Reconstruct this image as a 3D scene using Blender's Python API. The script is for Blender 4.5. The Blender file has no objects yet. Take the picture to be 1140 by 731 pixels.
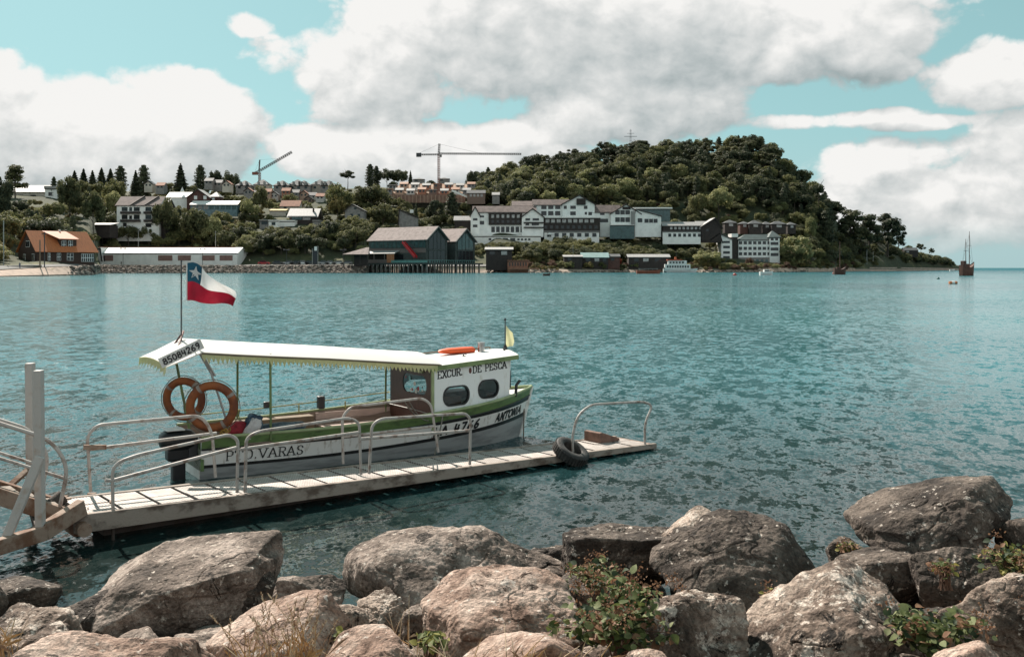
import bpy, bmesh, math, random
import numpy as np
from mathutils import Vector, Matrix, Quaternion
R = math.radians
scene = bpy.context.scene
COL = scene.collection
# ------------------------------------------------------------------ camera
F, CX, HY, H = 1100.0, 570.0, 298.0, 3.3      # focal length and horizon of a 1140 px wide frame, eye height
cam_d = bpy.data.cameras.new('camera')
cam = bpy.data.objects.new('camera', cam_d); COL.objects.link(cam)
cam.location = (0, 0, H); cam.rotation_euler = (R(90), 0, 0)
cam_d.sensor_width = 36; cam_d.lens = F / 1140 * 36
cam_d.shift_y = -(365.5 - HY) / 1140
cam_d.clip_start = 0.1; cam_d.clip_end = 40000
scene.camera = cam
# ------------------------------------------------------------------ exposure
vs = scene.view_settings
vs.view_transform = 'Standard'; vs.look = 'None'; vs.gamma = 1; vs.exposure = 0.7
vs.use_curve_mapping = False
scene.render.engine = 'CYCLES'
scene.cycles.use_denoising = True
scene.cycles.max_bounces = 6
scene.cycles.transparent_max_bounces = 12
scene.cycles.caustics_reflective = False; scene.cycles.caustics_refractive = False
scene.cycles.sample_clamp_indirect = 6; scene.cycles.sample_clamp_direct = 1.6
# ------------------------------------------------------------------ sun
SUN_AZ, SUN_EL = -32.0, 43.0                    # azimuth from +Y towards +X
sd = Vector((math.sin(R(SUN_AZ)) * math.cos(R(SUN_EL)), math.cos(R(SUN_AZ)) * math.cos(R(SUN_EL)), math.sin(R(SUN_EL))))
sun_d = bpy.data.lights.new('sun', 'SUN'); sun_d.energy = 5.0; sun_d.angle = R(0.5); sun_d.color = (1.0, 0.91, 0.81)
sun = bpy.data.objects.new('sun', sun_d); COL.objects.link(sun)
sun.location = (-20, 30, 60)
sun.rotation_euler = sd.to_track_quat('Z', 'Y').to_euler()

# ------------------------------------------------------------------ node helpers
def N(nt, typ, **kw):
    n = nt.nodes.new(typ)
    for k, v in kw.items():
        if k == 'inp':
            for kk, vv in v.items():
                if hasattr(vv, 'is_linked'): nt.links.new(vv, n.inputs[kk])
                else: n.inputs[kk].default_value = vv
        else: setattr(n, k, v)
    return n
def M_(nt, op, a, b=0.0, c=None, clamp=False):
    n = nt.nodes.new('ShaderNodeMath'); n.operation = op; n.use_clamp = clamp
    for i, v in enumerate((a, b, c)):
        if v is None: continue
        if hasattr(v, 'is_linked'): nt.links.new(v, n.inputs[i])
        else: n.inputs[i].default_value = v
    return n.outputs[0]
def SS(nt, v, lo, hi, olo=0.0, ohi=1.0):
    n = nt.nodes.new('ShaderNodeMapRange'); n.interpolation_type = 'SMOOTHSTEP'
    nt.links.new(v, n.inputs[0])
    for i, x in enumerate((lo, hi, olo, ohi)): n.inputs[i + 1].default_value = x
    return n.outputs[0]
def MIX(nt, f, a, b, mode='MIX'):
    n = nt.nodes.new('ShaderNodeMix'); n.data_type = 'RGBA'; n.blend_type = mode
    for k, v in ((0, f), (6, a), (7, b)):
        if hasattr(v, 'is_linked'): nt.links.new(v, n.inputs[k])
        elif k == 0: n.inputs[0].default_value = v
        else: n.inputs[k].default_value = (*v, 1) if len(v) == 3 else v
    return n.outputs[2]
def RAMP(nt, f, stops):
    n = nt.nodes.new('ShaderNodeValToRGB'); e = n.color_ramp.elements
    while len(e) < len(stops): e.new(0.5)
    for el, (p, c) in zip(e, stops): el.position = p; el.color = (*c, 1)
    nt.links.new(f, n.inputs[0]); return n.outputs[0]

# ------------------------------------------------------------------ world: Nishita sky with broken cumulus
w = bpy.data.worlds.new('World'); scene.world = w; w.use_nodes = True
nt = w.node_tree; nt.nodes.clear()
def px_dir(px, py):
    v = Vector(((px - CX) / F, 1, (HY - py) / F)); v.normalize()
    return math.atan2(v.x, v.y), math.asin(v.z)
g = bpy.data.node_groups.new('cloud_density', 'ShaderNodeTree')
g.interface.new_socket('Vector', in_out='INPUT', socket_type='NodeSocketVector')
g.interface.new_socket('Density', in_out='OUTPUT', socket_type='NodeSocketFloat')
gi = g.nodes.new('NodeGroupInput'); go = g.nodes.new('NodeGroupOutput')
sp = N(g, 'ShaderNodeSeparateXYZ', inp={0: gi.outputs[0]})
az = M_(g, 'ARCTAN2', sp.outputs[0], sp.outputs[1]); el = M_(g, 'ARCSINE', sp.outputs[2])
# cloud banks: centre px, py, half width, half height (pixels of the photograph turned into sky angles), strength
BLOBS = [(80, 152, 215, 88, 1.25), (205, 132, 92, 62, 1.15), (0, 108, 95, 64, 1.0), (130,190,150,24,.7), (650, 25, 315, 118, 1.25), (415, 74, 98, 84, 1.15), (880, 15, 225, 88, 1.2),
         (450, 172, 160, 42, 1.1), (560, 155, 70, 26, .8), (700, 120, 150, 58, 1.0), (276, 30, 36, 18, .6), (310, 58, 50, 26, .6),
         (1110, 82, 85, 46, 1.0), (1100, 220, 200, 66, .78), (1000, 195, 130, 42, .6), (1060, 268, 190, 18, .35), (1130, 180, 100, 66, .9), (900, 135, 120, 11, .55), (1040, 137, 85, 9, .45), (930,245,150,36,.6), (620, 168, 90, 12, .5)]
best = None
for (bx, by, rx, ry, st) in BLOBS:
    a0, e0 = px_dir(bx, by); a1, _ = px_dir(bx + rx, by); _, e1 = px_dir(bx, by - ry)
    da = M_(g, 'MULTIPLY', M_(g, 'SUBTRACT', az, a0), 1 / abs(a1 - a0))
    de = M_(g, 'MULTIPLY', M_(g, 'SUBTRACT', el, e0), 1 / abs(e1 - e0))
    ln = M_(g, 'SQRT', M_(g, 'ADD', M_(g, 'MULTIPLY', da, da), M_(g, 'MULTIPLY', de, de)))
    v = M_(g, 'MULTIPLY', M_(g, 'SUBTRACT', 1.0, M_(g, 'MULTIPLY', ln, ln)), st)
    best = v if best is None else M_(g, 'SMOOTH_MAX', best, v, 0.12)
best = M_(g, 'MAXIMUM', best, -0.8)
mp = N(g, 'ShaderNodeVectorMath', operation='MULTIPLY', inp={0: gi.outputs[0], 1: (1, 1, 1.35)})
gen = N(g, 'ShaderNodeTexNoise', inp={'Vector': mp.outputs[0], 'Scale': 2.6, 'Detail': 3.0, 'Roughness': .5})
gv = M_(g, 'SUBTRACT', M_(g, 'MULTIPLY', M_(g, 'SUBTRACT', gen.outputs[0], 0.40), 4.0), SS(g, el, .50, .85, 0.0, 2.5))
msk = M_(g, 'MAXIMUM', SS(g, el, .27, .42), SS(g, M_(g, 'ABSOLUTE', az), .58, .85))
gv = M_(g, 'ADD', gv, M_(g, 'MULTIPLY', M_(g, 'SUBTRACT', 1.0, msk), -3.0))
cov = M_(g, 'MAXIMUM', best, gv)
n1 = N(g, 'ShaderNodeTexNoise', inp={'Vector': mp.outputs[0], 'Scale': 6.5, 'Detail': 9.0, 'Roughness': .55, 'Distortion': .15})
wn = N(g, 'ShaderNodeTexNoise', inp={'Vector': mp.outputs[0], 'Scale': 16.0, 'Detail': 2.0})
wv = N(g, 'ShaderNodeVectorMath', operation='MULTIPLY_ADD', inp={0: wn.outputs['Color'], 1: (.05, .05, .05), 2: mp.outputs[0]})
n2 = N(g, 'ShaderNodeTexVoronoi', inp={'Vector': wv.outputs[0], 'Scale': 21.0, 'Detail': 4.0, 'Roughness': .5, 'Lacunarity': 2.1}); n2.feature = 'F1'; n2.normalize = True
nz = M_(g, 'MULTIPLY', M_(g, 'SUBTRACT', n1.outputs[0], 0.50), 2.7)
nb = M_(g, "MULTIPLY", M_(g, "SUBTRACT", 0.21, n2.outputs[0]), 1.5)
g.links.new(M_(g, 'ADD', cov, M_(g, 'ADD', nz, nb)), go.inputs[0])

tc = N(nt, 'ShaderNodeTexCoord')
dirn = N(nt, 'ShaderNodeVectorMath', operation='NORMALIZE', inp={0: tc.outputs['Generated']}).outputs[0]
def grp(off):
    n = nt.nodes.new('ShaderNodeGroup'); n.node_tree = g
    o = N(nt, 'ShaderNodeVectorMath', operation='ADD', inp={0: dirn, 1: off})
    nt.links.new(o.outputs[0], n.inputs[0]); return n.outputs[0]
d0 = grp((0, 0, 0)); d1 = grp((-.010, 0, .016)); d2 = grp((-.02, 0, .06))
alpha = SS(nt, d0, -0.06, 0.26)
diff = M_(nt, 'ADD', M_(nt, 'MULTIPLY', M_(nt, 'SUBTRACT', d0, d1), 0.60), M_(nt, 'MULTIPLY', M_(nt, 'SUBTRACT', d0, d2), 0.30))
lit = M_(nt, 'ADD', 0.68, diff)
lit = M_(nt, 'SUBTRACT', lit, M_(nt, 'MULTIPLY', M_(nt, 'MAXIMUM', M_(nt, 'SUBTRACT', d0, 0.7), 0.0), 0.16), clamp=True)
ccol = RAMP(nt, lit, [(0.0, (.36, .43, .44)), (0.35, (.57, .62, .625)), (0.7, (.80, .82, .81)), (1.0, (1.04, 1.03, 1.005))])
sky = N(nt, 'ShaderNodeTexSky'); sky.sky_type = 'NISHITA'; sky.sun_disc = False
sky.sun_elevation = R(SUN_EL); sky.sun_rotation = R(SUN_AZ)
sky.air_density = 1.0; sky.dust_density = 1.2; sky.ozone_density = 1.0
lum = N(nt, 'ShaderNodeRGBToBW', inp={0: sky.outputs[0]}).outputs[0]
teal = N(nt, 'ShaderNodeVectorMath', operation='SCALE', inp={0: (1.62, 2.95, 3.0)}); nt.links.new(M_(nt, 'POWER', M_(nt, 'MULTIPLY', lum, .25), .3), teal.inputs[3])
skyc = MIX(nt, .92, sky.outputs[0], teal.outputs[0])
skyc = MIX(nt, SS(nt, N(nt, 'ShaderNodeSeparateXYZ', inp={0: dirn}).outputs[2], .0, .16, .75, 0.0), skyc, (2.45, 3.35, 3.45))
zen = SS(nt, N(nt, 'ShaderNodeSeparateXYZ', inp={0: dirn}).outputs[2], .45, .85, 1.0, .72)
skz = N(nt, 'ShaderNodeVectorMath', operation='SCALE', inp={0: skyc}); nt.links.new(zen, skz.inputs[3]); skyc = skz.outputs[0]
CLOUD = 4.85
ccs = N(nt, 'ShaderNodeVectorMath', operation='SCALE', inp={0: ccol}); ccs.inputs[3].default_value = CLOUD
# unseen clouds opposite the sun, brightened to light the shaded building fronts
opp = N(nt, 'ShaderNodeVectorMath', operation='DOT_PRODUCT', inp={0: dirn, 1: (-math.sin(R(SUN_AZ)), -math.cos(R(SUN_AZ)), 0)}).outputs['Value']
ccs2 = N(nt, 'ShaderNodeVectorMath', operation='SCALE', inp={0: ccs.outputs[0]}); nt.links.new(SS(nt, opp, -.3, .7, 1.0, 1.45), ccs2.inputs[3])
spz = N(nt, 'ShaderNodeSeparateXYZ', inp={0: dirn})
alpha = M_(nt, 'MULTIPLY', alpha, SS(nt, spz.outputs[2], 0.0, .05, 0.25, 1.0))
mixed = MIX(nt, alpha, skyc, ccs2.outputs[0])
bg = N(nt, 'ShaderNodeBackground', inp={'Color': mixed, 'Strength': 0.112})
wo = N(nt, 'ShaderNodeOutputWorld', inp={0: bg.outputs[0]})
w.cycles.sampling_method = 'MANUAL'; w.cycles.sample_map_resolution = 512

# ------------------------------------------------------------------ materials
def new_mat(name):
    m = bpy.data.materials.new(name); m.use_nodes = True
    t = m.node_tree; b = t.nodes['Principled BSDF']
    return m, t, b
_mats = {}
def pm(name, col, rough=.6, var=.25, scale=3.0, bump=0.0, bscale=None, metal=0.0, col2=None, lo=.4, hi=.65, stretch=None, spec=None):
    """procedural paint / timber / metal: two tones broken up by noise, with optional bump"""
    if name in _mats: return _mats[name]
    m, t, b = new_mat(name)
    co = N(t, 'ShaderNodeTexCoord').outputs['Object']
    if stretch:
        co = N(t, 'ShaderNodeVectorMath', operation='MULTIPLY', inp={0: co, 1: stretch}).outputs[0]
    n = N(t, 'ShaderNodeTexNoise', inp={'Vector': co, 'Scale': scale, 'Detail': 6.0, 'Roughness': .6})
    c2 = col2 or tuple(c * (1 - var) for c in col)
    f = SS(t, n.outputs[0], lo, hi)
    t.links.new(MIX(t, f, col, c2), b.inputs['Base Color'])
    b.inputs['Roughness'].default_value = rough; b.inputs['Metallic'].default_value = metal
    if spec is not None: b.inputs['Specular IOR Level'].default_value = spec
    if bump:
        nb_ = N(t, 'ShaderNodeTexNoise', inp={'Vector': co, 'Scale': bscale or scale * 4, 'Detail': 4.0})
        bp = N(t, 'ShaderNodeBump', inp={'Height': nb_.outputs[0], 'Strength': bump, 'Distance': .02})
        t.links.new(bp.outputs[0], b.inputs['Normal'])
    _mats[name] = m; return m
def leafm(name, c1, c2, trans=.3, scale=.35, slow=.07):
    if name in _mats: return _mats[name]
    m, t, b = new_mat(name)
    ge = N(t, 'ShaderNodeNewGeometry')
    oi = N(t, 'ShaderNodeObjectInfo')
    n = N(t, 'ShaderNodeTexNoise', inp={'Vector': ge.outputs['Position'], 'Scale': scale, 'Detail': 4.0, 'Roughness': .7})
    n2 = N(t, 'ShaderNodeTexNoise', inp={'Vector': ge.outputs['Position'], 'Scale': slow, 'Detail': 2.0})
    f = M_(t, 'ADD', SS(t, n.outputs[0], .35, .68), M_(t, 'MULTIPLY', M_(t, 'SUBTRACT', oi.outputs['Random'], .5), .5))
    f = M_(t, 'ADD', f, M_(t, 'MULTIPLY', M_(t, 'SUBTRACT', n2.outputs[0], .5), 1.6), clamp=True)
    c = MIX(t, f, c1, c2)
    t.links.new(c, b.inputs['Base Color']); b.inputs['Roughness'].default_value = .65
    b.inputs['Specular IOR Level'].default_value = .25
    tr = N(t, 'ShaderNodeBsdfTranslucent', inp={'Color': c})
    mx = N(t, 'ShaderNodeMixShader', inp={0: trans, 1: b.outputs[0], 2: tr.outputs[0]})
    t.links.new(mx.outputs[0], t.nodes['Material Output'].inputs[0])
    _mats[name] = m; return m
def rockm(name, dark, mid, light, lichen, lich=.62, scale=1.0):
    m, t, b = new_mat(name)
    oi = N(t, 'ShaderNodeObjectInfo'); co = N(t, 'ShaderNodeTexCoord').outputs['Object']
    rv = M_(t, 'MULTIPLY', oi.outputs['Random'], 37.0)
    cv = N(t, 'ShaderNodeCombineXYZ', inp={0: rv, 1: rv, 2: rv})
    p = N(t, 'ShaderNodeVectorMath', operation='ADD', inp={0: co, 1: cv.outputs[0]}).outputs[0]
    def nz(s, d=6.0, r=.6, dist=0.0): return N(t, 'ShaderNodeTexNoise', inp={'Vector': p, 'Scale': s * scale, 'Detail': d, 'Roughness': r, 'Distortion': dist}).outputs[0]
    c = RAMP(t, nz(2.2, 8.0, .68, .4), [(.34, dark), (.47, mid), (.60, light)])
    c = MIX(t, SS(t, nz(5.5, 8.0, .75), lich, lich + .07), c, lichen)
    c = MIX(t, SS(t, nz(3.1, 8.0, .8, 1.2), .56, .62), c, tuple(x * .45 for x in dark))
    c = MIX(t, SS(t, nz(13.0, 3.0, .6), .63, .68), c, lichen)
    fine = nz(38, 3.0, .7)
    c = MIX(t, 1.0, c, RAMP(t, fine, [(.32, (.55, .53, .52)), (.5, (.97, .95, .93)), (.68, (1.3, 1.28, 1.25))]), 'MULTIPLY')
    # wet and weed-dark near the waterline
    ge = N(t, 'ShaderNodeNewGeometry'); z = N(t, 'ShaderNodeSeparateXYZ', inp={0: ge.outputs['Position']}).outputs[2]
    wet = SS(t, M_(t, 'ADD', z, M_(t, 'MULTIPLY', M_(t, 'SUBTRACT', nz(3.0), .5), .35)), .06, .30, .9, 0.0)
    c = MIX(t, wet, c, (.03, .028, .024))
    t.links.new(c, b.inputs['Base Color']); b.inputs['Roughness'].default_value = .88
    b.inputs['Specular IOR Level'].default_value = .3
    h = M_(t, 'ADD', M_(t, 'MULTIPLY', nz(9, 8.0, .7), 1.0), M_(t, 'MULTIPLY', fine, .22))
    vor = N(t, 'ShaderNodeTexVoronoi', inp={'Vector': p, 'Scale': 14.0 * scale, 'Detail': 2.0}); vor.feature = 'F1'
    h = M_(t, 'ADD', h, M_(t, 'MULTIPLY', vor.outputs[0], .35))
    bp = N(t, 'ShaderNodeBump', inp={'Height': h, 'Strength': .9, 'Distance': .05})
    t.links.new(bp.outputs[0], b.inputs['Normal'])
    _mats[name] = m; return m

# ------------------------------------------------------------------ object helpers
def tag(o, label=None, cat=None, group=None, kind=None):
    if label: o['label'] = label
    if cat: o['category'] = cat
    if group: o['group'] = group
    if kind: o['kind'] = kind
    return o
def thing(name, label, cat, loc=(0, 0, 0), rotz=0.0, group=None):
    o = bpy.data.objects.new(name, None); COL.objects.link(o)
    o.empty_display_size = .2; o.location = loc; o.rotation_euler = (0, 0, rotz)
    return tag(o, label, cat, group)
class MB:
    def __init__(s): s.v = []; s.f = []; s.m = []; s.s = []
    def add(s, vs_, fs, m=0, smooth=False, X=None):
        b0 = len(s.v)
        for p in vs_:
            p = Vector(p)
            s.v.append(X @ p if X is not None else p)
        for f in fs: s.f.append([i + b0 for i in f]); s.m.append(m); s.s.append(smooth)
        return s
    def box(s, lo, hi, m=0, X=None):
        x0, y0, z0 = lo; x1, y1, z1 = hi
        return s.add([(x0, y0, z0), (x1, y0, z0), (x1, y1, z0), (x0, y1, z0), (x0, y0, z1), (x1, y0, z1), (x1, y1, z1), (x0, y1, z1)],
                     [(0, 3, 2, 1), (4, 5, 6, 7), (0, 1, 5, 4), (1, 2, 6, 5), (2, 3, 7, 6), (3, 0, 4, 7)], m, False, X)
    def bar(s, a, b, wx, wz, m=0, up=(0, 0, 1)):
        """rectangular bar from a to b"""
        a = Vector(a); b = Vector(b); d = (b - a); L = d.length; d.normalize()
        u = Vector(up); sx = d.cross(u)
        if sx.length < 1e-4: sx = d.cross(Vector((1, 0, 0)))
        sx.normalize(); u = sx.cross(d)
        X = Matrix.Translation(a) @ Matrix((sx, d, u)).transposed().to_4x4()
        return s.box((-wx / 2, 0, -wz / 2), (wx / 2, L, wz / 2), m, X)
    def tube(s, pts, r, n=8, m=0, cap=True):
        pts = [Vector(p) for p in pts]; rs = r if hasattr(r, '__len__') else [r] * len(pts)
        rings = []; up = None
        for i, p in enumerate(pts):
            d = (pts[min(i + 1, len(pts) - 1)] - pts[max(i - 1, 0)]).normalized()
            if up is None:
                up = d.orthogonal().normalized()
            else:
                up = (up - d * up.dot(d)).normalized()
            q = d.cross(up)
            rings.append([p + (up * math.cos(2 * math.pi * k / n) + q * math.sin(2 * math.pi * k / n)) * rs[i] for k in range(n)])
        vs_ = [v for rg in rings for v in rg]; fs = []
        for i in range(len(pts) - 1):
            for k in range(n):
                a = i * n + k; b = i * n + (k + 1) % n
                fs.append((a, b, b + n, a + n))
        s.add(vs_, fs, m, True)
        if cap:
            s.add(rings[0], [tuple(range(n))[::-1]], m); s.add(rings[-1], [tuple(range(n))], m)
        return s
    def prism(s, poly, y0, y1, m=0, X=None):
        """polygon in x,z extruded along y"""
        n = len(poly)
        vs_ = [(x, y0, z) for x, z in poly] + [(x, y1, z) for x, z in poly]
        fs = [tuple(range(n)), tuple(range(2 * n - 1, n - 1, -1))] + [(i, i + n, (i + 1) % n + n, (i + 1) % n) for i in range(n)]
        return s.add(vs_, fs, m, False, X)
    def lathe(s, prof, n=16, m=0, X=None, smooth=True):
        vs_ = [(r * math.cos(2 * math.pi * k / n), r * math.sin(2 * math.pi * k / n), z) for r, z in prof for k in range(n)]
        fs = [(i * n + k, i * n + (k + 1) % n, (i + 1) * n + (k + 1) % n, (i + 1) * n + k) for i in range(len(prof) - 1) for k in range(n)]
        return s.add(vs_, fs, m, smooth, X)
    def grid(s, P, m=0, smooth=True):
        """P[i][j] points"""
        a = len(P); b = len(P[0])
        return s.add([p for r_ in P for p in r_], [(i * b + j, i * b + j + 1, (i + 1) * b + j + 1, (i + 1) * b + j) for i in range(a - 1) for j in range(b - 1)], m, smooth)
    def mesh(s, name, mats, origin=None, fixn=True):
        me = bpy.data.meshes.new(name)
        o = Vector(origin) if origin is not None else Vector((0, 0, 0))
        me.from_pydata([tuple(v - o) for v in s.v], [], s.f)
        for m in (mats if isinstance(mats, (list, tuple)) else [mats]): me.materials.append(m)
        me.polygons.foreach_set('material_index', s.m); me.polygons.foreach_set('use_smooth', s.s)
        if fixn:
            bm = bmesh.new(); bm.from_mesh(me); bmesh.ops.recalc_face_normals(bm, faces=bm.faces[:]); bm.to_mesh(me); bm.free()
        me.update(); return me
    def build(s, name, mats, parent=None, origin=None, fixn=True, bevel=0.0):
        if parent is not None and origin is None and parent.get('_world'): origin = world_loc(parent)
        o = bpy.data.objects.new(name, s.mesh(name, mats, origin, fixn)); COL.objects.link(o)
        if parent is not None: o.parent = parent
        elif origin is not None: o.location = origin
        if bevel:
            bv = o.modifiers.new('bevel', 'BEVEL'); bv.width = bevel; bv.segments = 2; bv.limit_method = 'ANGLE'
        return o
def world_loc(o):
    v = Vector((0, 0, 0))
    while o is not None: v += o.location; o = o.parent
    return v
def wthing(name, label, cat, loc, group=None):
    """a thing whose parts are given in world coordinates"""
    o = thing(name, label, cat, loc, 0.0, group); o['_world'] = 1; return o
def P_at(px, py, Y): return Vector(((px - CX) / F * Y, Y, H + (HY - py) / F * Y))
def P_z(px, py, z):
    Y = (H - z) * F / (py - HY); return Vector(((px - CX) / F * Y, Y, z))
def P_plane(px, py, p0, nrm):
    d = Vector(((px - CX) / F, 1, (HY - py) / F)); o = Vector((0, 0, H))
    k = (Vector(p0) - o).dot(nrm) / d.dot(nrm); return o + d * k
def arc_path(pts, rad, n=5):
    """polyline with rounded corners"""
    pts = [Vector(p) for p in pts]; out = [pts[0]]
    for a, b, c in zip(pts, pts[1:], pts[2:]):
        u = (a - b); v = (c - b); r = min(rad, u.length * .48, v.length * .48)
        s_ = b + u.normalized() * r; e_ = b + v.normalized() * r
        for i in range(n + 1):
            t = i / n; out.append(s_ * (1 - t) ** 2 + b * 2 * t * (1 - t) + e_ * t * t)
    out.append(pts[-1]); return out
def fillpoly(outer, holes, mapf):
    """triangulated flat face with holes; returns verts, faces"""
    bm = bmesh.new(); es = []
    for loop in [outer] + holes:
        vv = [bm.verts.new((x, y, 0)) for x, y in loop]
        for i in range(len(vv)): es.append(bm.edges.new((vv[i], vv[(i + 1) % len(vv)])))
    bmesh.ops.triangle_fill(bm, edges=es, use_beauty=True, use_dissolve=False)
    bm.verts.index_update()
    vs_ = [mapf(v.co.x, v.co.y) for v in bm.verts]; fs = [tuple(v.index for v in f.verts) for f in bm.faces]
    bm.free(); return vs_, fs
def rrect(x0, y0, x1, y1, r, n=6):
    out = []
    for cx, cy, a0 in ((x1 - r, y1 - r, 0), (x0 + r, y1 - r, 90), (x0 + r, y0 + r, 180), (x1 - r, y0 + r, 270)):
        for i in range(n + 1):
            a = R(a0 + 90 * i / n); out.append((cx + r * math.cos(a), cy + r * math.sin(a)))
    return out
# vectorised value noise for rocks and terrain
def _hash(ix, iy, iz, seed):
    h = (ix * 374761393 + iy * 668265263 + iz * 2147483647 + seed * 1274126177) & 0xffffffff
    h = ((h ^ (h >> 13)) * 1274126177) & 0xffffffff
    return ((h ^ (h >> 16)) & 0xffff) / 65535.0
def vnoise(p, seed=0):
    i = np.floor(p).astype(np.int64); f = p - i; f = f * f * (3 - 2 * f); r = 0
    for dx in (0, 1):
        for dy in (0, 1):
            for dz in (0, 1):
                wgt = (f[:, 0] if dx else 1 - f[:, 0]) * (f[:, 1] if dy else 1 - f[:, 1]) * (f[:, 2] if dz else 1 - f[:, 2])
                r = r + wgt * _hash(i[:, 0] + dx, i[:, 1] + dy, i[:, 2] + dz, seed)
    return r * 2 - 1
def fbm(p, oct=5, seed=0, gain=.5):
    a = 1.0; r = 0
    for k in range(oct): r = r + a * vnoise(p * 2 ** k + 17.3 * k, seed + k); a *= gain
    return r
# stroke lettering (slab serif or plain) in a unit-high box
GL = {
 'A': [[(0, 0), (.4, 1)], [(.4, 1), (.8, 0)], [(.15, .35), (.65, .35)]], 'B': [[(.12, 0), (.12, 1)], [(0, 1), (.5, 1), (.66, .88), (.66, .64), (.5, .53), (.12, .53)], [(.5, .53), (.72, .4), (.72, .13), (.55, 0), (0, 0)]],
 'C': [[(.72, .78), (.6, .95), (.4, 1), (.2, .95), (.06, .75), (.03, .5), (.06, .25), (.2, .05), (.4, 0), (.6, .05), (.72, .22)]],
 'D': [[(.12, 0), (.12, 1)], [(0, 1), (.45, 1), (.68, .85), (.76, .5), (.68, .15), (.45, 0), (0, 0)]],
 'E': [[(.12, 0), (.12, 1)], [(0, 1), (.66, 1), (.66, .8)], [(.12, .52), (.5, .52)], [(0, 0), (.68, 0), (.68, .22)]],
 'I': [[(.2, 0), (.2, 1)]], 'L': [[(.12, 0), (.12, 1)], [(0, 0), (.62, 0), (.62, .2)]],
 'N': [[(.1, 0), (.1, 1)], [(.1, 1), (.66, 0)], [(.66, 0), (.66, 1)]],
 'O': [[(.4, 1), (.18, .93), (.04, .7), (.04, .3), (.18, .07), (.4, 0), (.62, .07), (.76, .3), (.76, .7), (.62, .93), (.4, 1)]],
 'P': [[(.12, 0), (.12, 1)], [(0, 1), (.5, 1), (.68, .9), (.68, .6), (.5, .48), (.12, .48)]],
 'R': [[(.12, 0), (.12, 1)], [(0, 1), (.5, 1), (.68, .9), (.68, .62), (.5, .5), (.12, .5)], [(.4, .5), (.74, 0)]],
 'S': [[(.62, .76), (.58, .92), (.36, 1), (.14, .93), (.06, .75), (.16, .57), (.5, .45), (.63, .27), (.56, .07), (.34, 0), (.1, .06), (.05, .24)]],
 'T': [[(.38, 0), (.38, 1)], [(0, .8), (0, 1), (.76, 1), (.76, .8)]], 'U': [[(.1, 1), (.1, .25), (.22, .05), (.4, 0), (.58, .05), (.68, .25), (.68, 1)]],
 'V': [[(0, 1), (.4, 0)], [(.4, 0), (.8, 1)]], 'X': [[(.05, 1), (.72, 0)], [(.72, 1), (.05, 0)]], '.': [[(.1, .0), (.1, .12)]],
 'H': [[(.1, 0), (.1, 1)], [(.66, 0), (.66, 1)], [(.1, .5), (.66, .5)]],
 '0': [[(.35, 1), (.12, .85), (.06, .5), (.12, .15), (.35, 0), (.58, .15), (.64, .5), (.58, .85), (.35, 1)]],
 '2': [[(.06, .75), (.15, .95), (.36, 1), (.58, .92), (.6, .68), (.06, 0), (.64, 0)]], '4': [[(.12, 1), (.06, .4), (.62, .4)], [(.52, .85), (.48, 0)]],
 '5': [[(.6, 1), (.15, 1), (.1, .55), (.4, .6), (.6, .42), (.6, .2), (.42, 0), (.08, .08)]],
 '6': [[(.55, 1), (.2, .7), (.06, .3), (.16, .05), (.36, 0), (.58, .1), (.62, .32), (.46, .5), (.2, .45), (.08, .3)]],
 '7': [[(.05, 1), (.62, 1), (.25, 0)]],
 '8': [[(.35, .53), (.12, .65), (.12, .88), (.35, 1), (.57, .88), (.57, .65), (.35, .53), (.08, .38), (.08, .12), (.35, 0), (.62, .12), (.62, .38), (.35, .53)]],
 '9': [[(.6, .68), (.42, .5), (.16, .55), (.1, .8), (.3, 1), (.52, .96), (.6, .68), (.52, .3), (.3, 0)]],
}
WID = {'I': .4, '.': .25, ' ': .45, 'A': .82, 'O': .82, 'V': .82, 'D': .8, 'T': .78}
def lettering(text, height, wd, mapf, serif=False, spacing=.16, mid=None):
    """mapf(x, y, lift) -> point; x runs along the line in metres"""
    mb = MB(); x = 0.0; k = 0
    for ch in text:
        for st in GL.get(ch, []):
            n = len(st)
            for a, b in zip(st, st[1:]):
                dx, dy = b[0] - a[0], b[1] - a[1]; L = math.hypot(dx, dy)
                ww = wd * (1.0 if not serif or abs(dy) > abs(dx) * .8 else .62)
                nx, ny = -dy / L * ww / 2, dx / L * ww / 2
                ex, ey = dx / L * ww * .25, dy / L * ww * .25
                q = [(a[0] - ex + nx, a[1] - ey + ny), (a[0] - ex - nx, a[1] - ey - ny), (b[0] + ex - nx, b[1] + ey - ny), (b[0] + ex + nx, b[1] + ey + ny)]
                k += 1; lift = .0022 + .00008 * k
                mb.add([mapf(x + qx * height, qy * height, lift) for qx, qy in q], [(0, 1, 2, 3)])
            if serif and n == 2 and ch not in '.':
                for pt in st:
                    if pt[1] in (0, 1) and not (ch in 'AVN' and ((pt == (.4, 1)) or (pt == (.4, 0)) or pt == (.66, 0))):
                        k += 1; lift = .0022 + .00008 * k; s_ = .19; t_ = wd * .3
                        y_ = pt[1]
                        mb.add([mapf(x + (pt[0] + qx) * height, (y_ + qy) * height, lift) for qx, qy in ((-s_, -t_), (s_, -t_), (s_, t_), (-s_, t_))], [(0, 1, 2, 3)])
        x += (WID.get(ch, .72) + spacing) * height
    return mb, x
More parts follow.
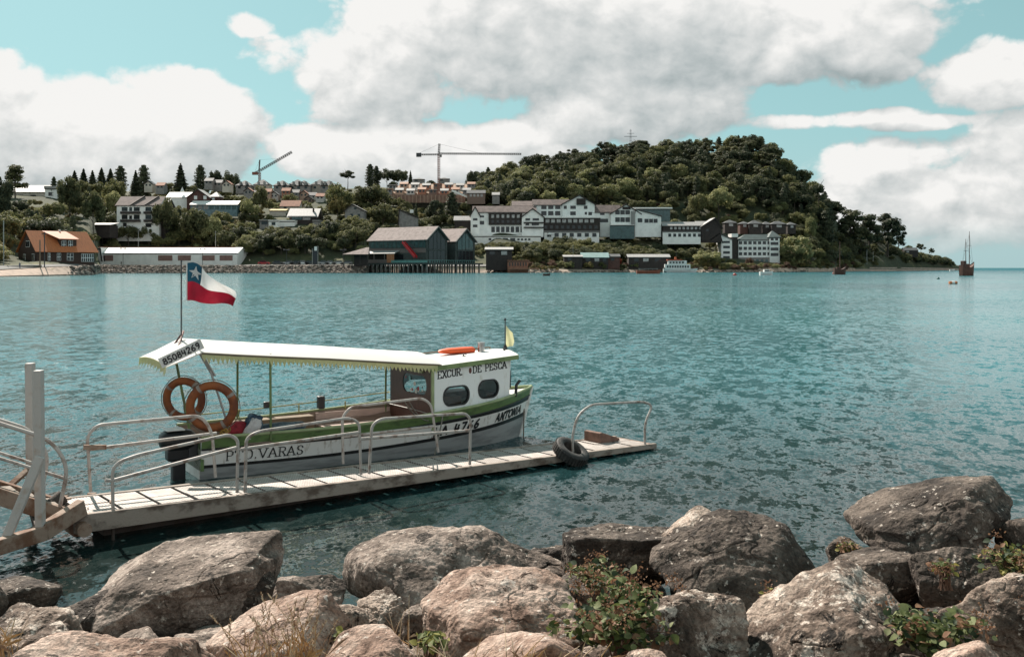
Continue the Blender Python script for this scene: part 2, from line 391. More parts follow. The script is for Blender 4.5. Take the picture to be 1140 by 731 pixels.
# ================================================================== SETTING
# ---- water: one sheet to the horizon, finer near the shore where real ripples are modelled
def water_mat():
    m, t, b = new_mat('lake_water')
    P = N(t, 'ShaderNodeNewGeometry').outputs['Position']
    def slopes(scale, st, ang, k, d=2.0, r=.55, dist=0.0):
        """random wave slopes: two channels of a noise, crests stretched along one direction"""
        q = N(t, 'ShaderNodeVectorRotate', inp={'Vector': P, 'Angle': R(ang)}); q.rotation_type = 'Z_AXIS'
        q = N(t, 'ShaderNodeVectorMath', operation='MULTIPLY', inp={0: q.outputs[0], 1: st})
        n = N(t, 'ShaderNodeTexNoise', inp={'Vector': q.outputs[0], 'Scale': scale, 'Detail': d, 'Roughness': r, 'Distortion': dist})
        o = N(t, 'ShaderNodeVectorMath', operation='SUBTRACT', inp={0: n.outputs['Color'], 1: (.5, .5, .5)})
        return N(t, 'ShaderNodeVectorMath', operation='MULTIPLY', inp={0: o.outputs[0], 1: (k, k, 0)}).outputs[0]
    def nz(sc, d=3.0, r=.55, st=(1, 1, 1), dist=0.0):
        q = N(t, 'ShaderNodeVectorMath', operation='MULTIPLY', inp={0: P, 1: st})
        return N(t, 'ShaderNodeTexNoise', inp={'Vector': q.outputs[0], 'Scale': sc, 'Detail': d, 'Roughness': r, 'Distortion': dist}).outputs[0]
    V = lambda a, b_: N(t, 'ShaderNodeVectorMath', operation='ADD', inp={0: a, 1: b_}).outputs[0]
    s_ = V(slopes(2.3, (1.35, .55, 1), 18, WK[0], 4.0, .62), slopes(1.7, (1.3, .55, 1), -38, WK[1], 3.0, .6))
    s_ = V(s_, slopes(9.0, (1.2, .7, 1), 10, WK[2]))
    s_ = V(s_, slopes(19.0, (1.1, .8, 1), -20, .42))
    s_ = V(s_, slopes(.16, (1.4, .35, 1), 8, WK[3], 2.0))
    # wind patches change how rough the ripples are, calmer between the stones and the dock
    y = N(t, 'ShaderNodeSeparateXYZ', inp={0: P}).outputs[1]
    patch = SS(t, nz(.045, 4.0, .6, (.6, .8, 1), .5), .34, .66, .62, 1.15)
    calm = SS(t, M_(t, 'ADD', y, M_(t, 'MULTIPLY', nz(.3), 5.0)), 11.0, 26.0, .80, 1.0)
    k = M_(t, 'MULTIPLY', M_(t, 'MULTIPLY', patch, calm), SS(t, y, 90.0, 700.0, 1.05, 2.3))
    sc = N(t, 'ShaderNodeVectorMath', operation='SCALE', inp={0: s_}); t.links.new(k, sc.inputs[3])
    nn = N(t, 'ShaderNodeVectorMath', operation='NORMALIZE', inp={0: V(sc.outputs[0], (0, 0, 1))}).outputs[0]
    far = SS(t, nz(.012, 3.0, .5, (.25, 1, 1)), .38, .62)
    c = MIX(t, far, (.022, .130, .152), (.040, .190, .208))
    # darker, greyer water colour towards the near stones
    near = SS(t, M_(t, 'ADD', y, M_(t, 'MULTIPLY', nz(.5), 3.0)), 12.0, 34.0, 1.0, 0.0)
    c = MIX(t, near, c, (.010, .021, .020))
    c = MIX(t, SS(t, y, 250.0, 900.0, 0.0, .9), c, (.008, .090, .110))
    t.links.new(c, b.inputs['Base Color']); b.inputs['Roughness'].default_value = .12
    b.inputs['IOR'].default_value = 1.333
    # steep offshore chop shows more of the water body and less of the low sky
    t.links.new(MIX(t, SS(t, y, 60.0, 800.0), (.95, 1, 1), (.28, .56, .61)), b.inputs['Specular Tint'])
    t.links.new(nn, b.inputs['Normal'])
    # far out the chop hides the mirror-like glance of a flat sheet
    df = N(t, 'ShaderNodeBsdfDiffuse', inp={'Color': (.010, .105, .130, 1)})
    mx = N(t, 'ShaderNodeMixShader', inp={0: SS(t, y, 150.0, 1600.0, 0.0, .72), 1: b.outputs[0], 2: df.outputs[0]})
    t.links.new(mx.outputs[0], t.nodes['Material Output'].inputs[0])
    return m
WK = (.9, .55, .6, .18)
mb = MB()
mb.add([(-15000, -3000, 0), (15000, -3000, 0), (15000, 22000, 0), (-15000, 22000, 0)], [(0, 1, 2, 3)])
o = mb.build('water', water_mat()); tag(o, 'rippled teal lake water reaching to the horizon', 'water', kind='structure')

# ---- near bank under the boulders
BX = np.linspace(-14, 14, 113); BY = np.linspace(-3, 13, 80)
gx, gy = np.meshgrid(BX, BY, indexing='ij')
gz = np.interp(gy, [-3, 4.5, 6.0, 8.0, 9.6, 13], [1.75, 1.25, .75, .12, -.25, -1.4])
gz = gz + .10 * fbm(np.stack([gx.ravel(), gy.ravel(), gx.ravel() * 0], 1) * 1.3, 5, 3).reshape(gz.shape)
mb = MB(); mb.grid([[(gx[i, j], gy[i, j], gz[i, j]) for j in range(len(BY))] for i in range(len(BX))])
def bank_mat():
    return pm('bank_soil', (.11, .085, .065), .95, .5, 5.0, .8, 14.0, col2=(.035, .03, .025))
o = mb.build('ground', bank_mat()); tag(o, 'stony brown earth bank beneath the boulders', 'ground', kind='structure')

# ---- far terrain
TPX = [-320, 0, 60, 103, 110, 266, 275, 404, 414, 540, 552, 600, 700, 780, 828, 850, 900, 940, 1000, 1060, 1078]
TS  = [330, 363, 400, 442, 588, 605, 605, 605, 652, 662, 640, 645, 680, 700, 712, 720, 760, 850, 1000, 1200, 1250]
TK  = [1, 1, 1, 1, 1, 1, 1, 1, 1, 1, 1, 1, 1, 1, .93, .85, .6, .45, .25, .1, .06]
TO  = [0, 9, 30, 70, 130, 220, 360]
TY  = [  # pixel rows at the offsets above (None = under water)
 [None, 303, 295, 268, 250, 232, 214], [None, 303, 295, 290, 264, 234, 213], [None, 299, 294, 291, 264, 234, 213], [None, 297, 294, 291, 264, 234, 214], [None, 296.5, 296, 288, 256, 234, 214], [None, 296.5, 296, 288, 256, 232, 213],
 [None, 296.5, 295, 272, 254, 232, 213], [None, 296.5, 295, 268, 250, 232, 209], [None, 298, 294, 272, 252, 232, 209], [None, 298, 294, 278, 260, 234, 209], [None, 298, 294, 278, 260, 234, 207], [None, 300, 296, 284, 265, 228, 191],
 [None, 300, 296, 286, 262, 222, 174], [None, 300, 296, 286, 262, 220, 171], [None, 299, 296, 288, 268, 222, 163], [None, 299, 296, 290, 272, 226, 171], [None, 299, 295, 288, 276, 248, 215],
 [None, 299, 296, 290, 282, 272, 255], [None, 299, 296, 292, 288, 284, 276], [None, 299.5, 297.5, 296.5, 295.5, 295, 294.5], [None, 299.8, 299.5, 299.2, 299, 299, 299]]
def terr(px, off):
    """world point on the far land: px column, metres behind the shoreline (at full width)"""
    S = float(np.interp(px, TPX, TS)); k = float(np.interp(px, TPX, TK)); 
    rows = [float(np.interp(px, TPX, [ (r_[j] if r_[j] is not None else 0) for r_ in TY])) for j in range(7)]
    Y = S + off * k
    zs = [-.6] + [H + (HY - rows[j]) * (S + TO[j] * k) / F for j in range(1, 7)]
    z = float(np.interp(off, TO, zs))
    if off > 360: z -= (off - 360) * .25
    return Vector(((px - CX) / F * Y, Y, z))
def off_for_row(px, py):
    for i in range(0, 361, 4):
        p = terr(px, i)
        if HY - (p.z - H) * F / p.y <= py and i > 0: return i
    return 360
cols = list(np.arange(-320, 1080, 6)); offs = [-8, 0, 3, 6, 9, 14, 22, 30, 40, 55, 70, 85, 100, 115, 130, 150, 175, 200, 230, 260, 300, 330, 360, 420, 520]
G = []
for c_ in cols:
    row = []
    for of in offs:
        p = terr(c_, max(of, 0)) if of >= 0 else terr(c_, 0) + Vector((0, -8, -2.5))
        row.append(p)
    G.append(row)
def smoothnoise(p, s, sd_): return float(fbm(np.array([[p.x * s, p.y * s, 0]]), 4, sd_)[0])
allp = np.array([[p.x, p.y, 0] for r_ in G for p in r_]); nzv = fbm(allp * .03, 4, 5); q = 0
for r_ in G:
    for j, p in enumerate(r_):
        if j > 6: p.z += nzv[q] * min(1.5, (offs[j] - 9) * .05)
        q += 1
mb = MB(); mb.grid(G)
def land_mat():
    m, t, b = new_mat('hillside')
    P = N(t, 'ShaderNodeNewGeometry').outputs['Position']
    n1 = N(t, 'ShaderNodeTexNoise', inp={'Vector': P, 'Scale': .035, 'Detail': 6.0, 'Roughness': .65}).outputs[0]
    n2 = N(t, 'ShaderNodeTexNoise', inp={'Vector': P, 'Scale': .25, 'Detail': 5.0, 'Roughness': .7}).outputs[0]
    c = RAMP(t, n1, [(.35, (.028, .034, .017)), (.55, (.06, .066, .03)), (.68, (.15, .14, .065))])  # ground tones darkened to stand in for shadow beneath the trees
    c = MIX(t, SS(t, n2, .45, .65), c, (.04, .05, .022))
    z = N(t, 'ShaderNodeSeparateXYZ', inp={0: P}).outputs[2]
    c = MIX(t, SS(t, M_(t, 'ADD', z, M_(t, 'MULTIPLY', n2, 1.2)), 2.2, 3.4, 1, 0), c, (.34, .27, .22))
    t.links.new(c, b.inputs['Base Color']); b.inputs['Roughness'].default_value = .95
    bp = N(t, 'ShaderNodeBump', inp={'Height': n2, 'Strength': .8, 'Distance': 1.5}); t.links.new(bp.outputs[0], b.inputs['Normal'])
    return m
o = mb.build('terrain', land_mat()); tag(o, 'grassy hillside rising from the far shore of the lake', 'hill', kind='structure')
# street along the far shore and a pale sandy beach at the left
def strip(name, pxs, o0, o1, m, lift, label, cat):
    mb = MB(); P0 = []; P1 = []
    for c_ in pxs:
        a = terr(c_, o0); b_ = terr(c_, o1); a.z += lift; b_.z += lift + .0; P0.append(a); P1.append(b_)
    mb.grid([P0, P1]); o = mb.build(name, m); return tag(o, label, cat, kind='structure')
strip('road', list(np.arange(-320, 560, 8)), 13, 24, pm('asphalt_far', (.16, .155, .15), .9, .2, .3), .55, 'grey lakeside street running along the far shore', 'road')
strip('beach', list(np.arange(-320, 96, 8)), 1.5, 11, pm('sand', (.50, .38, .31), .95, .3, .3, .3, 2.0), .5, 'pinkish sandy beach below the red-roofed house', 'beach')
strip('beach', list(np.arange(840, 960, 8)), 1.5, 9, pm('sand_dark', (.44, .33, .26), .95, .4, .2), .5, 'narrow sandy strip below the round willow', 'beach')
strip('beach', list(np.arange(968, 1072, 6)), 1.0, 16, pm('sand', (.5, .4, .32)), .35, 'pale beach at the foot of the headland', 'beach')

# ---- riprap sea wall: uncountable small stones
def stone_mesh(seed):
    r_ = random.Random(seed); bm = bmesh.new(); bmesh.ops.create_icosphere(bm, subdivisions=1, radius=1)
    for v in bm.verts: v.co *= .7 + .45 * r_.random()
    bm.verts.index_update()
    out = [v.co.copy() for v in bm.verts], [tuple(v.index for v in f.verts) for f in bm.faces]; bm.free(); return out
ST = [stone_mesh(i) for i in range(6)]
rnd = random.Random(4); mb = MB()
for i in range(3600):
    px = rnd.uniform(74, 412) if i < 3000 else rnd.uniform(540, 900)
    o_ = rnd.uniform(0.5, 11) if i < 3000 else rnd.uniform(0, 5)
    if px < 110 and rnd.random() > (px - 70) / 40: continue
    p = terr(px, o_); s_ = rnd.uniform(.45, 1.25) * (1 if i < 3000 else .8)
    X = Matrix.Translation(p) @ Matrix.Rotation(rnd.uniform(0, 6.3), 4, 'Z') @ Matrix.Rotation(rnd.uniform(0, 6.3), 4, 'X') @ Matrix.Diagonal((s_ * 1.3, s_, s_ * .8, 1))
    mb.add(*rnd.choice(ST), rnd.choice((0, 0, 1, 2)), False, X)
o = mb.build('riprap', [pm('riprap_brown', (.20, .155, .125), .9, .6, .5, lo=.35, hi=.6), pm('riprap_dark', (.10, .085, .075), .9, .5, .5), pm('riprap_pale', (.34, .28, .24), .9, .4, .5)], fixn=False)
tag(o, 'heaped brown and grey stones edging the far street', 'riprap', kind='stuff')

# ================================================================== TREES
rs = np.random.RandomState(7)
def quads_mesh(name, centers, normals, size, mats):
    n = len(centers)
    a = np.cross(normals, rs.normal(size=(n, 3))); a /= np.linalg.norm(a, axis=1)[:, None] + 1e-9
    b = np.cross(normals, a); b /= np.linalg.norm(b, axis=1)[:, None] + 1e-9
    s1 = (size * rs.uniform(.6, 1.35, n))[:, None]; s2 = (size * rs.uniform(.45, 1.0, n))[:, None]
    off = normals * (size * rs.uniform(-.2, .2, n))[:, None]
    v = np.stack([centers - a * s1, centers - b * s2 + off, centers + a * s1, centers + b * s2 + off * .5], 1).reshape(-1, 3)
    me = bpy.data.meshes.new(name)
    me.vertices.add(4 * n); me.vertices.foreach_set('co', v.astype(np.float32).ravel())
    me.loops.add(4 * n); me.loops.foreach_set('vertex_index', np.arange(4 * n, dtype=np.int32))
    me.polygons.add(n); me.polygons.foreach_set('loop_start', np.arange(0, 4 * n, 4, dtype=np.int32)); me.polygons.foreach_set('loop_total', np.full(n, 4, dtype=np.int32))
    me.update(calc_edges=True); me.validate()
    for m in mats: me.materials.append(m)
    return me
def unit(n):
    v = rs.normal(size=(n, 3)); return v / np.linalg.norm(v, axis=1)[:, None]
def crown_pts(kind):
    cs, ns, szs = [], [], []
    if kind in ('broad', 'round', 'shrub', 'wide'):
        nc = {'broad': 40, 'round': 60, 'shrub': 26, 'wide': 44}[kind]
        cz, rx, rz = {'broad': (.56, .40, .42), 'round': (.50, .52, .50), 'shrub': (.42, .55, .46), 'wide': (.56, .62, .40)}[kind]
        for i in range(nc):
            d = unit(1)[0]
            if d[2] < -.45 and kind != 'round': d[2] *= -.6
            r_ = rs.uniform(.45, .95) if kind != 'round' else rs.uniform(.80, .9)
            c = np.array([d[0] * rx * r_, d[1] * rx * r_, cz + d[2] * rz * r_])
            cr = rs.uniform(.07, .19) * (.8 if kind == 'round' else 1)
            n = int(5200 * cr * cr) + 26
            u = unit(n); p = c + u * cr * rs.uniform(.55, 1.06, n)[:, None] * np.array([1.1, 1.1, .85])
            cs.append(p); ns.append(u * .8 + unit(n) * .7 + np.array([0, 0, .35]))
            szs.append(np.full(n, .034))
    elif kind == 'conifer':
        n = 2800
        z = 1 - rs.uniform(0, 1, n) ** .62 * .9
        lev = np.round(z * 15) / 15 * .5 + z * .5 + rs.uniform(-.02, .02, n)
        rad = np.clip(1 - lev, 0, 1) ** .8 * .30 * (.86 + .2 * np.sin(lev * 70 + rs.uniform(0, 1.5, n)))
        th = rs.uniform(0, 2 * np.pi, n); arm = np.floor(th / (2 * np.pi) * 9) ; th = (arm + .5 + rs.normal(0, .22, n)) / 9 * 2 * np.pi + lev * 9
        rr = rad * rs.uniform(.2, 1.05, n) ** .6
        p = np.stack([rr * np.cos(th), rr * np.sin(th), lev - rr * .22], 1)
        nn = np.stack([np.cos(th) * .5, np.sin(th) * .5, np.full(n, .8)], 1) + unit(n) * .5
        cs.append(p); ns.append(nn); szs.append(np.full(n, .033))
    elif kind == 'column':
        n = 1900
        z = rs.uniform(.08, 1, n); rad = .17 * np.sqrt(np.clip(1 - ((z - .42) / .6) ** 2, 0, 1)) * (.85 + .25 * np.sin(z * 50 + rs.uniform(0, 2, n)))
        th = rs.uniform(0, 2 * np.pi, n); rr = rad * rs.uniform(.45, 1.05, n)
        cs.append(np.stack([rr * np.cos(th), rr * np.sin(th), z], 1)); ns.append(np.stack([np.cos(th), np.sin(th), np.full(n, .5)], 1) + unit(n) * .6); szs.append(np.full(n, .027))
    elif kind in ('pine', 'umbrella'):
        nc = 26 if kind == 'pine' else 15
        for i in range(nc):
            if kind == 'pine': z = rs.uniform(.34, .95); rmax = .36 * (1.12 - z) ** .5
            else: z = rs.uniform(.66, .95); rmax = .50 * (1.02 - z) ** .35
            th = rs.uniform(0, 6.28); r_ = rmax * rs.uniform(.2, 1)
            c = np.array([r_ * math.cos(th), r_ * math.sin(th), z]); n = 120 if kind == 'pine' else 150
            u = unit(n); cr = rs.uniform(.09, .15)
            cs.append(c + u * np.array([cr, cr, cr * .55]) * rs.uniform(.4, 1.05, n)[:, None]); ns.append(u + np.array([0, 0, .7]) + unit(n) * .5); szs.append(np.full(n, .028))
    c = np.concatenate(cs); nr = np.concatenate(ns); nr /= np.linalg.norm(nr, axis=1)[:, None] + 1e-9
    c[:, 2] = np.maximum(c[:, 2], .01)
    return c, nr, np.concatenate(szs)
LEAF = {
 'dark': leafm('leaves_dark', (.062, .072, .036), (.19, .185, .088), .45),
 'deep': leafm('leaves_deep_green', (.042, .054, .033), (.125, .132, .072), .38),
 'mid': leafm('leaves_mid_green', (.098, .108, .046), (.235, .225, .10), .46),
 'light': leafm('leaves_pale_green', (.18, .19, .082), (.37, .36, .18), .46),
 'gold': leafm('leaves_golden', (.12, .105, .04), (.26, .215, .085), .35),
 'red': leafm('leaves_red', (.20, .035, .02), (.32, .07, .04), .3),
 'rust': leafm('leaves_rusty', (.12, .07, .05), (.20, .12, .08), .3),
}
bark = pm('bark', (.10, .08, .065), .95, .45, 3.0)
PTS = {}; CM = {}
def crown_mesh(kind, var, tone):
    if (kind, var) not in PTS:
        PTS[(kind, var)] = quads_mesh(kind + '_crown', *crown_pts(kind), [LEAF['mid']])
    k = (kind, var, tone)
    if k not in CM:
        me = PTS[(kind, var)].copy(); me.materials.clear(); me.materials.append(LEAF[tone]); CM[k] = me
    return CM[k]
TM = {}
def trunk_mesh(kind):
    if kind not in TM:
        mb = MB(); top = {'conifer': .93, 'umbrella': .84, 'pine': .9, 'shrub': .4, 'column': .8}.get(kind, .72)
        mb.tube([(0, 0, -.12), (.004, 0, .1), (.012, .01, top * .5), (0, .006, top)], [.026, .02, .014, .004], 6)
        r_ = random.Random(3)
        if kind not in ('conifer', 'column'):
            for i in range(6):
                a = i * 1.05 + r_.random(); z0 = (.28 if kind != 'umbrella' else .6) + .05 * i
                if kind == 'shrub': z0 = .05 + .03 * i
                mb.tube([(.008, .005, z0), (.12 * math.cos(a), .12 * math.sin(a), z0 + .10), (.26 * math.cos(a), .26 * math.sin(a), z0 + .20)], [.011, .008, .003], 5)
        TM[kind] = mb.mesh('trunk', bark)
    return TM[kind]
NAME = {'broad': ('broadleaf_tree', 'tree'), 'wide': ('broadleaf_tree', 'tree'), 'round': ('round_tree', 'tree'), 'shrub': ('shrub', 'shrub'),
        'conifer': ('conifer_tree', 'tree'), 'column': ('conifer_tree', 'tree'), 'pine': ('pine_tree', 'tree'), 'umbrella': ('pine_tree', 'tree')}
trnd = random.Random(11)
TREES = []
def tree(kind, tone, p, h, wid, label, group=None, var=None):
    n, c = NAME[kind]
    t = thing(n, label, c, p, trnd.uniform(0, 6.28), group)
    t.scale = (wid, wid, h)
    me = crown_mesh(kind, trnd.randrange(4) if var is None else var, tone)
    o = bpy.data.objects.new('crown', me); COL.objects.link(o); o.parent = t
    if kind not in ('shrub',):
        o2 = bpy.data.objects.new('trunk', trunk_mesh(kind)); COL.objects.link(o2); o2.parent = t
    TREES.append((p, h)); return t
SPAN = {'broad': 1.0, 'wide': 1.35, 'round': 1.08, 'shrub': 1.25, 'conifer': .58, 'column': .38, 'pine': .72, 'umbrella': .95}
def ptree(kind, tone, px, ytop, ybot, wpx, label, off=None, group=None, var=None):
    """one particular tree: pixel column, top, foot, crown width; stands on the far land"""
    off = off_for_row(px, ybot) if off is None else off
    p = terr(px, off); k = p.y / F
    ztop = H + (HY - ytop) * k
    h = max(ztop - p.z, 2.0)
    return tree(kind, tone, p, h, wpx * k / SPAN[kind], label, group, var)
PENDING = []
KEEP = []      # (px0, px1, py0, py1, Y): building fronts that must stay visible
def hidden(px, ptop, pbot, wpx, Y):
    for a, b_, c_, d_, Yb in KEEP:
        if Y < Yb + 6 and px + wpx * .45 > a and px - wpx * .45 < b_ and ptop < d_ - 2.5 and pbot > c_: return True
        if abs(Y - Yb) < 14 and a - 2 < px < b_ + 2: return True
    return False
def scatter(n, pxr, offr, spec, label_of, group_of, mind=9.0, hr=(9, 15), seed=1, cond=None, top=None):
    r_ = random.Random(seed); pts = []; k = 0; tries = 0
    while k < n and tries < n * 30:
        tries += 1
        px = r_.uniform(*pxr); of = r_.uniform(*offr)
        if cond and not cond(px, of): continue
        p = terr(px, of)
        kind, tone = r_.choice(spec(px, of) if callable(spec) else spec)
        h = r_.uniform(*hr) * (.5 if kind == 'shrub' else 1.0) * (1.15 if kind in ('conifer', 'column') else 1)
        wid = h * r_.uniform(.85, 1.15) * (1.15 if kind == 'shrub' else 1)
        d = mind * (.55 if kind == 'shrub' else 1)
        if any(b0 < px < b1 and y0 < p.y < y1 for b0, b1, y0, y1 in BARE): continue
        if any((p.x - q.x) ** 2 + (p.y - q.y) ** 2 < d * d for q in pts): continue
        pb = HY - (p.z - H) * F / p.y; pt_ = HY - (p.z + h - H) * F / p.y
        if top and pt_ < top(px): continue
        if hidden(px, pt_, pb, wid * SPAN[kind] * F / p.y, p.y): continue
        pts.append(p); k += 1
        PENDING.append((kind, tone, p - Vector((0, 0, .4)), h, wid, label_of(kind, tone), group_of(kind, tone)))
    if k < n: print('scatter', seed, k, 'of', n)

# ================================================================== FAR BUILDINGS
white_wall = pm('white_render', (.88, .87, .84), .8, .12, .25)
cream_wall = pm('cream_render', (.55, .50, .43), .85, .2, .25)
grey_wall = pm('grey_shingle_wall', (.27, .255, .245), .85, .3, .5)
brown_wall = pm('brown_boards', (.060, .034, .026), .85, .4, 1.2, stretch=(1, 1, 8))
dark_wood = pm('dark_timber', (.040, .030, .027), .8, .4, .6)
redwood = pm('red_timber', (.11, .052, .042), .85, .35, .8)
teal_wood = pm('green_painted_timber', (.052, .064, .060), .75, .35, .6)
orange_roof = pm('orange_sheet_roof', (.50, .155, .055), .65, .18, .35, .3, 2.0, stretch=(6, 1, 1))
brown_roof = pm('brown_shingle_roof', (.20, .15, .14), .85, .35, .35, .4, 2.0)
grey_roof = pm('grey_sheet_roof', (.36, .345, .335), .6, .2, .3, .25, 2.0, stretch=(5, 1, 1))
dark_roof = pm('dark_slate_roof', (.10, .105, .11), .7, .35, .4)
white_roof = pm('white_sheet_roof', (.80, .79, .76), .5, .1, .2)
green_roof = pm('green_slate_roof', (.075, .105, .105), .7, .3, .3)
teal_roof = pm('turquoise_sheet_roof', (.24, .36, .35), .6, .2, .3)
brick_roof = pm('brick_red_roof', (.36, .16, .10), .8, .3, .4)
win_dark = pm('window_glass_dark', (.02, .024, .028), .12, .3, .6)
win_teal = pm('window_glass_teal', (.06, .11, .112), .10, .4, .5)
win_pale = pm('curtained_window', (.42, .41, .40), .4, .4, .8)
trim_white = pm('white_trim', (.78, .78, .76), .6, .08, 1.0)
shutter = pm('brown_shutter', (.26, .15, .13), .8, .25, .8)
metal_dark = pm('dark_metal', (.05, .05, .055), .5, .3, 2.0)
metal_grey = pm('galvanised_metal', (.35, .35, .34), .5, .25, 2.0)
blue_glass = pm('blue_veranda_glass', (.13, .21, .24), .2, .3, .5)
def wing(t, px0, px1, yb, ye, yr, Y, d, axis, wm, rm, wins=(), wmat=None, eave=.5, rise=None, framed=None, apex=None, down=4.0, skip_roof=False):
    """one block of a building: front px0..px1 at depth Y, base / eave / ridge rows, depth d in metres, ridge axis"""
    k = Y / F; X0, X1 = (px0 - CX) * k, (px1 - CX) * k
    z = lambda y: H + (HY - y) * k
    zb, ze, zr = z(yb) - down, z(ye), z(yr)
    mb = MB(); rf = MB(); th = .28
    if axis == 'x':
        mb.box((X0, Y, zb), (X1, Y + d, ze))
        for xx in (X0 + .02, X1 - .02):
            mb.add([(xx, Y + .01, ze), (xx, Y + d - .01, ze), (xx, Y + d / 2, zr - .05)], [(0, 1, 2)])
        sl = (zr - ze) / (d / 2)
        for sgn in (0, 1):
            y0 = Y - eave if sgn == 0 else Y + d + eave; zz = ze - sl * eave
            rf.add([(X0 - eave, y0, zz), (X1 + eave, y0, zz), (X1 + eave, Y + d / 2, zr), (X0 - eave, Y + d / 2, zr),
                    (X0 - eave, y0, zz + th), (X1 + eave, y0, zz + th), (X1 + eave, Y + d / 2, zr + th), (X0 - eave, Y + d / 2, zr + th)],
                   [(0, 1, 2, 3), (7, 6, 5, 4), (0, 4, 5, 1), (1, 5, 6, 2), (3, 2, 6, 7), (0, 3, 7, 4)])
    elif axis == 'y':
        xa = (apex - CX) * k if apex is not None else (X0 + X1) / 2
        mb.prism([(X0, zb), (X1, zb), (X1, ze), (xa, zr), (X0, ze)] if not isinstance(ye, tuple) else [], Y, Y + d)
        for xx in (X0, X1):
            s_ = (zr - ze) / (xa - xx); xo = xx + (-eave if xx < xa else eave); zo = ze + s_ * (xo - xx)
            rf.add([(xo, Y - eave, zo), (xa, Y - eave, zr), (xa, Y + d + eave, zr), (xo, Y + d + eave, zo), (xo, Y - eave, zo + th), (xa, Y - eave, zr + th), (xa, Y + d + eave, zr + th), (xo, Y + d + eave, zo + th)],
                   [(0, 1, 2, 3), (7, 6, 5, 4), (0, 4, 5, 1), (1, 5, 6, 2), (2, 6, 7, 3), (3, 7, 4, 0)])
    elif axis == 'hip':
        mb.box((X0, Y, zb), (X1, Y + d, ze)); e = eave; i_ = min(d / 2, (X1 - X0) / 2 - .2)
        a = [(X0 - e, Y - e, ze), (X1 + e, Y - e, ze), (X1 + e, Y + d + e, ze), (X0 - e, Y + d + e, ze), (X0 + i_, Y + d / 2, zr), (X1 - i_, Y + d / 2, zr)]
        rf.add(a, [(0, 1, 5, 4), (1, 2, 5), (2, 3, 4, 5), (3, 0, 4), (3, 2, 1, 0)])
    elif axis == 'lean':      # single slope rising away from the lake
        mb.prism([(X0, zb), (X1, zb), (X1, ze), (X0, ze)], Y, Y + d)
        rf.add([(X0 - eave, Y - eave, ze), (X1 + eave, Y - eave, ze), (X1 + eave, Y + d, zr), (X0 - eave, Y + d, zr), (X0 - eave, Y - eave, ze + th), (X1 + eave, Y - eave, ze + th), (X1 + eave, Y + d, zr + th), (X0 - eave, Y + d, zr + th)],
               [(0, 1, 2, 3), (7, 6, 5, 4), (0, 4, 5, 1), (1, 5, 6, 2), (2, 6, 7, 3), (3, 7, 4, 0)])
    elif axis == 'flat':
        mb.box((X0, Y, zb), (X1, Y + d, ze)); rf.box((X0 - eave, Y - eave, ze + .003), (X1 + eave, Y + d + eave, ze + .003 + max(.3, zr - ze)))
    mb.build('wall', wm, t)
    fa = MB()
    if axis in ('x', 'lean', 'hip', 'flat') and X1 - X0 > 5: fa.box((X0 - eave * .6, Y - eave * .8, ze - .55), (X1 + eave * .6, Y - .02, ze - .06))  # dark edge trim; the strip below the eave stands in for its shadow
    elif axis == 'y' and not skip_roof:
        xa_ = (apex - CX) * k if apex is not None else (X0 + X1) / 2
        for xx in (X0, X1):
            s2 = (zr - ze) / (xa_ - xx); xo = xx + (-eave if xx < xa_ else eave); fa.bar((xo, Y - eave - .06, ze + s2 * (xo - xx) - .25), (xa_, Y - eave - .06, zr - .25), .12, .75)
    if fa.v: fa.build('eave_shadow_fascia', dark_wood, t)
    if not skip_roof: rf.build('roof', rm, t)
    for wn in wins:
        a, b_, c_, d_ = wn[:4]; mat_ = wn[4] if len(wn) > 4 else (wmat or win_dark)
        x0, x1, z1, z0 = (a - CX) * k, (c_ - CX) * k, z(b_), z(d_)
        fr = MB()
        if framed is not None:
            f = .16
            fr.box((x0 - f, Y - .10, z0 - f), (x1 + f, Y - .04, z1 + f)); fo = fr.build('window', framed, t)
            pn = MB(); pn.box((x0, Y - .16, z0), (x1, Y - .103, z1)); po = pn.build('pane', mat_); po.parent = fo
            po.data.transform(Matrix.Translation(-world_loc(t)))
        else:
            fr.box((x0, Y - .12, z0), (x1, Y - .03, z1)); fr.build('window', mat_, t)
    KEEP.append((px0, px1, min(yr, ye), yb - max(3.5, .36 * (yb - min(yr, ye))), Y))
def rows(xs, ys, w_, h_): return [(x, y, x + w_, y + h_) for y in ys for x in xs]
def bthing(name, label, px, py, Y, cat='house', group=None):
    return wthing(name, label, cat, P_at(px, py, Y), group)

# hotel with several wings
T = bthing('hotel', 'large white and brown hotel of several gabled wings above the hedge', 620, 268, 770, 'hotel')
wing(T, 527, 596, 265, 236, 229, 768, 15, 'x', white_wall, brown_roof, rows([547 + 5.4 * i for i in range(9)], [252.3], 3.9, 6.2) + [(532, 240, 539, 242), (529, 246, 539, 250)], eave=1.0)
wing(T, 544, 581, 250, 238.0, 237.2, 766.4, 1.5, 'flat', dark_wood, dark_wood, [(547 + 5.7 * i, 239, 550 + 5.7 * i, 242.5, win_pale) for i in range(6)] + [(547 + 5.7 * i, 245, 550 + 5.7 * i, 248) for i in range(6)], eave=.2, down=.2)
wing(T, 524, 534, 262, 239, 230, 765, 13, 'y', white_wall, brown_roof, [(526.5, 243, 531.5, 245.5), (526.5, 250, 531.5, 253)], eave=.8)
wing(T, 581, 605, 258, 241, 232.0, 763.5, 14, 'y', white_wall, brown_roof, [(585, 243, 590, 245.5), (593, 243, 600, 245.5), (585, 248, 589, 251), (592, 248, 600, 251)], eave=1.0)
bal = MB(); k = 763 / F
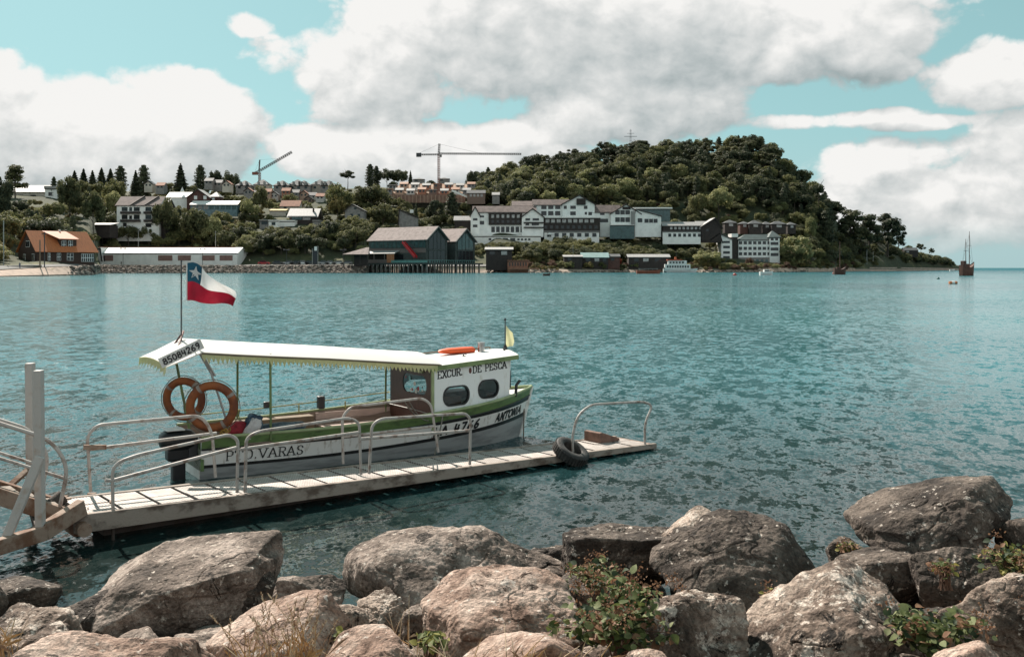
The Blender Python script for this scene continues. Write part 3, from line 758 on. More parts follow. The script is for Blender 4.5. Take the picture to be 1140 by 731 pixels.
for yy in (247.2, 252.6): bal.box(((583 - CX) * k, 761.6, H + (HY - yy - 1.4) * k), ((605 - CX) * k, 763.3, H + (HY - yy) * k))
bal.build('balcony', dark_wood, T)
wing(T, 571, 600, 240, 229, 223.5, 783, 14, 'x', dark_wood, brown_roof, [(586, 231, 589, 235, win_pale)], eave=1.0)
wing(T, 594, 640, 246, 228, 221.8, 776, 13, 'x', white_wall, brown_roof, rows([602.6 + 7.7 * i for i in range(5)], [228.0, 235.0], 5.8, 4.8), eave=1.0)
wing(T, 626, 662, 246, 227, 217.0, 774, 16, 'y', white_wall, brown_roof, [(627.6, 229, 631, 232.6), (635, 229, 641, 232.6), (634.8, 235.5, 641, 239.6), (650, 229, 654, 232.6), (655, 236, 659, 239.6), (651, 236, 653.5, 239)], eave=1.2, apex=645)
bb = MB(); k = 772.6 / F; bb.box(((642 - CX) * k, 772.4, H + (HY - 228) * k), ((652 - CX) * k, 773.9, H + (HY - 221) * k)); bb.build('balcony', dark_wood, T)
wing(T, 604, 668, 258, 242.6, 241.4, 767, 9, 'flat', dark_wood, white_roof, [(607.4 + 6.2 * i, 244, 611.6 + 6.2 * i, 247.8, win_pale) for i in range(9)] + [(606 + 6.2 * i, 251, 609.4 + 6.2 * i, 254.6) for i in range(10)], eave=.6)
wing(T, 606, 667, 266, 258, 257.2, 763.5, 5, 'flat', white_wall, grey_roof, rows([609 + 8.4 * i for i in range(7)], [259.4], 4.6, 4.2), eave=.4)
wing(T, 660, 690, 258, 236, 228, 775, 14, 'x', white_wall, brown_roof, [(668, 236, 673, 239.5), (667, 243.5, 677, 247.5), (679, 236, 683, 239)], eave=1.0)
wing(T, 680, 713, 258, 237.5, 227.2, 771, 15, 'y', white_wall, brown_roof, [(685 + 5.6 * i, 234.0, 690 + 5.6 * i, 238.8) for i in range(3)] + [(685 + 5.6 * i, 242.0, 690 + 5.6 * i, 247.2) for i in range(3)] + [(693, 230.3, 702, 233.4, dark_wood)], eave=1.0, apex=697)
wing(T, 679, 706, 260, 250.6, 250.2, 767.5, 3, 'flat', win_teal, white_roof, [], eave=.3)
wing(T, 703, 707, 260, 236, 235, 768.5, 3, 'flat', pm('stone_pier', (.30, .29, .28), .9), grey_roof, [], eave=.1)
wing(T, 706, 736, 258, 240.2, 232.5, 770, 14, 'y', white_wall, grey_roof, [(710, 243, 715, 247.5), (717.5, 243.6, 722, 248), (722.6, 243.6, 727, 248), (727.6, 243.6, 732, 248)], eave=.8, apex=707.5)
wing(T, 707, 746, 241, 232.4, 231.0, 784, 12, 'flat', win_teal, white_roof, [], eave=1.6)
wing(T, 527, 602, 274, 263, 262.3, 746, 20, 'flat', white_wall, white_roof, [(552, 265, 557.5, 268), (560, 265, 565.5, 268), (568, 265, 573.5, 268)] + [(576 + 4 * i, 265.4, 578.4 + 4 * i, 267.6) for i in range(4)] + [(544, 265, 547, 267.4)], eave=.3)
um = MB(); k = 756 / F; c_ = P_at(612, 260, 756); um.lathe([(.05, -4), (.05, 0), (4.0, -.9), (.05, .7)], 10, X=Matrix.Translation(c_)); um.build('parasol', white_roof, T)

# dark timber lodge right of the hotel
T = bthing('lodge', 'low dark timber lodge with grey metal roof beside the hotel', 768, 262, 768, 'lodge')
wing(T, 738, 782, 262, 251.0, 247.0, 768, 12, 'x', dark_wood, grey_roof, [(746 + 4.6 * i, 252.6, 748.6 + 4.6 * i, 255.4, win_pale) for i in range(8)], eave=.8)
wing(T, 738, 780, 266, 258.0, 257.6, 764.5, 2, 'flat', white_wall, grey_roof, rows([744 + 5.5 * i for i in range(7)], [260], 3.2, 3.6), eave=.1)
wing(T, 781, 803, 264, 252, 242.5, 766, 16, 'y', dark_wood, grey_roof, [(786, 255, 789, 257.5)], eave=1.2, apex=796)
wing(T, 776, 797, 256, 250.0, 246.2, 777, 12, 'x', dark_wood, grey_roof, [], eave=.6)
# cabins behind the lodge
for i, (a, b_, yb, ye, yr, ax, lab) in enumerate([
    (807, 820, 254, 248, 244.4, 'hip', 'dark cabin with slate roof, first of the cabin row under the hill'),
    (824, 834, 255, 249, 246.2, 'hip', 'brown cabin squeezed second in the cabin row under the hill'),
    (834, 848, 255, 249, 245.0, 'hip', 'dark cabin with bright windows in the middle of the cabin row'),
    (849, 859, 254, 249.6, 246.4, 'hip', 'small dark cabin fourth along the cabin row under the hill'),
    (859, 875, 255, 249.4, 245.8, 'hip', 'wide dark cabin with pale window in the cabin row under the hill'),
    (877, 886, 255, 250, 247.0, 'hip', 'last grey cabin of the row, half behind trees')]):
    T = bthing('cabin', lab, (a + b_) / 2, yb, 815, 'cabin', 'dark cabins in a row under the hill')
    wing(T, a, b_, yb, ye, yr, 815 + (i % 2) * 5, 9, ax, dark_wood if i != 1 else redwood, dark_roof, [(a + (b_ - a) * .35, ye + .8, a + (b_ - a) * .7, ye + 3.6, win_pale)], eave=.7, framed=None)
# white apartment hotel with green roof near the beach
T = bthing('apartment_block', 'white four-storey block with green slate roof behind the narrow beach', 842, 292, 772, 'apartment block')
wing(T, 822, 866, 293, 267.0, 260.6, 772, 13, 'hip', white_wall, green_roof, rows([822.6 + 5.3 * i for i in range(7)], [268.6, 274.8, 280.8], 3.6, 3.3), eave=.7)
wing(T, 822, 866, 297, 287.0, 286.6, 770.6, 1.2, 'flat', pm('stone_base', (.30, .28, .26), .9, .3, .4), grey_roof, [(826 + 5.2 * i, 288.6, 829 + 5.2 * i, 292.6, win_teal) for i in range(8)], eave=.05)
wing(T, 857, 868, 288, 264, 256.4, 770, 15, 'hip', white_wall, green_roof, rows([858, 863], [265], 3.2, 2.6) + [(858, 269.4, 866.5, 272.6), (858, 275.6, 866.5, 278.8), (858, 281.6, 866.5, 285)], eave=1.2)
wing(T, 803, 815, 292, 266, 259.4, 768, 18, 'y', white_wall, grey_roof, [(805, 268.2, 812.5, 270.6), (805, 273.6, 812.5, 276.4), (805, 279.6, 812.5, 282.4), (805, 285, 812.5, 288)], eave=.9, apex=801)
wing(T, 815, 821, 292, 264, 260, 769, 12, 'flat', dark_wood, white_roof, [], eave=.4)
gb = MB(); k = 767.2 / F
gb.add([((790 - CX) * k, 766, H + (HY - 267) * k), ((801 - CX) * k, 766, H + (HY - 259.4) * k), ((801 - CX) * k, 780, H + (HY - 259.4) * k), ((790 - CX) * k, 780, H + (HY - 267) * k),
        ((790 - CX) * k, 766, H + (HY - 268) * k), ((801 - CX) * k, 766, H + (HY - 260.4) * k), ((801 - CX) * k, 780, H + (HY - 260.4) * k), ((790 - CX) * k, 780, H + (HY - 268) * k)],
       [(0, 1, 2, 3), (7, 6, 5, 4), (0, 4, 5, 1), (1, 5, 6, 2), (2, 6, 7, 3), (3, 7, 4, 0)]); gb.build('porch_roof', grey_roof, T)

# restaurant on stilts over the water, turned towards the left
T = thing('restaurant', 'dark green timber restaurant with two glazed gables on stilts over the water', 'restaurant', P_z(410.5, 303.7, 0), R(-36)); RL = T
k = 1.0
Lw, Wg, zf, ze_, zr_ = 49, 20, 6.3, 21.0, 28.8
def gable_block(x0, x1, y0, y1, zb, ze, zr, wm, rm, ov=1.0, name='wall'):
    """ridge along local x"""
    mb = MB(); ym = (y0 + y1) / 2
    mb.box((x0, y0, zb), (x1, y1, ze))
    mb.add([(x1 - .01, y0, ze), (x1 - .01, y1, ze), (x1 - .01, ym, zr)], [(0, 1, 2)]); mb.add([(x0 + .01, y0, ze), (x0 + .01, y1, ze), (x0 + .01, ym, zr)], [(0, 2, 1)])
    mb.build(name, wm, T)
    rf = MB(); s_ = (zr - ze) / (ym - y0)
    for ya in (y0 - ov, y1 + ov):
        zz = ze - s_ * ov
        q = [(x0 - ov, ya, zz), (x1 + ov * 1.6, ya, zz), (x1 + ov * 1.6, ym, zr), (x0 - ov, ym, zr)]
        rf.add(q + [(a, b_, c_ + .4) for a, b_, c_ in q], [(0, 1, 2, 3), (7, 6, 5, 4), (0, 4, 5, 1), (1, 5, 6, 2), (2, 6, 7, 3), (3, 7, 4, 0)])
    rf.build('roof', rm, T)
shing = pm('weathered_shingles', (.33, .265, .25), .9, .3, .5, .5, 2.5)
wood_grey = pm('weathered_boards', (.17, .14, .13), .9, .35, .8, stretch=(1, 1, 6))
gable_block(0, Lw, 0, Wg, zf, ze_, zr_, teal_wood, shing)
gable_block(12, Lw + 1, Wg + 7, Wg + 7 + 20, zf, ze_ - .6, zr_ - .5, teal_wood, shing)
mb = MB(); mb.box((30, Wg + .02, zf), (Lw - 6, Wg + 7, ze_ - 2)); mb.build('link_wall', dark_wood, T)
mb = MB(); mb.box((1, -.25, ze_ - 5), (Lw - .8, -.03, ze_ - 1.0)); mb.build('window_band', win_teal, T)
mb = MB()
for i in range(13): mb.box((2 + i * 3.7, -.40, ze_ - 5.2), (2.35 + i * 3.7, -.26, ze_ - .8))
mb.box((.6, -.42, ze_ - 5.6), (Lw - .5, -.27, ze_ - 5.1)); mb.build('mullion', teal_wood, T)
mb = MB(); mb.box((.2, -.20, 12.6), (Lw - .2, -.04, ze_ - 5.5)); mb.build('cladding', wood_grey, T)
mb = MB(); mb.box((.4, -.22, zf + .4), (30, -.05, 11.6)); mb.build('ground_floor_window', win_dark, T)
mb = MB()   # lower porch roof and its posts
q = [(-1.5, -5, 12.0), (27, -5, 12.0), (27, -.3, 13.8), (-1.5, -.3, 13.8)]
mb.add(q + [(a, b_, c_ + .35) for a, b_, c_ in q], [(0, 1, 2, 3), (7, 6, 5, 4), (0, 4, 5, 1), (1, 5, 6, 2), (2, 6, 7, 3), (3, 7, 4, 0)]); mb.build('porch_roof', grey_roof, T)
for xx in (-.5, 9, 18, 26): MB().box((xx, -4.8, zf), (xx + .4, -4.4, 12.1)).build('porch_post', wood_grey, T)
mb = MB(); mb.box((-1, -4.9, zf), (22, -4.7, zf + 2.2)); mb.build('porch_wall', wood_grey, T)
mb = MB(); mb.box((20.5, -4.98, zf + .2), (26.5, -4.72, 11.8)); mb.build('door_panel', pm('orange_boards', (.42, .17, .08), .8, .3, 1.0), T)
# glazed gables: frame members and panes
for (xg, y0, y1, ze, zr) in ((Lw, 0, Wg, ze_, zr_), (Lw + 1, Wg + 7, Wg + 27, ze_ - .6, zr_ - .5)):
    ym = (y0 + y1) / 2; ap = MB(); i_ = 2.0
    pts = [(y0 + i_, zf + 8.6), (y1 - i_, zf + 8.6), (y1 - i_, ze - .6), (ym, zr - 2.6), (y0 + i_, ze - .6)]
    ap.add([(xg + .06, a, b_) for a, b_ in pts] + [(xg + .2, a, b_) for a, b_ in pts], [(0, 1, 2, 3, 4), (9, 8, 7, 6, 5)] + [(i, (i + 1) % 5, (i + 1) % 5 + 5, i + 5) for i in range(5)])
    ap.build('gable_window', win_dark if y0 == 0 else win_teal, T)
    lo_ = MB(); lo_.box((xg + .06, y0 + i_, zf + .4), (xg + .2, y1 - i_, zf + 7.6)); lo_.build('gable_window', win_dark, T)
    fr = MB()
    for yy in (y0 + i_, y0 + (y1 - y0) * .32, ym, y0 + (y1 - y0) * .68, y1 - i_): fr.box((xg + .21, yy - .18, zf), (xg + .35, yy + .18, zr - 2.2 - abs(yy - ym) * .78))
    fr.box((xg + .22, y0 + .5, zf + 7.7), (xg + .42, y1 - .5, zf + 8.5)); fr.build('gable_frame', teal_wood, T)
    bg_ = MB()
    for sgn in (-1, 1):
        ye2 = ym + sgn * (ym - y0 + 1.0); bg_.bar((xg + 1.3, ye2, ze - .8), (xg + 1.3, ym, zr - .05), .5, .9)
    bg_.build('bargeboard', teal_wood, T)
mb = MB(); mb.box((-3, -7, zf - .9), (Lw + 7, Wg + 28, zf - .003)); mb.build('deck', teal_wood, T)
for i in range(16):
    for yy in ((-6.3, 4) if i < 13 else (-6.3, 1, 8, 15, 22, 30, 38, 45)):
        MB().tube([(-2 + i * 3.8, yy, -2.5), (-2 + i * 3.8, yy, zf - .85)], .55, 6, 0, False).build('pile', pm('wet_piles', (.20, .18, .165), .9, .5, .6), T)
mb = MB()
mb.box((26, -6.9, zf + 1.5), (Lw + 6.8, -6.75, zf + 1.75)); mb.box((Lw + 6.6, -6.9, zf + 1.5), (Lw + 6.8, Wg + 23.5, zf + 1.75))
for i in range(14): mb.box((26.2 + i * 2.4, -6.88, zf), (26.4 + i * 2.4, -6.76, zf + 1.5))
for i in range(22): mb.box((Lw + 6.62, -6.5 + i * 2.2, zf), (Lw + 6.78, -6.3 + i * 2.2, zf + 1.5))
mb.box((26, -6.85, zf + .2), (Lw + 6.5, -6.8, zf + 1.3)); mb.build('railing', pm('pale_green_railing', (.13, .28, .26), .5, .3, .8), T)
mb = MB(); red = pm('red_paint', (.50, .022, .03), .5, .2, .8)
a = Vector((31, -1.2, 19.0)); b_ = Vector((45, -5.2, zf + 3.2))
for dy in (-1.1, 1.1):
    mb.bar(a + Vector((0, dy, .3)), b_ + Vector((0, dy, .3)), .22, 1.5)
for i in range(12):
    p = a.lerp(b_, i / 11.0); mb.box((p.x - .5, p.y - 1.1, p.z - .1), (p.x + .5, p.y + 1.1, p.z))
mb.build('staircase', red, T)
KEEP.append((408, 540, 252, 302, 600))
# open pavilion beside it
T = bthing('pavilion', 'grey pyramid-roofed pavilion left of the stilt restaurant', 396, 289, 606, 'pavilion')
rf = MB(); k = 606 / F
q = [P_at(381, 283, 604), P_at(410, 283, 604), P_at(412, 283, 622), P_at(385, 283, 622), P_at(408, 275.3, 613), P_at(411, 275.3, 613)]
rf.add(q, [(0, 1, 5, 4), (1, 2, 5), (2, 3, 4, 5), (3, 0, 4), (3, 2, 1, 0)]); rf.build('roof', shing, T)
for px in (383, 392, 401, 409): MB().tube([P_at(px, 296, 605), P_at(px, 283, 605)], .25, 6).build('post', dark_wood, T)
mb = MB(); mb.box(tuple(P_at(394, 296, 612)), tuple(P_at(410, 283.2, 616))); mb.build('wall', dark_wood, T)
KEEP[:] = [(a, b_, c_, c_ + .5 * (d_ - c_), Y_) if 636 < Y_ < 694 and c_ > 270 else (a, b_, c_, d_, Y_) for a, b_, c_, d_, Y_ in KEEP]
KEEP.append((381, 412, 275, 298, 606))
BARE = [(92, 268, 622, 676), (14, 106, 425, 492)]

# red-roofed house on the left (turned a little to the right)
T = thing('house', 'brown timber house with bright orange roof and dormer by the beach', 'house', P_at(41, 293, 436), R(48)); k = 444 / F
def hx(v): return v * k / math.cos(R(23)) * 1.02
Lh, Wh = hx(58), 20.0; ze, zr = 14 * k, 36 * k
mb = MB(); mb.box((0, 0, -2), (Lh, Wh, ze))
mb.add([(.01, 0, ze), (.01, Wh, ze), (.01, Wh / 2, zr)], [(0, 2, 1)]); mb.add([(Lh - .01, 0, ze), (Lh - .01, Wh, ze), (Lh - .01, Wh / 2, zr)], [(0, 1, 2)]); mb.build('wall', brown_wall, T)
rf = MB()
for ya in (-.8, Wh + .8):
    s_ = (zr - ze) / (Wh / 2); zz = ze - s_ * .8
    q = [(-.9, ya, zz), (Lh + 1.6, ya, zz), (Lh + .9, Wh / 2, zr), (-.9, Wh / 2, zr)]
    rf.add(q + [(a, b_, c_ + .25) for a, b_, c_ in q], [(0, 1, 2, 3), (7, 6, 5, 4), (0, 4, 5, 1), (1, 5, 6, 2), (2, 6, 7, 3), (3, 7, 4, 0)])
rf.build('roof', orange_roof, T)
dm = MB(); x0, x1 = hx(25), hx(41.5); zt = zr - 3.2; yf = 2.2
dm.box((x0, yf, ze + .6), (x1, Wh / 2 - 1, zt - .6)); dw = dm.build('dormer', brown_wall, T)
q = [(x0 - .8, yf - .9, zt - .5), (x1 + .8, yf - .9, zt - .5), (x1 - 1.5, Wh / 2 - .1, zr - .1), (x0 - 5, Wh / 2 - .1, zr - .1)]
rf = MB(); rf.add(q + [(a, b_, c_ + .3) for a, b_, c_ in q], [(0, 1, 2, 3), (7, 6, 5, 4), (0, 4, 5, 1), (1, 5, 6, 2), (2, 6, 7, 3), (3, 7, 4, 0)])
d2_ = rf.build('dormer_roof', pm('orange_sheet_pale', (.60, .24, .13), .65, .15, .4), dw)
def hwin(x0, x1, z0, z1, y=0.0, par=None, n=2):
    fr = MB(); fr.box((x0, y - .16, z0), (x1, y - .04, z1)); fo = fr.build('window', trim_white, par or T)
    pn = MB(); w_ = (x1 - x0) / n
    for i in range(n):
        for j in range(2): pn.box((x0 + w_ * i + .13, y - .22, z0 + (z1 - z0) * j / 2 + .12), (x0 + w_ * (i + 1) - .13, y - .163, z0 + (z1 - z0) * (j + 1) / 2 - .12))
    pn.build('pane', win_dark, fo)
hwin(x0 + .6, x0 + 2.6, ze + 1.0, zt - 1.0, yf, dw); hwin(x0 + 3.6, x0 + 5.6, ze + 1.0, zt - 1.0, yf, dw)
for a, b_ in ((10.5, 13.2), (19.5, 23.5), (29.5, 36)): hwin(hx(a), hx(b_), 1.2, 4.6)
hwin(hx(44), hx(57), .8, 4.4, n=6)
def gwin(y0, y1, z0, z1):
    fr = MB(); fr.box((-.16, y0, z0), (-.04, y1, z1)); fo = fr.build('window', trim_white, T)
    pn = MB(); pn.box((-.22, y0 + .2, z0 + .2), (-.163, (y0 + y1) / 2 - .1, z1 - .2)); pn.box((-.22, (y0 + y1) / 2 + .1, z0 + .2), (-.163, y1 - .2, z1 - .2)); pn.build('pane', win_dark, fo)
gwin(7.5, 11.5, ze + 1.6, ze + 4.4); gwin(2.5, 5.0, 1.0, 4.2); gwin(12, 14.5, 1.0, 4.2)
ch = MB(); ch.box((hx(31), Wh / 2 - .5, zr - .5), (hx(32.5), Wh / 2 + .5, zr + 1.0)); ch.build('chimney', white_wall, T)
KEEP.append((16, 104, 256, 294, 450))
# long white hall
T = bthing('hall', 'long low white hall with brown shuttered windows behind the stone sea wall', 180, 294, 630, 'hall')
wing(T, 104, 264, 295.5, 281.5, 275.5, 630, 22, 'x', white_wall, white_roof, [(115, 284, 126, 290.4, shutter), (176, 284.2, 192, 290.2, shutter), (198, 284.2, 212.5, 290, shutter), (225, 284.2, 239, 290, shutter), (244.5, 284.2, 259, 290, shutter)], eave=.8)
wing(T, 97, 113, 295.5, 283, 275.8, 628, 22, 'y', white_wall, white_roof, [(98.5, 285, 103, 290, shutter), (115.8, 284, 117, 291, dark_wood)], eave=.6, apex=112)
MB().box(tuple(P_at(104, 276.4, 640.7)), tuple(P_at(262, 274.8, 641.3))).build('ridge_cap', brick_roof, T)
# apartment block on the slope
T = bthing('apartment_block', 'white block of flats with dark balconies and triple sloping roofs on the left slope', 165, 258, 690, 'flats')
wing(T, 130, 177, 262, 228.4, 218, 690, 20, 'x', white_wall, brown_roof, [(135.6, 230.6, 142, 235, win_dark), (144, 230.6, 147, 235), (149, 230.6, 155.5, 235), (162, 230.6, 168.5, 235), (170.5, 230.6, 173.5, 235),
     (135.6, 239, 142, 244), (144, 240, 147, 244), (149, 239, 155.5, 244), (162, 239, 168.5, 244), (170.5, 240, 173.5, 244), (162, 248.5, 168.5, 253), (137, 248, 141, 252)], eave=1.0)
wing(T, 173, 186, 262, 229, 221, 694, 16, 'x', dark_wood, grey_roof, [], eave=.4)
mb = MB(); k = 688.6 / F
for (a, c_, y_) in ((134, 156, 235.4), (134, 156, 244.4), (160, 175, 235.4), (160, 175, 244.4)):
    mb.box(((a - CX) * k, 688, H + (HY - y_ - 2.6) * k), ((c_ - CX) * k, 689.9, H + (HY - y_) * k))
    mb.build('balcony', dark_wood, T); mb = MB()
for i, pxr in enumerate((145.5, 161.5)):
    m2 = MB(); kk = 690 / F; m2.bar(((pxr - CX) * kk, 689.0, H + (HY - 228.6) * kk), ((pxr + 10 - CX) * kk, 699.6, H + (HY - 217.2) * kk), .8, .8); m2.build('roof_seam', dark_wood, T)
# building top left, white with grey roofs
T = bthing('villa', 'long white villa with pale roof below the big conifer, top left', 38, 228, 700, 'villa')
wing(T, -14, 52, 232, 213.5, 205.6, 700, 18, 'x', cream_wall, grey_roof, [(18, 217, 26, 222), (34, 217, 40, 222)], eave=.8)
wing(T, 50, 64, 230, 210, 207, 698, 14, 'flat', white_wall, grey_roof, [(54, 214, 58, 218)], eave=.5)
# long dark shed
T = bthing('shed', 'long dark shed with thin pale roof above the red-roofed house', 104, 258, 660, 'shed')
wing(T, 88, 122, 258, 250.5, 247.5, 660, 14, 'lean', dark_wood, grey_roof, [], eave=1.2)
# houses on the slope
T = bthing('house', 'dark red gabled house with white wing and glazed veranda on the upper slope', 222, 232, 780)
wing(T, 186, 216, 228, 219.5, 213.6, 786, 16, 'x', white_wall, white_roof, [], eave=.8)
wing(T, 208, 233, 228, 219.6, 210.6, 782, 14, 'y', redwood, grey_roof, [(216, 218, 219.5, 222, trim_white), (226.5, 218, 230, 222, trim_white)], eave=.8)
wing(T, 233, 244, 227, 219, 213, 786, 12, 'hip', redwood, grey_roof, [(236, 220.4, 239, 223, trim_white)], eave=.5)
wing(T, 212, 264, 235, 228, 223.2, 772, 8, 'lean', blue_glass, white_roof, [(214 + 6.3 * i, 229, 219 + 6.3 * i, 233, win_teal if i > 2 else grey_wall) for i in range(8)], eave=.6)
mb = MB(); c_ = P_at(203, 213.6, 790); mb.lathe([(1.6, 0), (1.2, 1.2), (.5, 2.6), (.05, 4.0)], 6, X=Matrix.Translation(c_), smooth=False); mb.build('turret', white_roof, T)
T = bthing('house', 'house with big pale grey roof and glazed upper floor in mid slope', 330, 248, 740)
wing(T, 322, 352, 250, 240.4, 231.6, 740, 20, 'x', dark_wood, grey_roof, [(325, 241.4, 336, 244.4, win_teal), (337, 241.4, 345.5, 244.8, win_pale)], eave=1.6)
wing(T, 348, 356, 250, 246, 245, 737, 10, 'flat', grey_wall, grey_roof, [], eave=.2)
ch = MB(); ch.box(tuple(P_at(348, 236, 745)), tuple(P_at(350, 232, 746.5))); ch.build('chimney', dark_wood, T)
T = bthing('annexe', 'small flat-roofed white annexe below the pale grey roof', 312, 254, 728, 'annexe')
wing(T, 289, 299, 255, 245.6, 244.6, 730, 9, 'flat', grey_wall, grey_roof, [(291, 246.5, 298, 250)], eave=.4)
wing(T, 299, 310, 256, 246, 244.8, 728, 9, 'flat', white_wall, white_roof, [(302.4, 247.4, 306.6, 250.6)], eave=.2)
wing(T, 310, 328, 254, 246.4, 245, 731, 9, 'flat', white_wall, white_roof, [], eave=.2)
T = bthing('house', 'small house with brick-orange roof high on the slope', 323, 231, 810)
wing(T, 312, 333, 233, 229.4, 222.8, 810, 14, 'x', cream_wall, brick_roof, [(316, 230, 319, 232)], eave=.6)
T = bthing('house', 'low yellow-roofed shed among shrubs on the slope', 307, 237, 780, 'shed')
wing(T, 300, 318, 238, 234.6, 232.4, 780, 8, 'lean', cream_wall, pm('yellow_sheet', (.5, .36, .12), .7), [], eave=.4)
T = bthing('house', 'grey weatherboard house with steep gable among dark trees', 395, 243, 745)
wing(T, 384, 405, 247, 234, 227.2, 745, 14, 'y', grey_wall, grey_roof, [(394, 231, 397, 233), (390, 238, 393, 241), (398, 238, 401, 241)], eave=.9, apex=392)
T = bthing('house', 'dark house with single sloping roof and one white window in the trees', 452, 246, 750)
wing(T, 444, 464, 249, 241.5, 233, 750, 12, 'y', grey_wall, dark_roof, [(456.4, 233.4, 460.4, 237, trim_white)], eave=.8, apex=444.5)
T = bthing('house', 'small dark house with pale roof left of the hotel', 514, 246, 775)
wing(T, 506, 525, 252, 245, 240.4, 775, 11, 'x', dark_wood, grey_roof, [], eave=.8)
T = bthing('house', 'pale house half hidden behind trees under the terraced ground', 486, 236, 800)
wing(T, 548, 556, 222, 217, 214, 860, 9, 'x', grey_wall, grey_roof, [], eave=.4)
# row of hilltop houses
hr = random.Random(5)
LB = ['grey two-storey house with twin dormers on the hilltop, ', 'dark-roofed house on the hilltop, ']
WHERE = ['left end of the row', 'under the slanting crane', 'right beside the slanting crane', 'middle of the row', 'third from the right of the row', 'second from the right of the row', 'right end of the row']
for i, px in enumerate((271, 291, 313, 330, 337, 355, 365)):
    T = bthing('house', LB[i % 2] + WHERE[i], px, 214, 900, 'house', 'houses in a row along the hilltop')
    w_ = 8.5; yb = 211 + (i % 3)
    wing(T, px - w_, px + w_, yb, 206.5 - (i % 2), 200.2 - (i % 2), 900 + 8 * (i % 2), 13, 'hip', grey_wall if i % 2 == 0 else cream_wall, dark_roof, [(px - 6, 207.4, px - 3, 210), (px + 2, 207.4, px + 5, 210)], eave=.8)
    for dx in (-4.5, 2.0):
        m2 = MB(); m2.box(tuple(P_at(px + dx, 206, 898)), tuple(P_at(px + dx + 3, 202.4, 903))); m2.build('dormer', pm('pale_dormer', (.3, .29, .28)), T)
# lower row, terraces of small houses
BL = ['peach', 'buff', 'grey', 'white', 'brick-coloured', 'brown']; BM = [pm('peach_wall', (.46, .30, .22)), cream_wall, grey_wall, pm('offwhite_wall', (.55, .53, .5)), pm('brick_wall', (.36, .15, .09)), pm('brown_wall', (.2, .13, .1))]
spots = [(276, 216, 2), (286, 219, 1), (297, 217, 0), (305, 220, 3), (318, 216, 4), (328, 218, 2), (338, 219, 0), (347, 221, 1), (356, 222, 3), (343, 225, 5), (352, 230, 3), (242, 207, 2), (252, 208, 1), (232, 205, 2), (178, 210, 2), (165, 208, 1)]
for i, (px, yb, c_) in enumerate(spots):
    T = bthing('house', BL[c_] + ' terrace house among the small houses below the hilltop row', px, yb, 868, 'house', BL[c_] + ' houses below the hilltop row')
    wing(T, px - 4.5, px + 4.5, yb + 1, yb - 3.5, yb - 7, 860 + (i % 4) * 3, 9, 'x' if i % 3 else 'y', BM[c_], dark_roof if i % 2 else brick_roof, [(px - 3, yb - 3, px - 1, yb - 1), (px + 1, yb - 3, px + 3, yb - 1)], eave=.4)
# building site on the hill: bare terraces, retaining wall, half-built houses
q = [P_at(434, 219, 880), P_at(536, 219, 880), P_at(528, 206, 935), P_at(445, 206, 935)]
mb = MB(); NX, NY = 26, 8; GG = []
for i in range(NX + 1):
    r_ = []
    for j in range(NY + 1):
        p = q[0].lerp(q[1], i / NX).lerp(q[3].lerp(q[2], i / NX), j / NY); p.z += math.floor(j / 2) * .9 - (j * .45) + hr.uniform(-.3, .3) + 1.0; r_.append(p)
    GG.append(r_)
mb.grid(GG, 0, False); o = mb.build('terrain', pm('bare_earth', (.36, .21, .14), .95, .35, .12, col2=(.30, .25, .2))); tag(o, 'bare orange earth terraces of the building site', 'earth', kind='structure')
T = bthing('retaining_wall', 'long brown retaining wall below the building site', 480, 221, 872, 'wall')
mb = MB(); a = P_at(434, 222, 872); b_ = P_at(518, 222, 872); mb.box((a.x, 871, a.z - 3), (b_.x, 872.5, P_at(480, 216.8, 872).z)); mb.build('wall_face', pm('wall_brown', (.27, .16, .12), .9, .3, .3), T)
m2 = MB()
for i in range(20): m2.box((a.x + i * (b_.x - a.x) / 20, 870.6, a.z - 3), (a.x + i * (b_.x - a.x) / 20 + .7, 870.97, P_at(480, 217.4, 872).z))
m2.build('buttress', pm('buttress_pale', (.42, .27, .2)), T)
T = bthing('ramp_wall', 'white sloping wall of the access ramp at the right of the building site', 512, 216, 872, 'wall')
mb = MB(); mb.bar(P_at(503, 212, 870), P_at(522, 220, 868), .6, 1.6); mb.build('coping', white_wall, T)
for i in range(16):
    px = 432 + (i % 8) * 12.5 + (i // 8) * 5; yb = (214.5 if i < 8 else 208.5) + (i % 3) * .7; c_ = [2, 4, 3, 0, 5, 2, 3, 4][(i * 3) % 8]
    T = bthing('unfinished_house', BL[c_] + ' half-built house on the bare terraces', px, yb, 885 + (i // 8) * 20, 'house', BL[c_] + ' half-built houses on the bare terraces')
    wing(T, px - 4.4, px + 4.4, yb + 1, yb - 3.6, yb - (6.2 if i % 4 else 4.4), 885 + (i // 8) * 20, 9, 'x' if i % 4 else 'flat', BM[c_], grey_roof if i % 3 else pm('orange_underlay', (.4, .2, .12)), [(px - 3, yb - 3, px - .6, yb - .6), (px + 1, yb - 3, px + 3, yb - .8)], eave=.3)
for (px, yb, lab) in ((466, 201.5, 'dark flat-roofed house behind the tower crane, left of it'), (494, 201, 'dark flat-roofed house behind the tower crane, right of it')):
    T = bthing('house', lab, px, yb, 950); wing(T, px - 6, px + 6, yb + 3, yb - 2, yb - 4, 950, 10, 'hip', grey_wall, dark_roof, [(px - 4, yb - 1.5, px - 1, yb + .5)], eave=.6)
T = bthing('house', 'brown long house at the right edge of the building site', 535, 221, 862); wing(T, 520, 540, 222, 215, 211.5, 862, 10, 'x', BM[5], dark_roof, [(523 + 4 * i, 216, 525.4 + 4 * i, 219, win_pale) for i in range(4)], eave=.5)
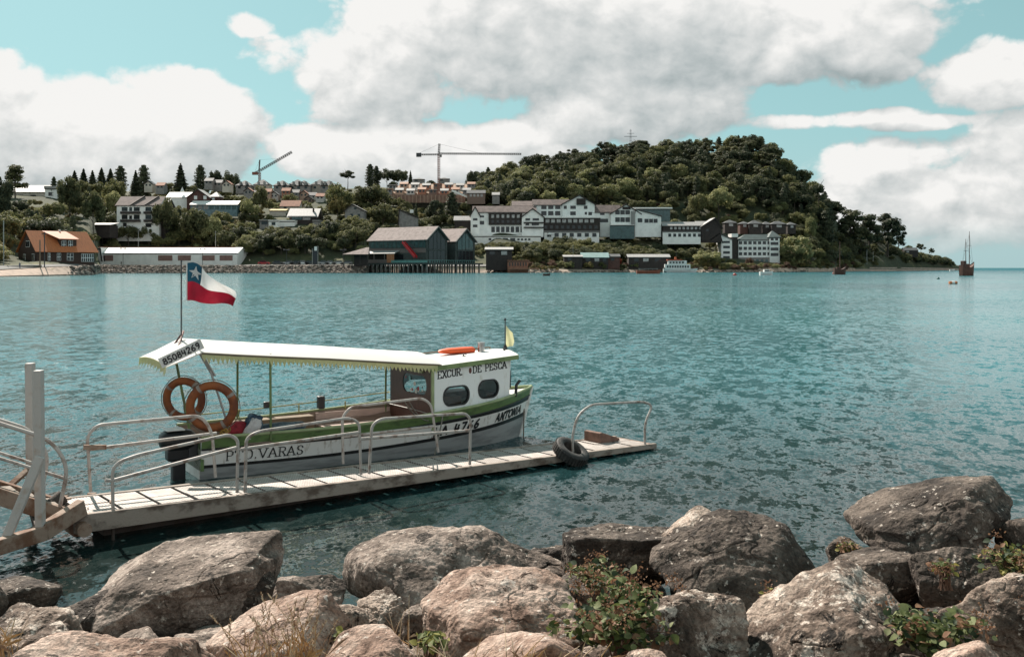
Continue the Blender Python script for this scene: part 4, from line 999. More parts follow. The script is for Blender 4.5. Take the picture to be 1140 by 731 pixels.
# low lakeside buildings under the hedge
T = bthing('boathouse', 'dark lakeside house with pale flat roof right of the stilt restaurant', 555, 290, 640)
wing(T, 541, 570, 294, 278.0, 275.2, 640, 10, 'lean', dark_wood, grey_roof, [(545, 279.6, 551, 283.4), (558, 279.6, 564.5, 283.6, win_pale)], eave=.9)
T = bthing('boathouse', 'small brown hut with pale roof left of the turquoise roof', 636, 284, 672)
wing(T, 628, 648, 293, 286, 284, 672, 8, 'lean', dark_wood, grey_roof, [(632, 287, 636, 290)], eave=.8)
T = bthing('boathouse', 'long low lakeside house with turquoise roof', 662, 286, 678)
wing(T, 648, 677, 294, 286.2, 281.4, 680, 12, 'x', dark_wood, teal_roof, [(652, 287.4, 657, 291), (662, 287.4, 667, 291, win_pale), (671, 287.4, 675, 291)], eave=.8)
T = bthing('boathouse', 'low red-brown hut right of the turquoise roof', 684, 286, 682)
wing(T, 677, 690, 293, 285.6, 283.0, 683, 9, 'x', redwood, dark_roof, [(680, 287, 684, 290)], eave=.5)
T = bthing('boathouse', 'long low lakeside house with grey roof behind the white ferry', 722, 286, 690)
wing(T, 700, 745, 294, 286.0, 283.2, 692, 11, 'x', dark_wood, grey_roof, [(706, 287.4, 711, 291), (716, 287.4, 722, 291, win_pale), (729, 287.4, 736, 291)], eave=1.0)
T = bthing('jetty_hut', 'reddish wooden landing stage hut on the shore below the hotel', 578, 297, 634, 'hut')
wing(T, 565, 588, 300, 290.4, 289.6, 636, 5, 'flat', pm('reddish_boards', (.30, .14, .09), .85, .3, .8), pm('reddish_boards', (.3, .14, .09)), [(567 + 3 * i, 292, 568.2 + 3 * i, 296) for i in range(7)], eave=.2)
mb = MB(); mb.box(tuple(P_at(566, 299.6, 628)), tuple(P_at(600, 298.2, 634))); mb.build('landing_stage', pm('reddish_boards', (.3, .14, .09)), T)
KEEP[:] = [(a, b_, c_, c_ + .45 * (d_ - c_), Y_) if 632 < Y_ < 694 and c_ > 270 and a > 500 else (a, b_, c_, d_, Y_) for a, b_, c_, d_, Y_ in KEEP]
# headland buildings
T = bthing('house', 'pale hut at the foot of the headland pines', 988, 296, 1010, 'hut'); wing(T, 984.5, 990, 297, 291.6, 290.6, 1012, 6, 'flat', pm('pale_green_wall', (.33, .36, .31)), grey_roof, [(986, 293, 988, 295)], eave=.2)
T = bthing('house', 'low dark house on top of the headland', 1012, 278, 1040); wing(T, 1007, 1022, 282, 278.6, 275.8, 1060, 10, 'x', dark_wood, dark_roof, [(1009, 279.4, 1012, 281, win_pale)], eave=.5)
for i, (px, lab) in enumerate(((997, 'longest of three white sheds at the foot of the headland'), (1004, 'small white shed in the middle of three white sheds'), (1012, 'tiny pale shed nearest the headland tip'))):
    T = bthing('shed', lab, px, 296, 1060, 'shed'); wing(T, px - (3 if i == 0 else 1.6), px + (3 if i == 0 else 1.6), 297.3, 295.2, 293.6, 1062 + i * 25, 5, 'x', white_wall, white_roof, [(px - 1, 295.3, px + .6, 296.2)], eave=.1)
# ================================================================== TREES IN PLACE
# particular trees
PT = [
 ('pine', 'dark', 17, 183, 210, 30, 'spreading dark conifer standing behind the long white villa', 300),
 ('column', 'deep', 60, 197, 212, 8, 'small slim conifer at the right end of the white villa', 300),
 ('broad', 'deep', 2, 196, 245, 30, 'big dark tree cut by the left edge in front of the villa', 150),
 ('broad', 'dark', 78, 196, 228, 30, 'rounded dark green tree left of the row of conifers', 180),
 ('conifer', 'deep', 83, 190, 215, 19, 'leftmost pointed conifer of the row on the left skyline', 330),
 ('conifer', 'deep', 93, 188, 215, 19, 'second pointed conifer from the left on the left skyline', 335),
 ('conifer', 'deep', 103, 190, 216, 18, 'third pointed conifer from the left on the left skyline', 330),
 ('conifer', 'deep', 113, 187, 214, 21, 'fourth pointed conifer from the left on the left skyline', 335),
 ('conifer', 'deep', 123, 188, 215, 21, 'fifth pointed conifer on the left skyline, above the block of flats', 330),
 ('column', 'deep', 134, 185, 214, 17, 'tallest and last conifer of the row above the block of flats', 325),
 ('conifer', 'deep', 151, 190, 218, 18, 'left one of two twin conifers right of the block of flats', 290),
 ('column', 'deep', 160, 184, 220, 17, 'taller right one of two twin conifers right of the block of flats', 285),
 ('wide', 'mid', 128, 198, 225, 28, 'grey-green rounded tree in front of the row of conifers', 210),
 ('broad', 'light', 126, 212, 238, 22, 'pale round tree left of the block of flats', 160),
 ('broad', 'dark', 104, 208, 248, 30, 'tall bushy dark tree between red-roofed house and conifer row', 130),
 ('wide', 'dark', 143, 250, 274, 30, 'low dark bush below the left half of the block of flats', 96),
 ('wide', 'mid', 166, 252, 274, 26, 'low green bush below the right half of the block of flats', 98),
 ('wide', 'deep', 124, 252, 276, 26, 'dark bush between long shed and block of flats', 100),
 ('conifer', 'deep', 201, 182, 214, 24, 'tall dark conifer standing alone above the dark red gabled house', 300),
 ('column', 'deep', 223, 184, 216, 17, 'broad dark conifer behind the dark red gabled house', 310),
 ('wide', 'deep', 240, 188, 214, 18, 'rounded dark tree on the skyline right of the gabled house', 320),
 ('wide', 'deep', 257, 190, 214, 22, 'wide dark tree at the left end of the hilltop houses', 315),
 ('umbrella', 'deep', 387, 190, 216, 26, 'umbrella-shaped pine standing alone on the skyline left of the building site', 330),
 ('column', 'deep', 412, 183, 212, 13, 'tall narrow conifer at the left of the group behind the building site', 355),
 ('column', 'deep', 419, 185, 212, 10, 'leaning slim conifer beside the tallest one behind the building site', 355),
 ('wide', 'deep', 431, 187, 216, 24, 'dark rounded conifer clump behind the left of the building site', 355),
 ('wide', 'deep', 446, 188, 216, 22, 'dark rounded conifer clump behind the middle of the building site', 355),
 ('conifer', 'deep', 457, 190, 212, 9, 'slim pointed conifer ending the group behind the building site', 355),
 ('wide', 'dark', 184, 218, 276, 34, 'big dark bushy tree filling the space right of the block of flats', 96),
 ('broad', 'dark', 214, 228, 290, 38, 'large dark green tree behind the right half of the white hall', 92),
 ('broad', 'light', 237, 238, 290, 26, 'pale yellow-green tree behind the right end of the white hall', 90),
 ('broad', 'dark', 289, 206, 245, 24, 'dark tree between the hilltop houses and pale grey roof', 175),
 ('wide', 'light', 277, 222, 250, 26, 'pale cream-green tree left of the small orange roof', 150),
 ('wide', 'mid', 376, 204, 246, 34, 'green rounded tree below the umbrella pine', 165),
 ('wide', 'gold', 376, 216, 245, 20, 'golden tree beside the grey weatherboard house', 150),
 ('wide', 'dark', 413, 205, 246, 46, 'wide dark spreading tree at the left of the building site', 175),
 ('broad', 'dark', 427, 226, 262, 30, 'dark tree in mid slope below the wide spreading one', 110),
 ('conifer', 'deep', 463, 226, 248, 10, 'dark narrow tree touching the house with one white window', 120),
 ('round', 'deep', 485, 223, 244, 20, 'round dark tree under the tower crane', 160),
 ('column', 'deep', 503, 214, 240, 16, 'dark column-shaped tree left of the hotel', 170),
 ('broad', 'deep', 525, 188, 222, 16, 'dark tall tree at the right end of the building site', 300),
 ('broad', 'light', 640, 204, 232, 24, 'pale lime-green tree behind the hotel roof, left of a pair', 215),
 ('broad', 'light', 656, 206, 232, 22, 'pale lime-green tree behind the hotel roof, right of a pair', 215),
 ('wide', 'light', 800, 207, 248, 34, 'big cream-green tree at the foot of the dark wooded hill', 165),
 ('wide', 'mid', 776, 214, 248, 28, 'bushy green tree left of the big cream-green one', 165),
 ('round', 'light', 886, 262, 297, 36, 'big round pale-green willow on the shore right of the white block', 32),
 ('wide', 'light', 788, 278, 299, 34, 'low spreading lime-green tree by the shore left of the white block', 25),
 ('broad', 'light', 903, 238, 262, 16, 'pale round tree right of the cabin row', 130),
 ('column', 'deep', 921, 232, 264, 20, 'dark dense tree at the right foot of the wooded hill', 150),
 ('umbrella', 'deep', 911, 203, 240, 26, 'thin leaning umbrella tree on the right shoulder of the hill', 230),
 ('pine', 'deep', 948, 233, 284, 42, 'first big dark pine of the headland group', 150),
 ('pine', 'deep', 968, 238, 288, 36, 'second big dark pine of the headland group', 160),
 ('pine', 'deep', 988, 237, 290, 38, 'tallest dark pine at the right end of the headland group', 150),
 ('pine', 'deep', 1000, 246, 288, 22, 'slender dark pine at the outer edge of the headland group', 190),
 ('pine', 'dark', 958, 252, 290, 34, 'lower dark pine in front of the headland group', 90),
 ('umbrella', 'deep', 1037, 276, 291, 9, 'small umbrella-shaped tree alone on the headland tip', 200),
 ('umbrella', 'deep', 1025, 271, 290, 14, 'dark umbrella-shaped tree behind the low house on the headland', 200),
 ('shrub', 'red', 676, 284, 295, 6, 'red-leaved bush left of two by the lakeside huts', 24),
 ('shrub', 'red', 690, 285, 295, 6, 'red-leaved bush right of two by the lakeside huts', 24),
 ('shrub', 'light', 544, 262, 276, 18, 'pale green bush on the terrace behind the stilt restaurant', 100),
 ('shrub', 'gold', 547, 289, 299, 12, 'golden bush at the left corner of the pale-roofed lakeside house', 10),
 ('shrub', 'mid', 563, 290, 299, 12, 'green bush at the right corner of the pale-roofed lakeside house', 9),
 ('shrub', 'light', 633, 289, 299, 14, 'pale bush before the small brown hut by the lake', 12),
 ('shrub', 'gold', 654, 290, 299, 15, 'golden bush under the left end of the turquoise roof', 12),
 ('shrub', 'mid', 670, 290, 299, 14, 'green bush under the right end of the turquoise roof', 12),
 ('shrub', 'light', 706, 290, 299, 15, 'pale bush at the left end of the long grey-roofed lakeside house', 12),
 ('shrub', 'gold', 724, 291, 299, 16, 'golden bush in the middle of the long grey-roofed lakeside house', 12),
 ('shrub', 'rust', 834, 285, 297, 12, 'rusty bush in front of the white block', 20),
]
for a in PT: ptree(a[0], a[1], a[2], a[3], a[4], a[5], a[6], off=a[7])
TONE = {'dark': 'dark green', 'deep': 'blackish green', 'mid': 'mid green', 'light': 'pale green', 'gold': 'golden', 'rust': 'rusty', 'red': 'red'}
KN = {'broad': 'broadleaf tree', 'wide': 'spreading tree', 'round': 'round tree', 'shrub': 'shrub', 'conifer': 'conifer', 'column': 'narrow conifer', 'pine': 'pine', 'umbrella': 'umbrella pine'}
def LG(where):
    return (lambda k, t: f'{TONE[t]} {KN[k]} among the trees {where}', lambda k, t: f'{TONE[t]} {KN[k]}s {where}')
a, b_ = LG('in the hedge line right below the hotel terraces'); scatter(90, (528, 610), (62, 122), [('wide', 'dark'), ('wide', 'mid'), ('shrub', 'mid'), ('shrub', 'dark')], a, b_, mind=5, hr=(8, 12), seed=31)
scatter(110, (675, 765), (58, 122), [('wide', 'dark'), ('wide', 'deep'), ('wide', 'mid'), ('shrub', 'light')], a, b_, mind=4.6, hr=(8, 12), seed=32)
# wooded hill: skyline follows the photograph's hill
def hill_top(px): return float(np.interp(px, [520, 540, 560, 600, 650, 700, 740, 800, 830, 860, 880, 900, 915, 930], [186, 181, 177, 168, 160, 157, 158, 156, 150, 160, 176, 196, 212, 232]))
def hill_spec(px, of):
    if px > 730: return [('broad', 'deep'), ('broad', 'dark'), ('pine', 'dark'), ('wide', 'deep'), ('pine', 'deep'), ('column', 'deep'), ('broad', 'mid'), ('umbrella', 'dark')]
    if px < 600: return [('broad', 'dark'), ('wide', 'mid'), ('broad', 'mid'), ('broad', 'deep'), ('broad', 'light'), ('column', 'deep')]
    return [('broad', 'dark'), ('broad', 'dark'), ('wide', 'dark'), ('broad', 'deep'), ('broad', 'mid'), ('pine', 'deep'), ('wide', 'mid'), ('broad', 'light'), ('column', 'dark'), ('pine', 'dark')] if of < 300 else [('broad', 'dark'), ('pine', 'dark'), ('umbrella', 'deep'), ('broad', 'deep'), ('pine', 'deep')]
a, b_ = LG('covering the wooded hill'); scatter(640, (532, 925), (205, 375), hill_spec, a, b_, mind=6.4, hr=(9, 22), seed=2, top=lambda px: hill_top(px) - 4)
a, b_ = LG('directly behind the hotel and the cabins'); scatter(130, (560, 915), (140, 215), [('wide', 'dark'), ('broad', 'dark'), ('broad', 'mid'), ('shrub', 'mid'), ('broad', 'light'), ('shrub', 'rust'), ('broad', 'deep')], a, b_, mind=9, hr=(9, 14), seed=3)
a, b_ = LG('forming the tall hedge below the hotel'); scatter(150, (588, 805), (40, 98), [('wide', 'dark'), ('wide', 'deep'), ('wide', 'mid'), ('shrub', 'light'), ('broad', 'dark')], a, b_, mind=6.5, hr=(8.5, 12), seed=4)
a, b_ = LG('along the shore below the hedge'); scatter(260, (545, 960), (5, 40), [('shrub', 'gold'), ('shrub', 'mid'), ('shrub', 'light'), ('shrub', 'rust'), ('shrub', 'dark')], a, b_, mind=5, hr=(5, 11), seed=5)
a, b_ = LG('between the round willow and the cabins'); scatter(90, (866, 945), (30, 190), [('wide', 'dark'), ('broad', 'deep'), ('broad', 'dark'), ('shrub', 'mid'), ('wide', 'mid'), ('shrub', 'light')], a, b_, mind=8, hr=(10, 15), seed=6)
a, b_ = LG('on the headland'); scatter(55, (935, 1012), (20, 330), [('pine', 'dark'), ('broad', 'deep'), ('shrub', 'mid'), ('broad', 'dark'), ('shrub', 'dark')], a, b_, mind=8, hr=(10, 16), seed=7)
a, b_ = LG('covering the low headland tip'); scatter(42, (1004, 1064), (60, 360), [('shrub', 'dark'), ('shrub', 'deep'), ('shrub', 'dark')], a, b_, mind=8, hr=(16, 24), seed=8, top=lambda px: float(np.interp(px, [1004, 1030, 1055, 1066], [274, 280, 285, 294])))
a, b_ = LG('behind the parked cars'); scatter(100, (262, 412), (46, 96), [('wide', 'dark'), ('broad', 'dark'), ('wide', 'mid'), ('broad', 'deep'), ('shrub', 'light')], a, b_, mind=7.5, hr=(11, 16), seed=9)
a, b_ = LG('behind the red-roofed house and white hall'); scatter(120, (-60, 262), (40, 130), [('broad', 'dark'), ('wide', 'deep'), ('broad', 'dark'), ('wide', 'mid'), ('shrub', 'light'), ('shrub', 'gold')], a, b_, mind=9, hr=(11, 18), seed=10)
a, b_ = LG('in the gardens of the upper left slope'); scatter(300, (-60, 270), (120, 330), [('broad', 'dark'), ('wide', 'mid'), ('broad', 'deep'), ('shrub', 'light'), ('shrub', 'gold'), ('shrub', 'mid'), ('column', 'deep')], a, b_, mind=7.5, hr=(8, 14), seed=12, top=lambda px: 199)
a, b_ = LG('in the gardens above the parked cars'); scatter(260, (262, 535), (88, 290), [('broad', 'dark'), ('wide', 'mid'), ('shrub', 'mid'), ('shrub', 'light'), ('shrub', 'gold'), ('broad', 'deep'), ('wide', 'dark')], a, b_, mind=8, hr=(8, 13), seed=13, top=lambda px: 212)
a, b_ = LG('between the hilltop houses'); scatter(130, (100, 540), (250, 372), [('shrub', 'dark'), ('shrub', 'mid'), ('shrub', 'light'), ('broad', 'deep')], a, b_, mind=9, hr=(5, 10), seed=14, top=lambda px: 199 if px < 420 else 197)
a, b_ = LG('behind the stilt restaurant'); scatter(60, (400, 600), (40, 100), [('wide', 'dark'), ('shrub', 'mid'), ('broad', 'dark'), ('shrub', 'light')], a, b_, mind=8, hr=(9, 12), seed=15, top=lambda px: 246)
# the trees that show largest become objects, the rest one mass of each sort
cnt = {}
for o in COL.objects:
    if o.type == 'EMPTY' and o.name.split('.')[0] in ('broadleaf_tree', 'shrub', 'conifer_tree', 'pine_tree', 'round_tree'): cnt[o.name.split('.')[0]] = cnt.get(o.name.split('.')[0], 0) + 1
PENDING.sort(key=lambda a: -a[3] * (1.6 if a[1] in ('light', 'gold') else 1) / a[2].y)
MASS = {'woodland': {}, 'shrubbery': {}}
for a in PENDING:
    nm = NAME[a[0]][0]
    if cnt.get(nm, 0) < 288: cnt[nm] = cnt.get(nm, 0) + 1; tree(*a)
    else: MASS['shrubbery' if nm == 'shrub' else 'woodland'].setdefault(a[1], []).append(a)
def mass(name, parts, label, cat):
    vs_, mi, mats = [], [], []
    for tone, lst in parts.items():
        mats.append(LEAF[tone])
        for (kind, _, p, h, wid, _l, _g) in lst:
            me = crown_mesh(kind, trnd.randrange(4), tone); v = np.empty(len(me.vertices) * 3, np.float32); me.vertices.foreach_get('co', v); v = v.reshape(-1, 3)
            a = trnd.uniform(0, 6.28); c_, s_ = math.cos(a), math.sin(a)
            v = np.stack([(v[:, 0] * c_ - v[:, 1] * s_) * wid + p.x, (v[:, 0] * s_ + v[:, 1] * c_) * wid + p.y, v[:, 2] * h + p.z], 1)
            vs_.append(v); mi.append(np.full(len(v) // 4, len(mats) - 1, np.int32))
    v = np.concatenate(vs_); n = len(v) // 4; me = bpy.data.meshes.new(name)
    me.vertices.add(4 * n); me.vertices.foreach_set('co', v.astype(np.float32).ravel()); me.loops.add(4 * n); me.loops.foreach_set('vertex_index', np.arange(4 * n, dtype=np.int32))
    me.polygons.add(n); me.polygons.foreach_set('loop_start', np.arange(0, 4 * n, 4, dtype=np.int32)); me.polygons.foreach_set('loop_total', np.full(n, 4, dtype=np.int32))
    for m in mats: me.materials.append(m)
    me.polygons.foreach_set('material_index', np.concatenate(mi)); me.update(calc_edges=True)
    o = bpy.data.objects.new(name, me); COL.objects.link(o); tag(o, label, cat, kind='stuff')
print({k: {t: len(l) for t, l in v.items()} for k, v in MASS.items()}, cnt)
if MASS['woodland']: mass('woodland', MASS['woodland'], 'further trees of the wooded hill and slopes merging into one dark mass', 'woodland')
if MASS['shrubbery']: mass('shrubbery', MASS['shrubbery'], 'low scrub filling the gaps between the gardens of the far slope', 'scrub')
# cross on the hilltop
T = wthing('cross', 'iron lattice cross standing above the trees on the hilltop', 'cross', P_at(702, 160, 1050)); T['_world'] = 1
mb = MB()
for dx in (-1.0, 1.0): mb.bar(P_at(702, 182, 1050) + Vector((dx, 0, 0)), P_at(702, 144, 1050) + Vector((dx * .4, 0, 0)), .28, .28)
for y_ in (146, 149.5, 153, 157, 161): mb.bar(P_at(702, y_, 1050) - Vector((1.2, 0, 0)), P_at(702, y_, 1050) + Vector((1.2, 0, 0)), .22, .22)
mb.build('mast', metal_dark, T)
mb = MB(); mb.bar(P_at(695, 152, 1050), P_at(709, 152, 1050), .45, .45); mb.bar(P_at(698, 148.6, 1050), P_at(706, 148.6, 1050), .3, .3); mb.build('crossbar', metal_dark, T)
# ================================================================== DOCK
DA, DB_ = Vector((-5.08, 11.76, .36)), Vector((2.59, 18.0, .09))      # near edge of the deck, shore end to lake end
dd = (DB_ - DA); DL = dd.length; dd.normalize(); dh = Vector((dd.x, dd.y, 0)).normalized(); dn = Vector((-dh.y, dh.x, 0)); DW = 1.06
def DP(s, v, z=0.0): return DA + dd * s + dn * v + Vector((0, 0, z))
near_n = dn.copy()
def on_near(px, py): return P_plane(px, py, DA + dn * .03, dn)
def on_far(px, py): return P_plane(px, py, DA + dn * (DW - .04), dn)
white_metal = pm('chipped_white_paint', (.46, .435, .41), .6, .3, 5.0, .3, 30.0, col2=(.36, .27, .21), lo=.52, hi=.74)
rail_paint = pm('worn_rail_paint', (.44, .40, .37), .5, .3, 7.0, col2=(.20, .13, .10), lo=.46, hi=.66)
rust = pm('rusty_steel', (.30, .22, .17), .85, .3, 4.0, .5, 20.0, col2=(.17, .085, .05), lo=.42, hi=.6)
rust_dark = pm('dark_rusty_steel', (.07, .055, .047), .85, .3, 4.0, .4, 20.0, col2=(.045, .028, .02))
beam_m = pm('dirty_beam_paint', (.31, .255, .215), .8, .3, 3.0, .4, 22.0, col2=(.12, .085, .065), lo=.47, hi=.66, stretch=(1, 1, 1.6))
def deck_mat():
    m, t, b = new_mat('perforated_deck_plate')
    co = N(t, 'ShaderNodeTexCoord').outputs['Object']
    n = N(t, 'ShaderNodeTexNoise', inp={'Vector': co, 'Scale': 2.3, 'Detail': 6.0, 'Roughness': .7}).outputs[0]
    c = RAMP(t, n, [(.30, (.20, .16, .14)), (.42, (.46, .40, .365)), (.56, (.64, .585, .55)), (.72, (.72, .68, .65))])
    oi = N(t, 'ShaderNodeObjectInfo'); c = MIX(t, 1.0, c, RAMP(t, oi.outputs['Random'], [(0.0, (.72, .70, .68)), (.6, (1, .98, .96)), (1.0, (1.12, 1.1, 1.08))]), 'MULTIPLY')
    sp = N(t, 'ShaderNodeSeparateXYZ', inp={0: co})
    # rows of punched slots
    wx = M_(t, 'FRACT', M_(t, 'MULTIPLY', sp.outputs[0], 26.0)); wy = M_(t, 'FRACT', M_(t, 'MULTIPLY', sp.outputs[1], 15.0))
    s_ = M_(t, 'MULTIPLY', SS(t, M_(t, 'ABSOLUTE', M_(t, 'SUBTRACT', wx, .5)), .20, .28, 1, 0), SS(t, M_(t, 'ABSOLUTE', M_(t, 'SUBTRACT', wy, .5)), .33, .40, 1, 0))
    c = MIX(t, M_(t, 'MULTIPLY', s_, .75), c, (.06, .05, .045))
    t.links.new(c, b.inputs['Base Color']); b.inputs['Roughness'].default_value = .7
    bp = N(t, 'ShaderNodeBump', inp={'Height': s_, 'Strength': .4, 'Distance': .01}); bp.invert = True; t.links.new(bp.outputs[0], b.inputs['Normal'])
    return m
deckm = deck_mat()
DK = thing('floating_dock', 'narrow floating dock with pale perforated deck and white pipe handrails', 'dock', DA)
DK['_world'] = 1
def dbox(s0, s1, v0, v1, z0, z1):
    vs_ = [DP(s, v, z) for z in (z0, z1) for s, v in ((s0, v0), (s1, v0), (s1, v1), (s0, v1))]
    return vs_, [(0, 3, 2, 1), (4, 5, 6, 7), (0, 1, 5, 4), (1, 2, 6, 5), (2, 3, 7, 6), (3, 0, 4, 7)]
def beam(v0, v1):
    """side beam, deeper at the shore end"""
    a, b_ = -.12, DL + .05
    vs_ = [DP(a, v0, -.21), DP(b_, v0, -.075), DP(b_, v1, -.075), DP(a, v1, -.21), DP(a, v0, .012), DP(b_, v0, .012), DP(b_, v1, .012), DP(a, v1, .012)]
    return vs_, [(0, 3, 2, 1), (4, 5, 6, 7), (0, 1, 5, 4), (1, 2, 6, 5), (2, 3, 7, 6), (3, 0, 4, 7)]
MB().add(*beam(-.02, .06)).build('side_beam', beam_m, DK, bevel=.008)
MB().add(*beam(DW - .06, DW + .02)).build('side_beam', beam_m, DK, bevel=.008)
MB().add(*dbox(.3, DL - .3, .30, DW - .30, -.44, -.05)).build('float', rust_dark, DK)
for s_ in (-.11, DL - .02): MB().add(*dbox(s_, s_ + .07, .06, DW - .06, -.26, -.006)).build('end_beam', rust, DK)
pr = random.Random(8); nrow = 21; pitch = DL / nrow
dX = Matrix.Translation(DA) @ Matrix((dh, dn, Vector((0, 0, 1)))).transposed().to_4x4()
tilt = math.atan2(dd.z, math.hypot(dd.x, dd.y))
for i in range(nrow):
    for j in range(2):
        v0, v1 = (.065, DW * .52) if j == 0 else (DW * .52 + .02, DW - .065)
        mb = MB(); mb.box((.014, v0, -.045), (pitch - .034, v1, 0))
        o = mb.build('deck_panel', deckm, DK, (0, 0, 0)); o.location = dd * (i * pitch) + Vector((0, 0, pr.uniform(-.006, .003)))
        o.rotation_euler = (dX.to_3x3() @ Matrix.Rotation(-tilt, 3, 'Y')).to_euler()
def rail(name, pts, r=.022, rad=.16, m=None, par=None, n=8):
    mb = MB(); mb.tube(arc_path(pts, rad), r, n); return mb.build(name, m or rail_paint, par or DK)
def rails(plane, *paths):
    """one handrail: every path is a list of picture points on a vertical plane along the dock edge"""
    mb = MB()
    for pts in paths:
        w_ = [plane(*p) for p in pts]; mb.tube(arc_path(w_, .16) if len(w_) > 2 else w_, .022, 8)
    return mb.build('handrail', rail_paint, DK)
rails(on_near, [(126, 583), (125, 517), (150, 507), (255, 483.5), (265, 489), (264, 548)], [(117, 534), (124, 535), (263, 498)])
rails(on_near, [(273, 548), (274, 487), (288, 480), (388, 465), (400, 470), (402, 528)], [(268, 500), (274, 499), (400, 481)])
rails(on_near, [(411, 527), (414, 473), (424, 466), (518, 460), (524, 466), (523, 517)], [(400, 488.5), (412, 487.5), (523, 479)])
rails(on_far, [(101, 547), (97, 485), (108, 473), (224, 462), (236, 480), (240, 531)], [(100, 500), (241, 482)])
rails(on_far, [(382, 516), (381, 464), (390, 453), (470, 443), (480, 450), (488, 503)], [(381, 486), (484, 474)])
rails(on_near, [(638, 503), (637, 486), (643, 462), (658, 450), (716, 447), (727, 451), (718, 470), (718, 496)])
# legs going down into the water at both ends
for px, py in ((126, 583), (718, 496)):
    p = on_near(px, py); MB().tube([p + Vector((0, 0, .02)), p - Vector((0, 0, 1.2))], .02, 6).build('leg', rust_dark, DK)
mb = MB(); p = DP(-.05, -.05, -.14); mb.tube([p, p - dn * .12], .085, 12); mb.build('hinge_pin', rust, DK)
for i in range(5):
    mb = MB(); q = DP(pr.uniform(.02, .5), pr.uniform(.15, 1.2), .006); mb.bar(q, q + Vector((pr.uniform(-.15, .15), pr.uniform(-.15, .15), 0)), .05, .025); mb.build('hinge_plate', rust, DK)
WD = thing('wheel_chock', 'rusty brown wedge block lying on the lake end of the dock', 'wedge', DP(DL - .55, .80, 0), math.atan2(dh.y, dh.x))
mb = MB(); mb.prism([(-.26, .004), (.26, .004), (.24, .05), (-.20, .20), (-.26, .19)], -.22, .20); mb.build('wedge_body', pm('brown_board', (.20, .115, .085), .85, .35, 6.0), WD, bevel=.01)
# tyre hanging on the edge as a fender
TY_ = thing('tyre_fender', 'worn black tyre hung round the rail post as a dock fender', 'tyre', P_plane(635.5, 502.5, DA - dn * .05, dn))
mb = MB(); prof = [(.165, -.075), (.18, -.09), (.27, -.095), (.30, -.075), (.31, 0), (.30, .075), (.27, .095), (.18, .09), (.165, .075), (.20, .0), (.165, -.075)]
Xt = Matrix.Rotation(math.atan2(dh.y, dh.x), 4, 'Z') @ Matrix.Rotation(R(31), 4, 'X') @ Matrix.Rotation(R(8), 4, 'Y')
mb.lathe(prof, 40, X=Xt); mb.build('tyre', pm('worn_rubber', (.028, .026, .025), .75, .4, 6.0, .4, 40.0, col2=(.07, .065, .06)), TY_)
mb = MB()
for i in range(36):
    a = i * 2 * math.pi / 36
    X2 = Xt @ Matrix.Rotation(a, 4, 'Z')
    mb.box((.300, -.016, -.07), (.318, .016, .07), 0, X2)
mb.build('tread', _mats['worn_rubber'], TY_)

# ================================================================== ACCESS RAMP and its mooring frame at the left
GW = thing('access_ramp', 'sloping steel gangway with pipe handrails coming down to the dock, at the left edge', 'gangway', P_at(0, 560, 11.6)); GW['_world'] = 1
EA, EB = DP(-.18, .10, -.02), DP(-.18, DW - .1, -.02)          # hinge line
up_dir = Vector((-1, -.05, .33)).normalized()
def gp(v, L, z=0.0): return EA.lerp(EB, v) + up_dir * L + Vector((0, 0, z))
for v in (0.0, 1.0): MB().bar(gp(v, -.02, 0), gp(v, 6.0, 0), .07, .20).build('stringer', rust, GW, bevel=.008)
mb = MB()
for i in range(24):
    mb.bar(gp(.05, .12 + i * .25, .03), gp(.95, .12 + i * .25, .03), .19, .03)
mb.build('tread_board', pm('weathered_planks', (.30, .25, .21), .9, .35, 5.0, .4, 30.0, stretch=(6, 1, 1)), GW)
for v in (0.0, 1.0):
    mb = MB()
    mb.tube(arc_path([gp(v, .10, .02), gp(v, -.02, .62), gp(v, .2, .86), gp(v, 6, .86)], .2), .025, 8)
    mb.tube([gp(v, .02, .45), gp(v, 6, .45)], .02, 8)
    for L in (.95, 1.9, 2.85, 3.8): mb.tube([gp(v, L, .04), gp(v, L, .86)], .02, 8)
    mb.build('handrail', rail_paint, GW)
p = P_at(94, 499, 13.0); mb = MB(); mb.bar(P_at(93, 497.5, 12.6), P_at(118, 497.5, 12.75), .05, .06); mb.build('rail_bracket', rust, GW)
FR = thing('mooring_gantry', 'white steel frame with two tall posts and a rusty bottom beam at the left edge', 'steel frame', P_at(40, 590, 11.0)); FR['_world'] = 1
b0, b1 = P_at(-45, 622, 10.5), P_at(50, 592, 11.25); b2_ = P_at(92, 564, 11.75)
MB().bar(b0, b1, .12, .17).build('base_beam', rust, FR, bevel=.01); MB().bar(b1 + Vector((-.02, 0, .0)), b2_, .12, .19).build('base_beam', rust, FR, bevel=.01)
MB().bar(P_at(45, 588, 11.22), P_at(43, 412, 11.22), .085, .10, up=(0, 1, 0)).build('post', white_metal, FR, bevel=.008)
MB().bar(P_at(35, 560, 13.0), P_at(33.5, 404, 13.0), .095, .11, up=(0, 1, 0)).build('post', white_metal, FR, bevel=.008)
MB().bar(P_at(7, 599, 10.95), P_at(45, 508, 11.12), .10, .06, up=(0, 1, 0)).build('brace', white_metal, FR, bevel=.008)
MB().bar(P_at(-18, 566, 12.0), P_at(34, 520, 12.9), .06, .06, up=(0, 1, 0)).build('brace', rust, FR)
MB().bar(P_at(35, 560, 13.0), P_at(44, 588, 11.25), .10, .10).build('cross_beam', rust_dark, FR)
mb = MB(); mb.tube([P_at(57, 563, 12.2), P_at(70, 552, 12.3)], .09, 8); mb.build('roller', rust_dark, FR)

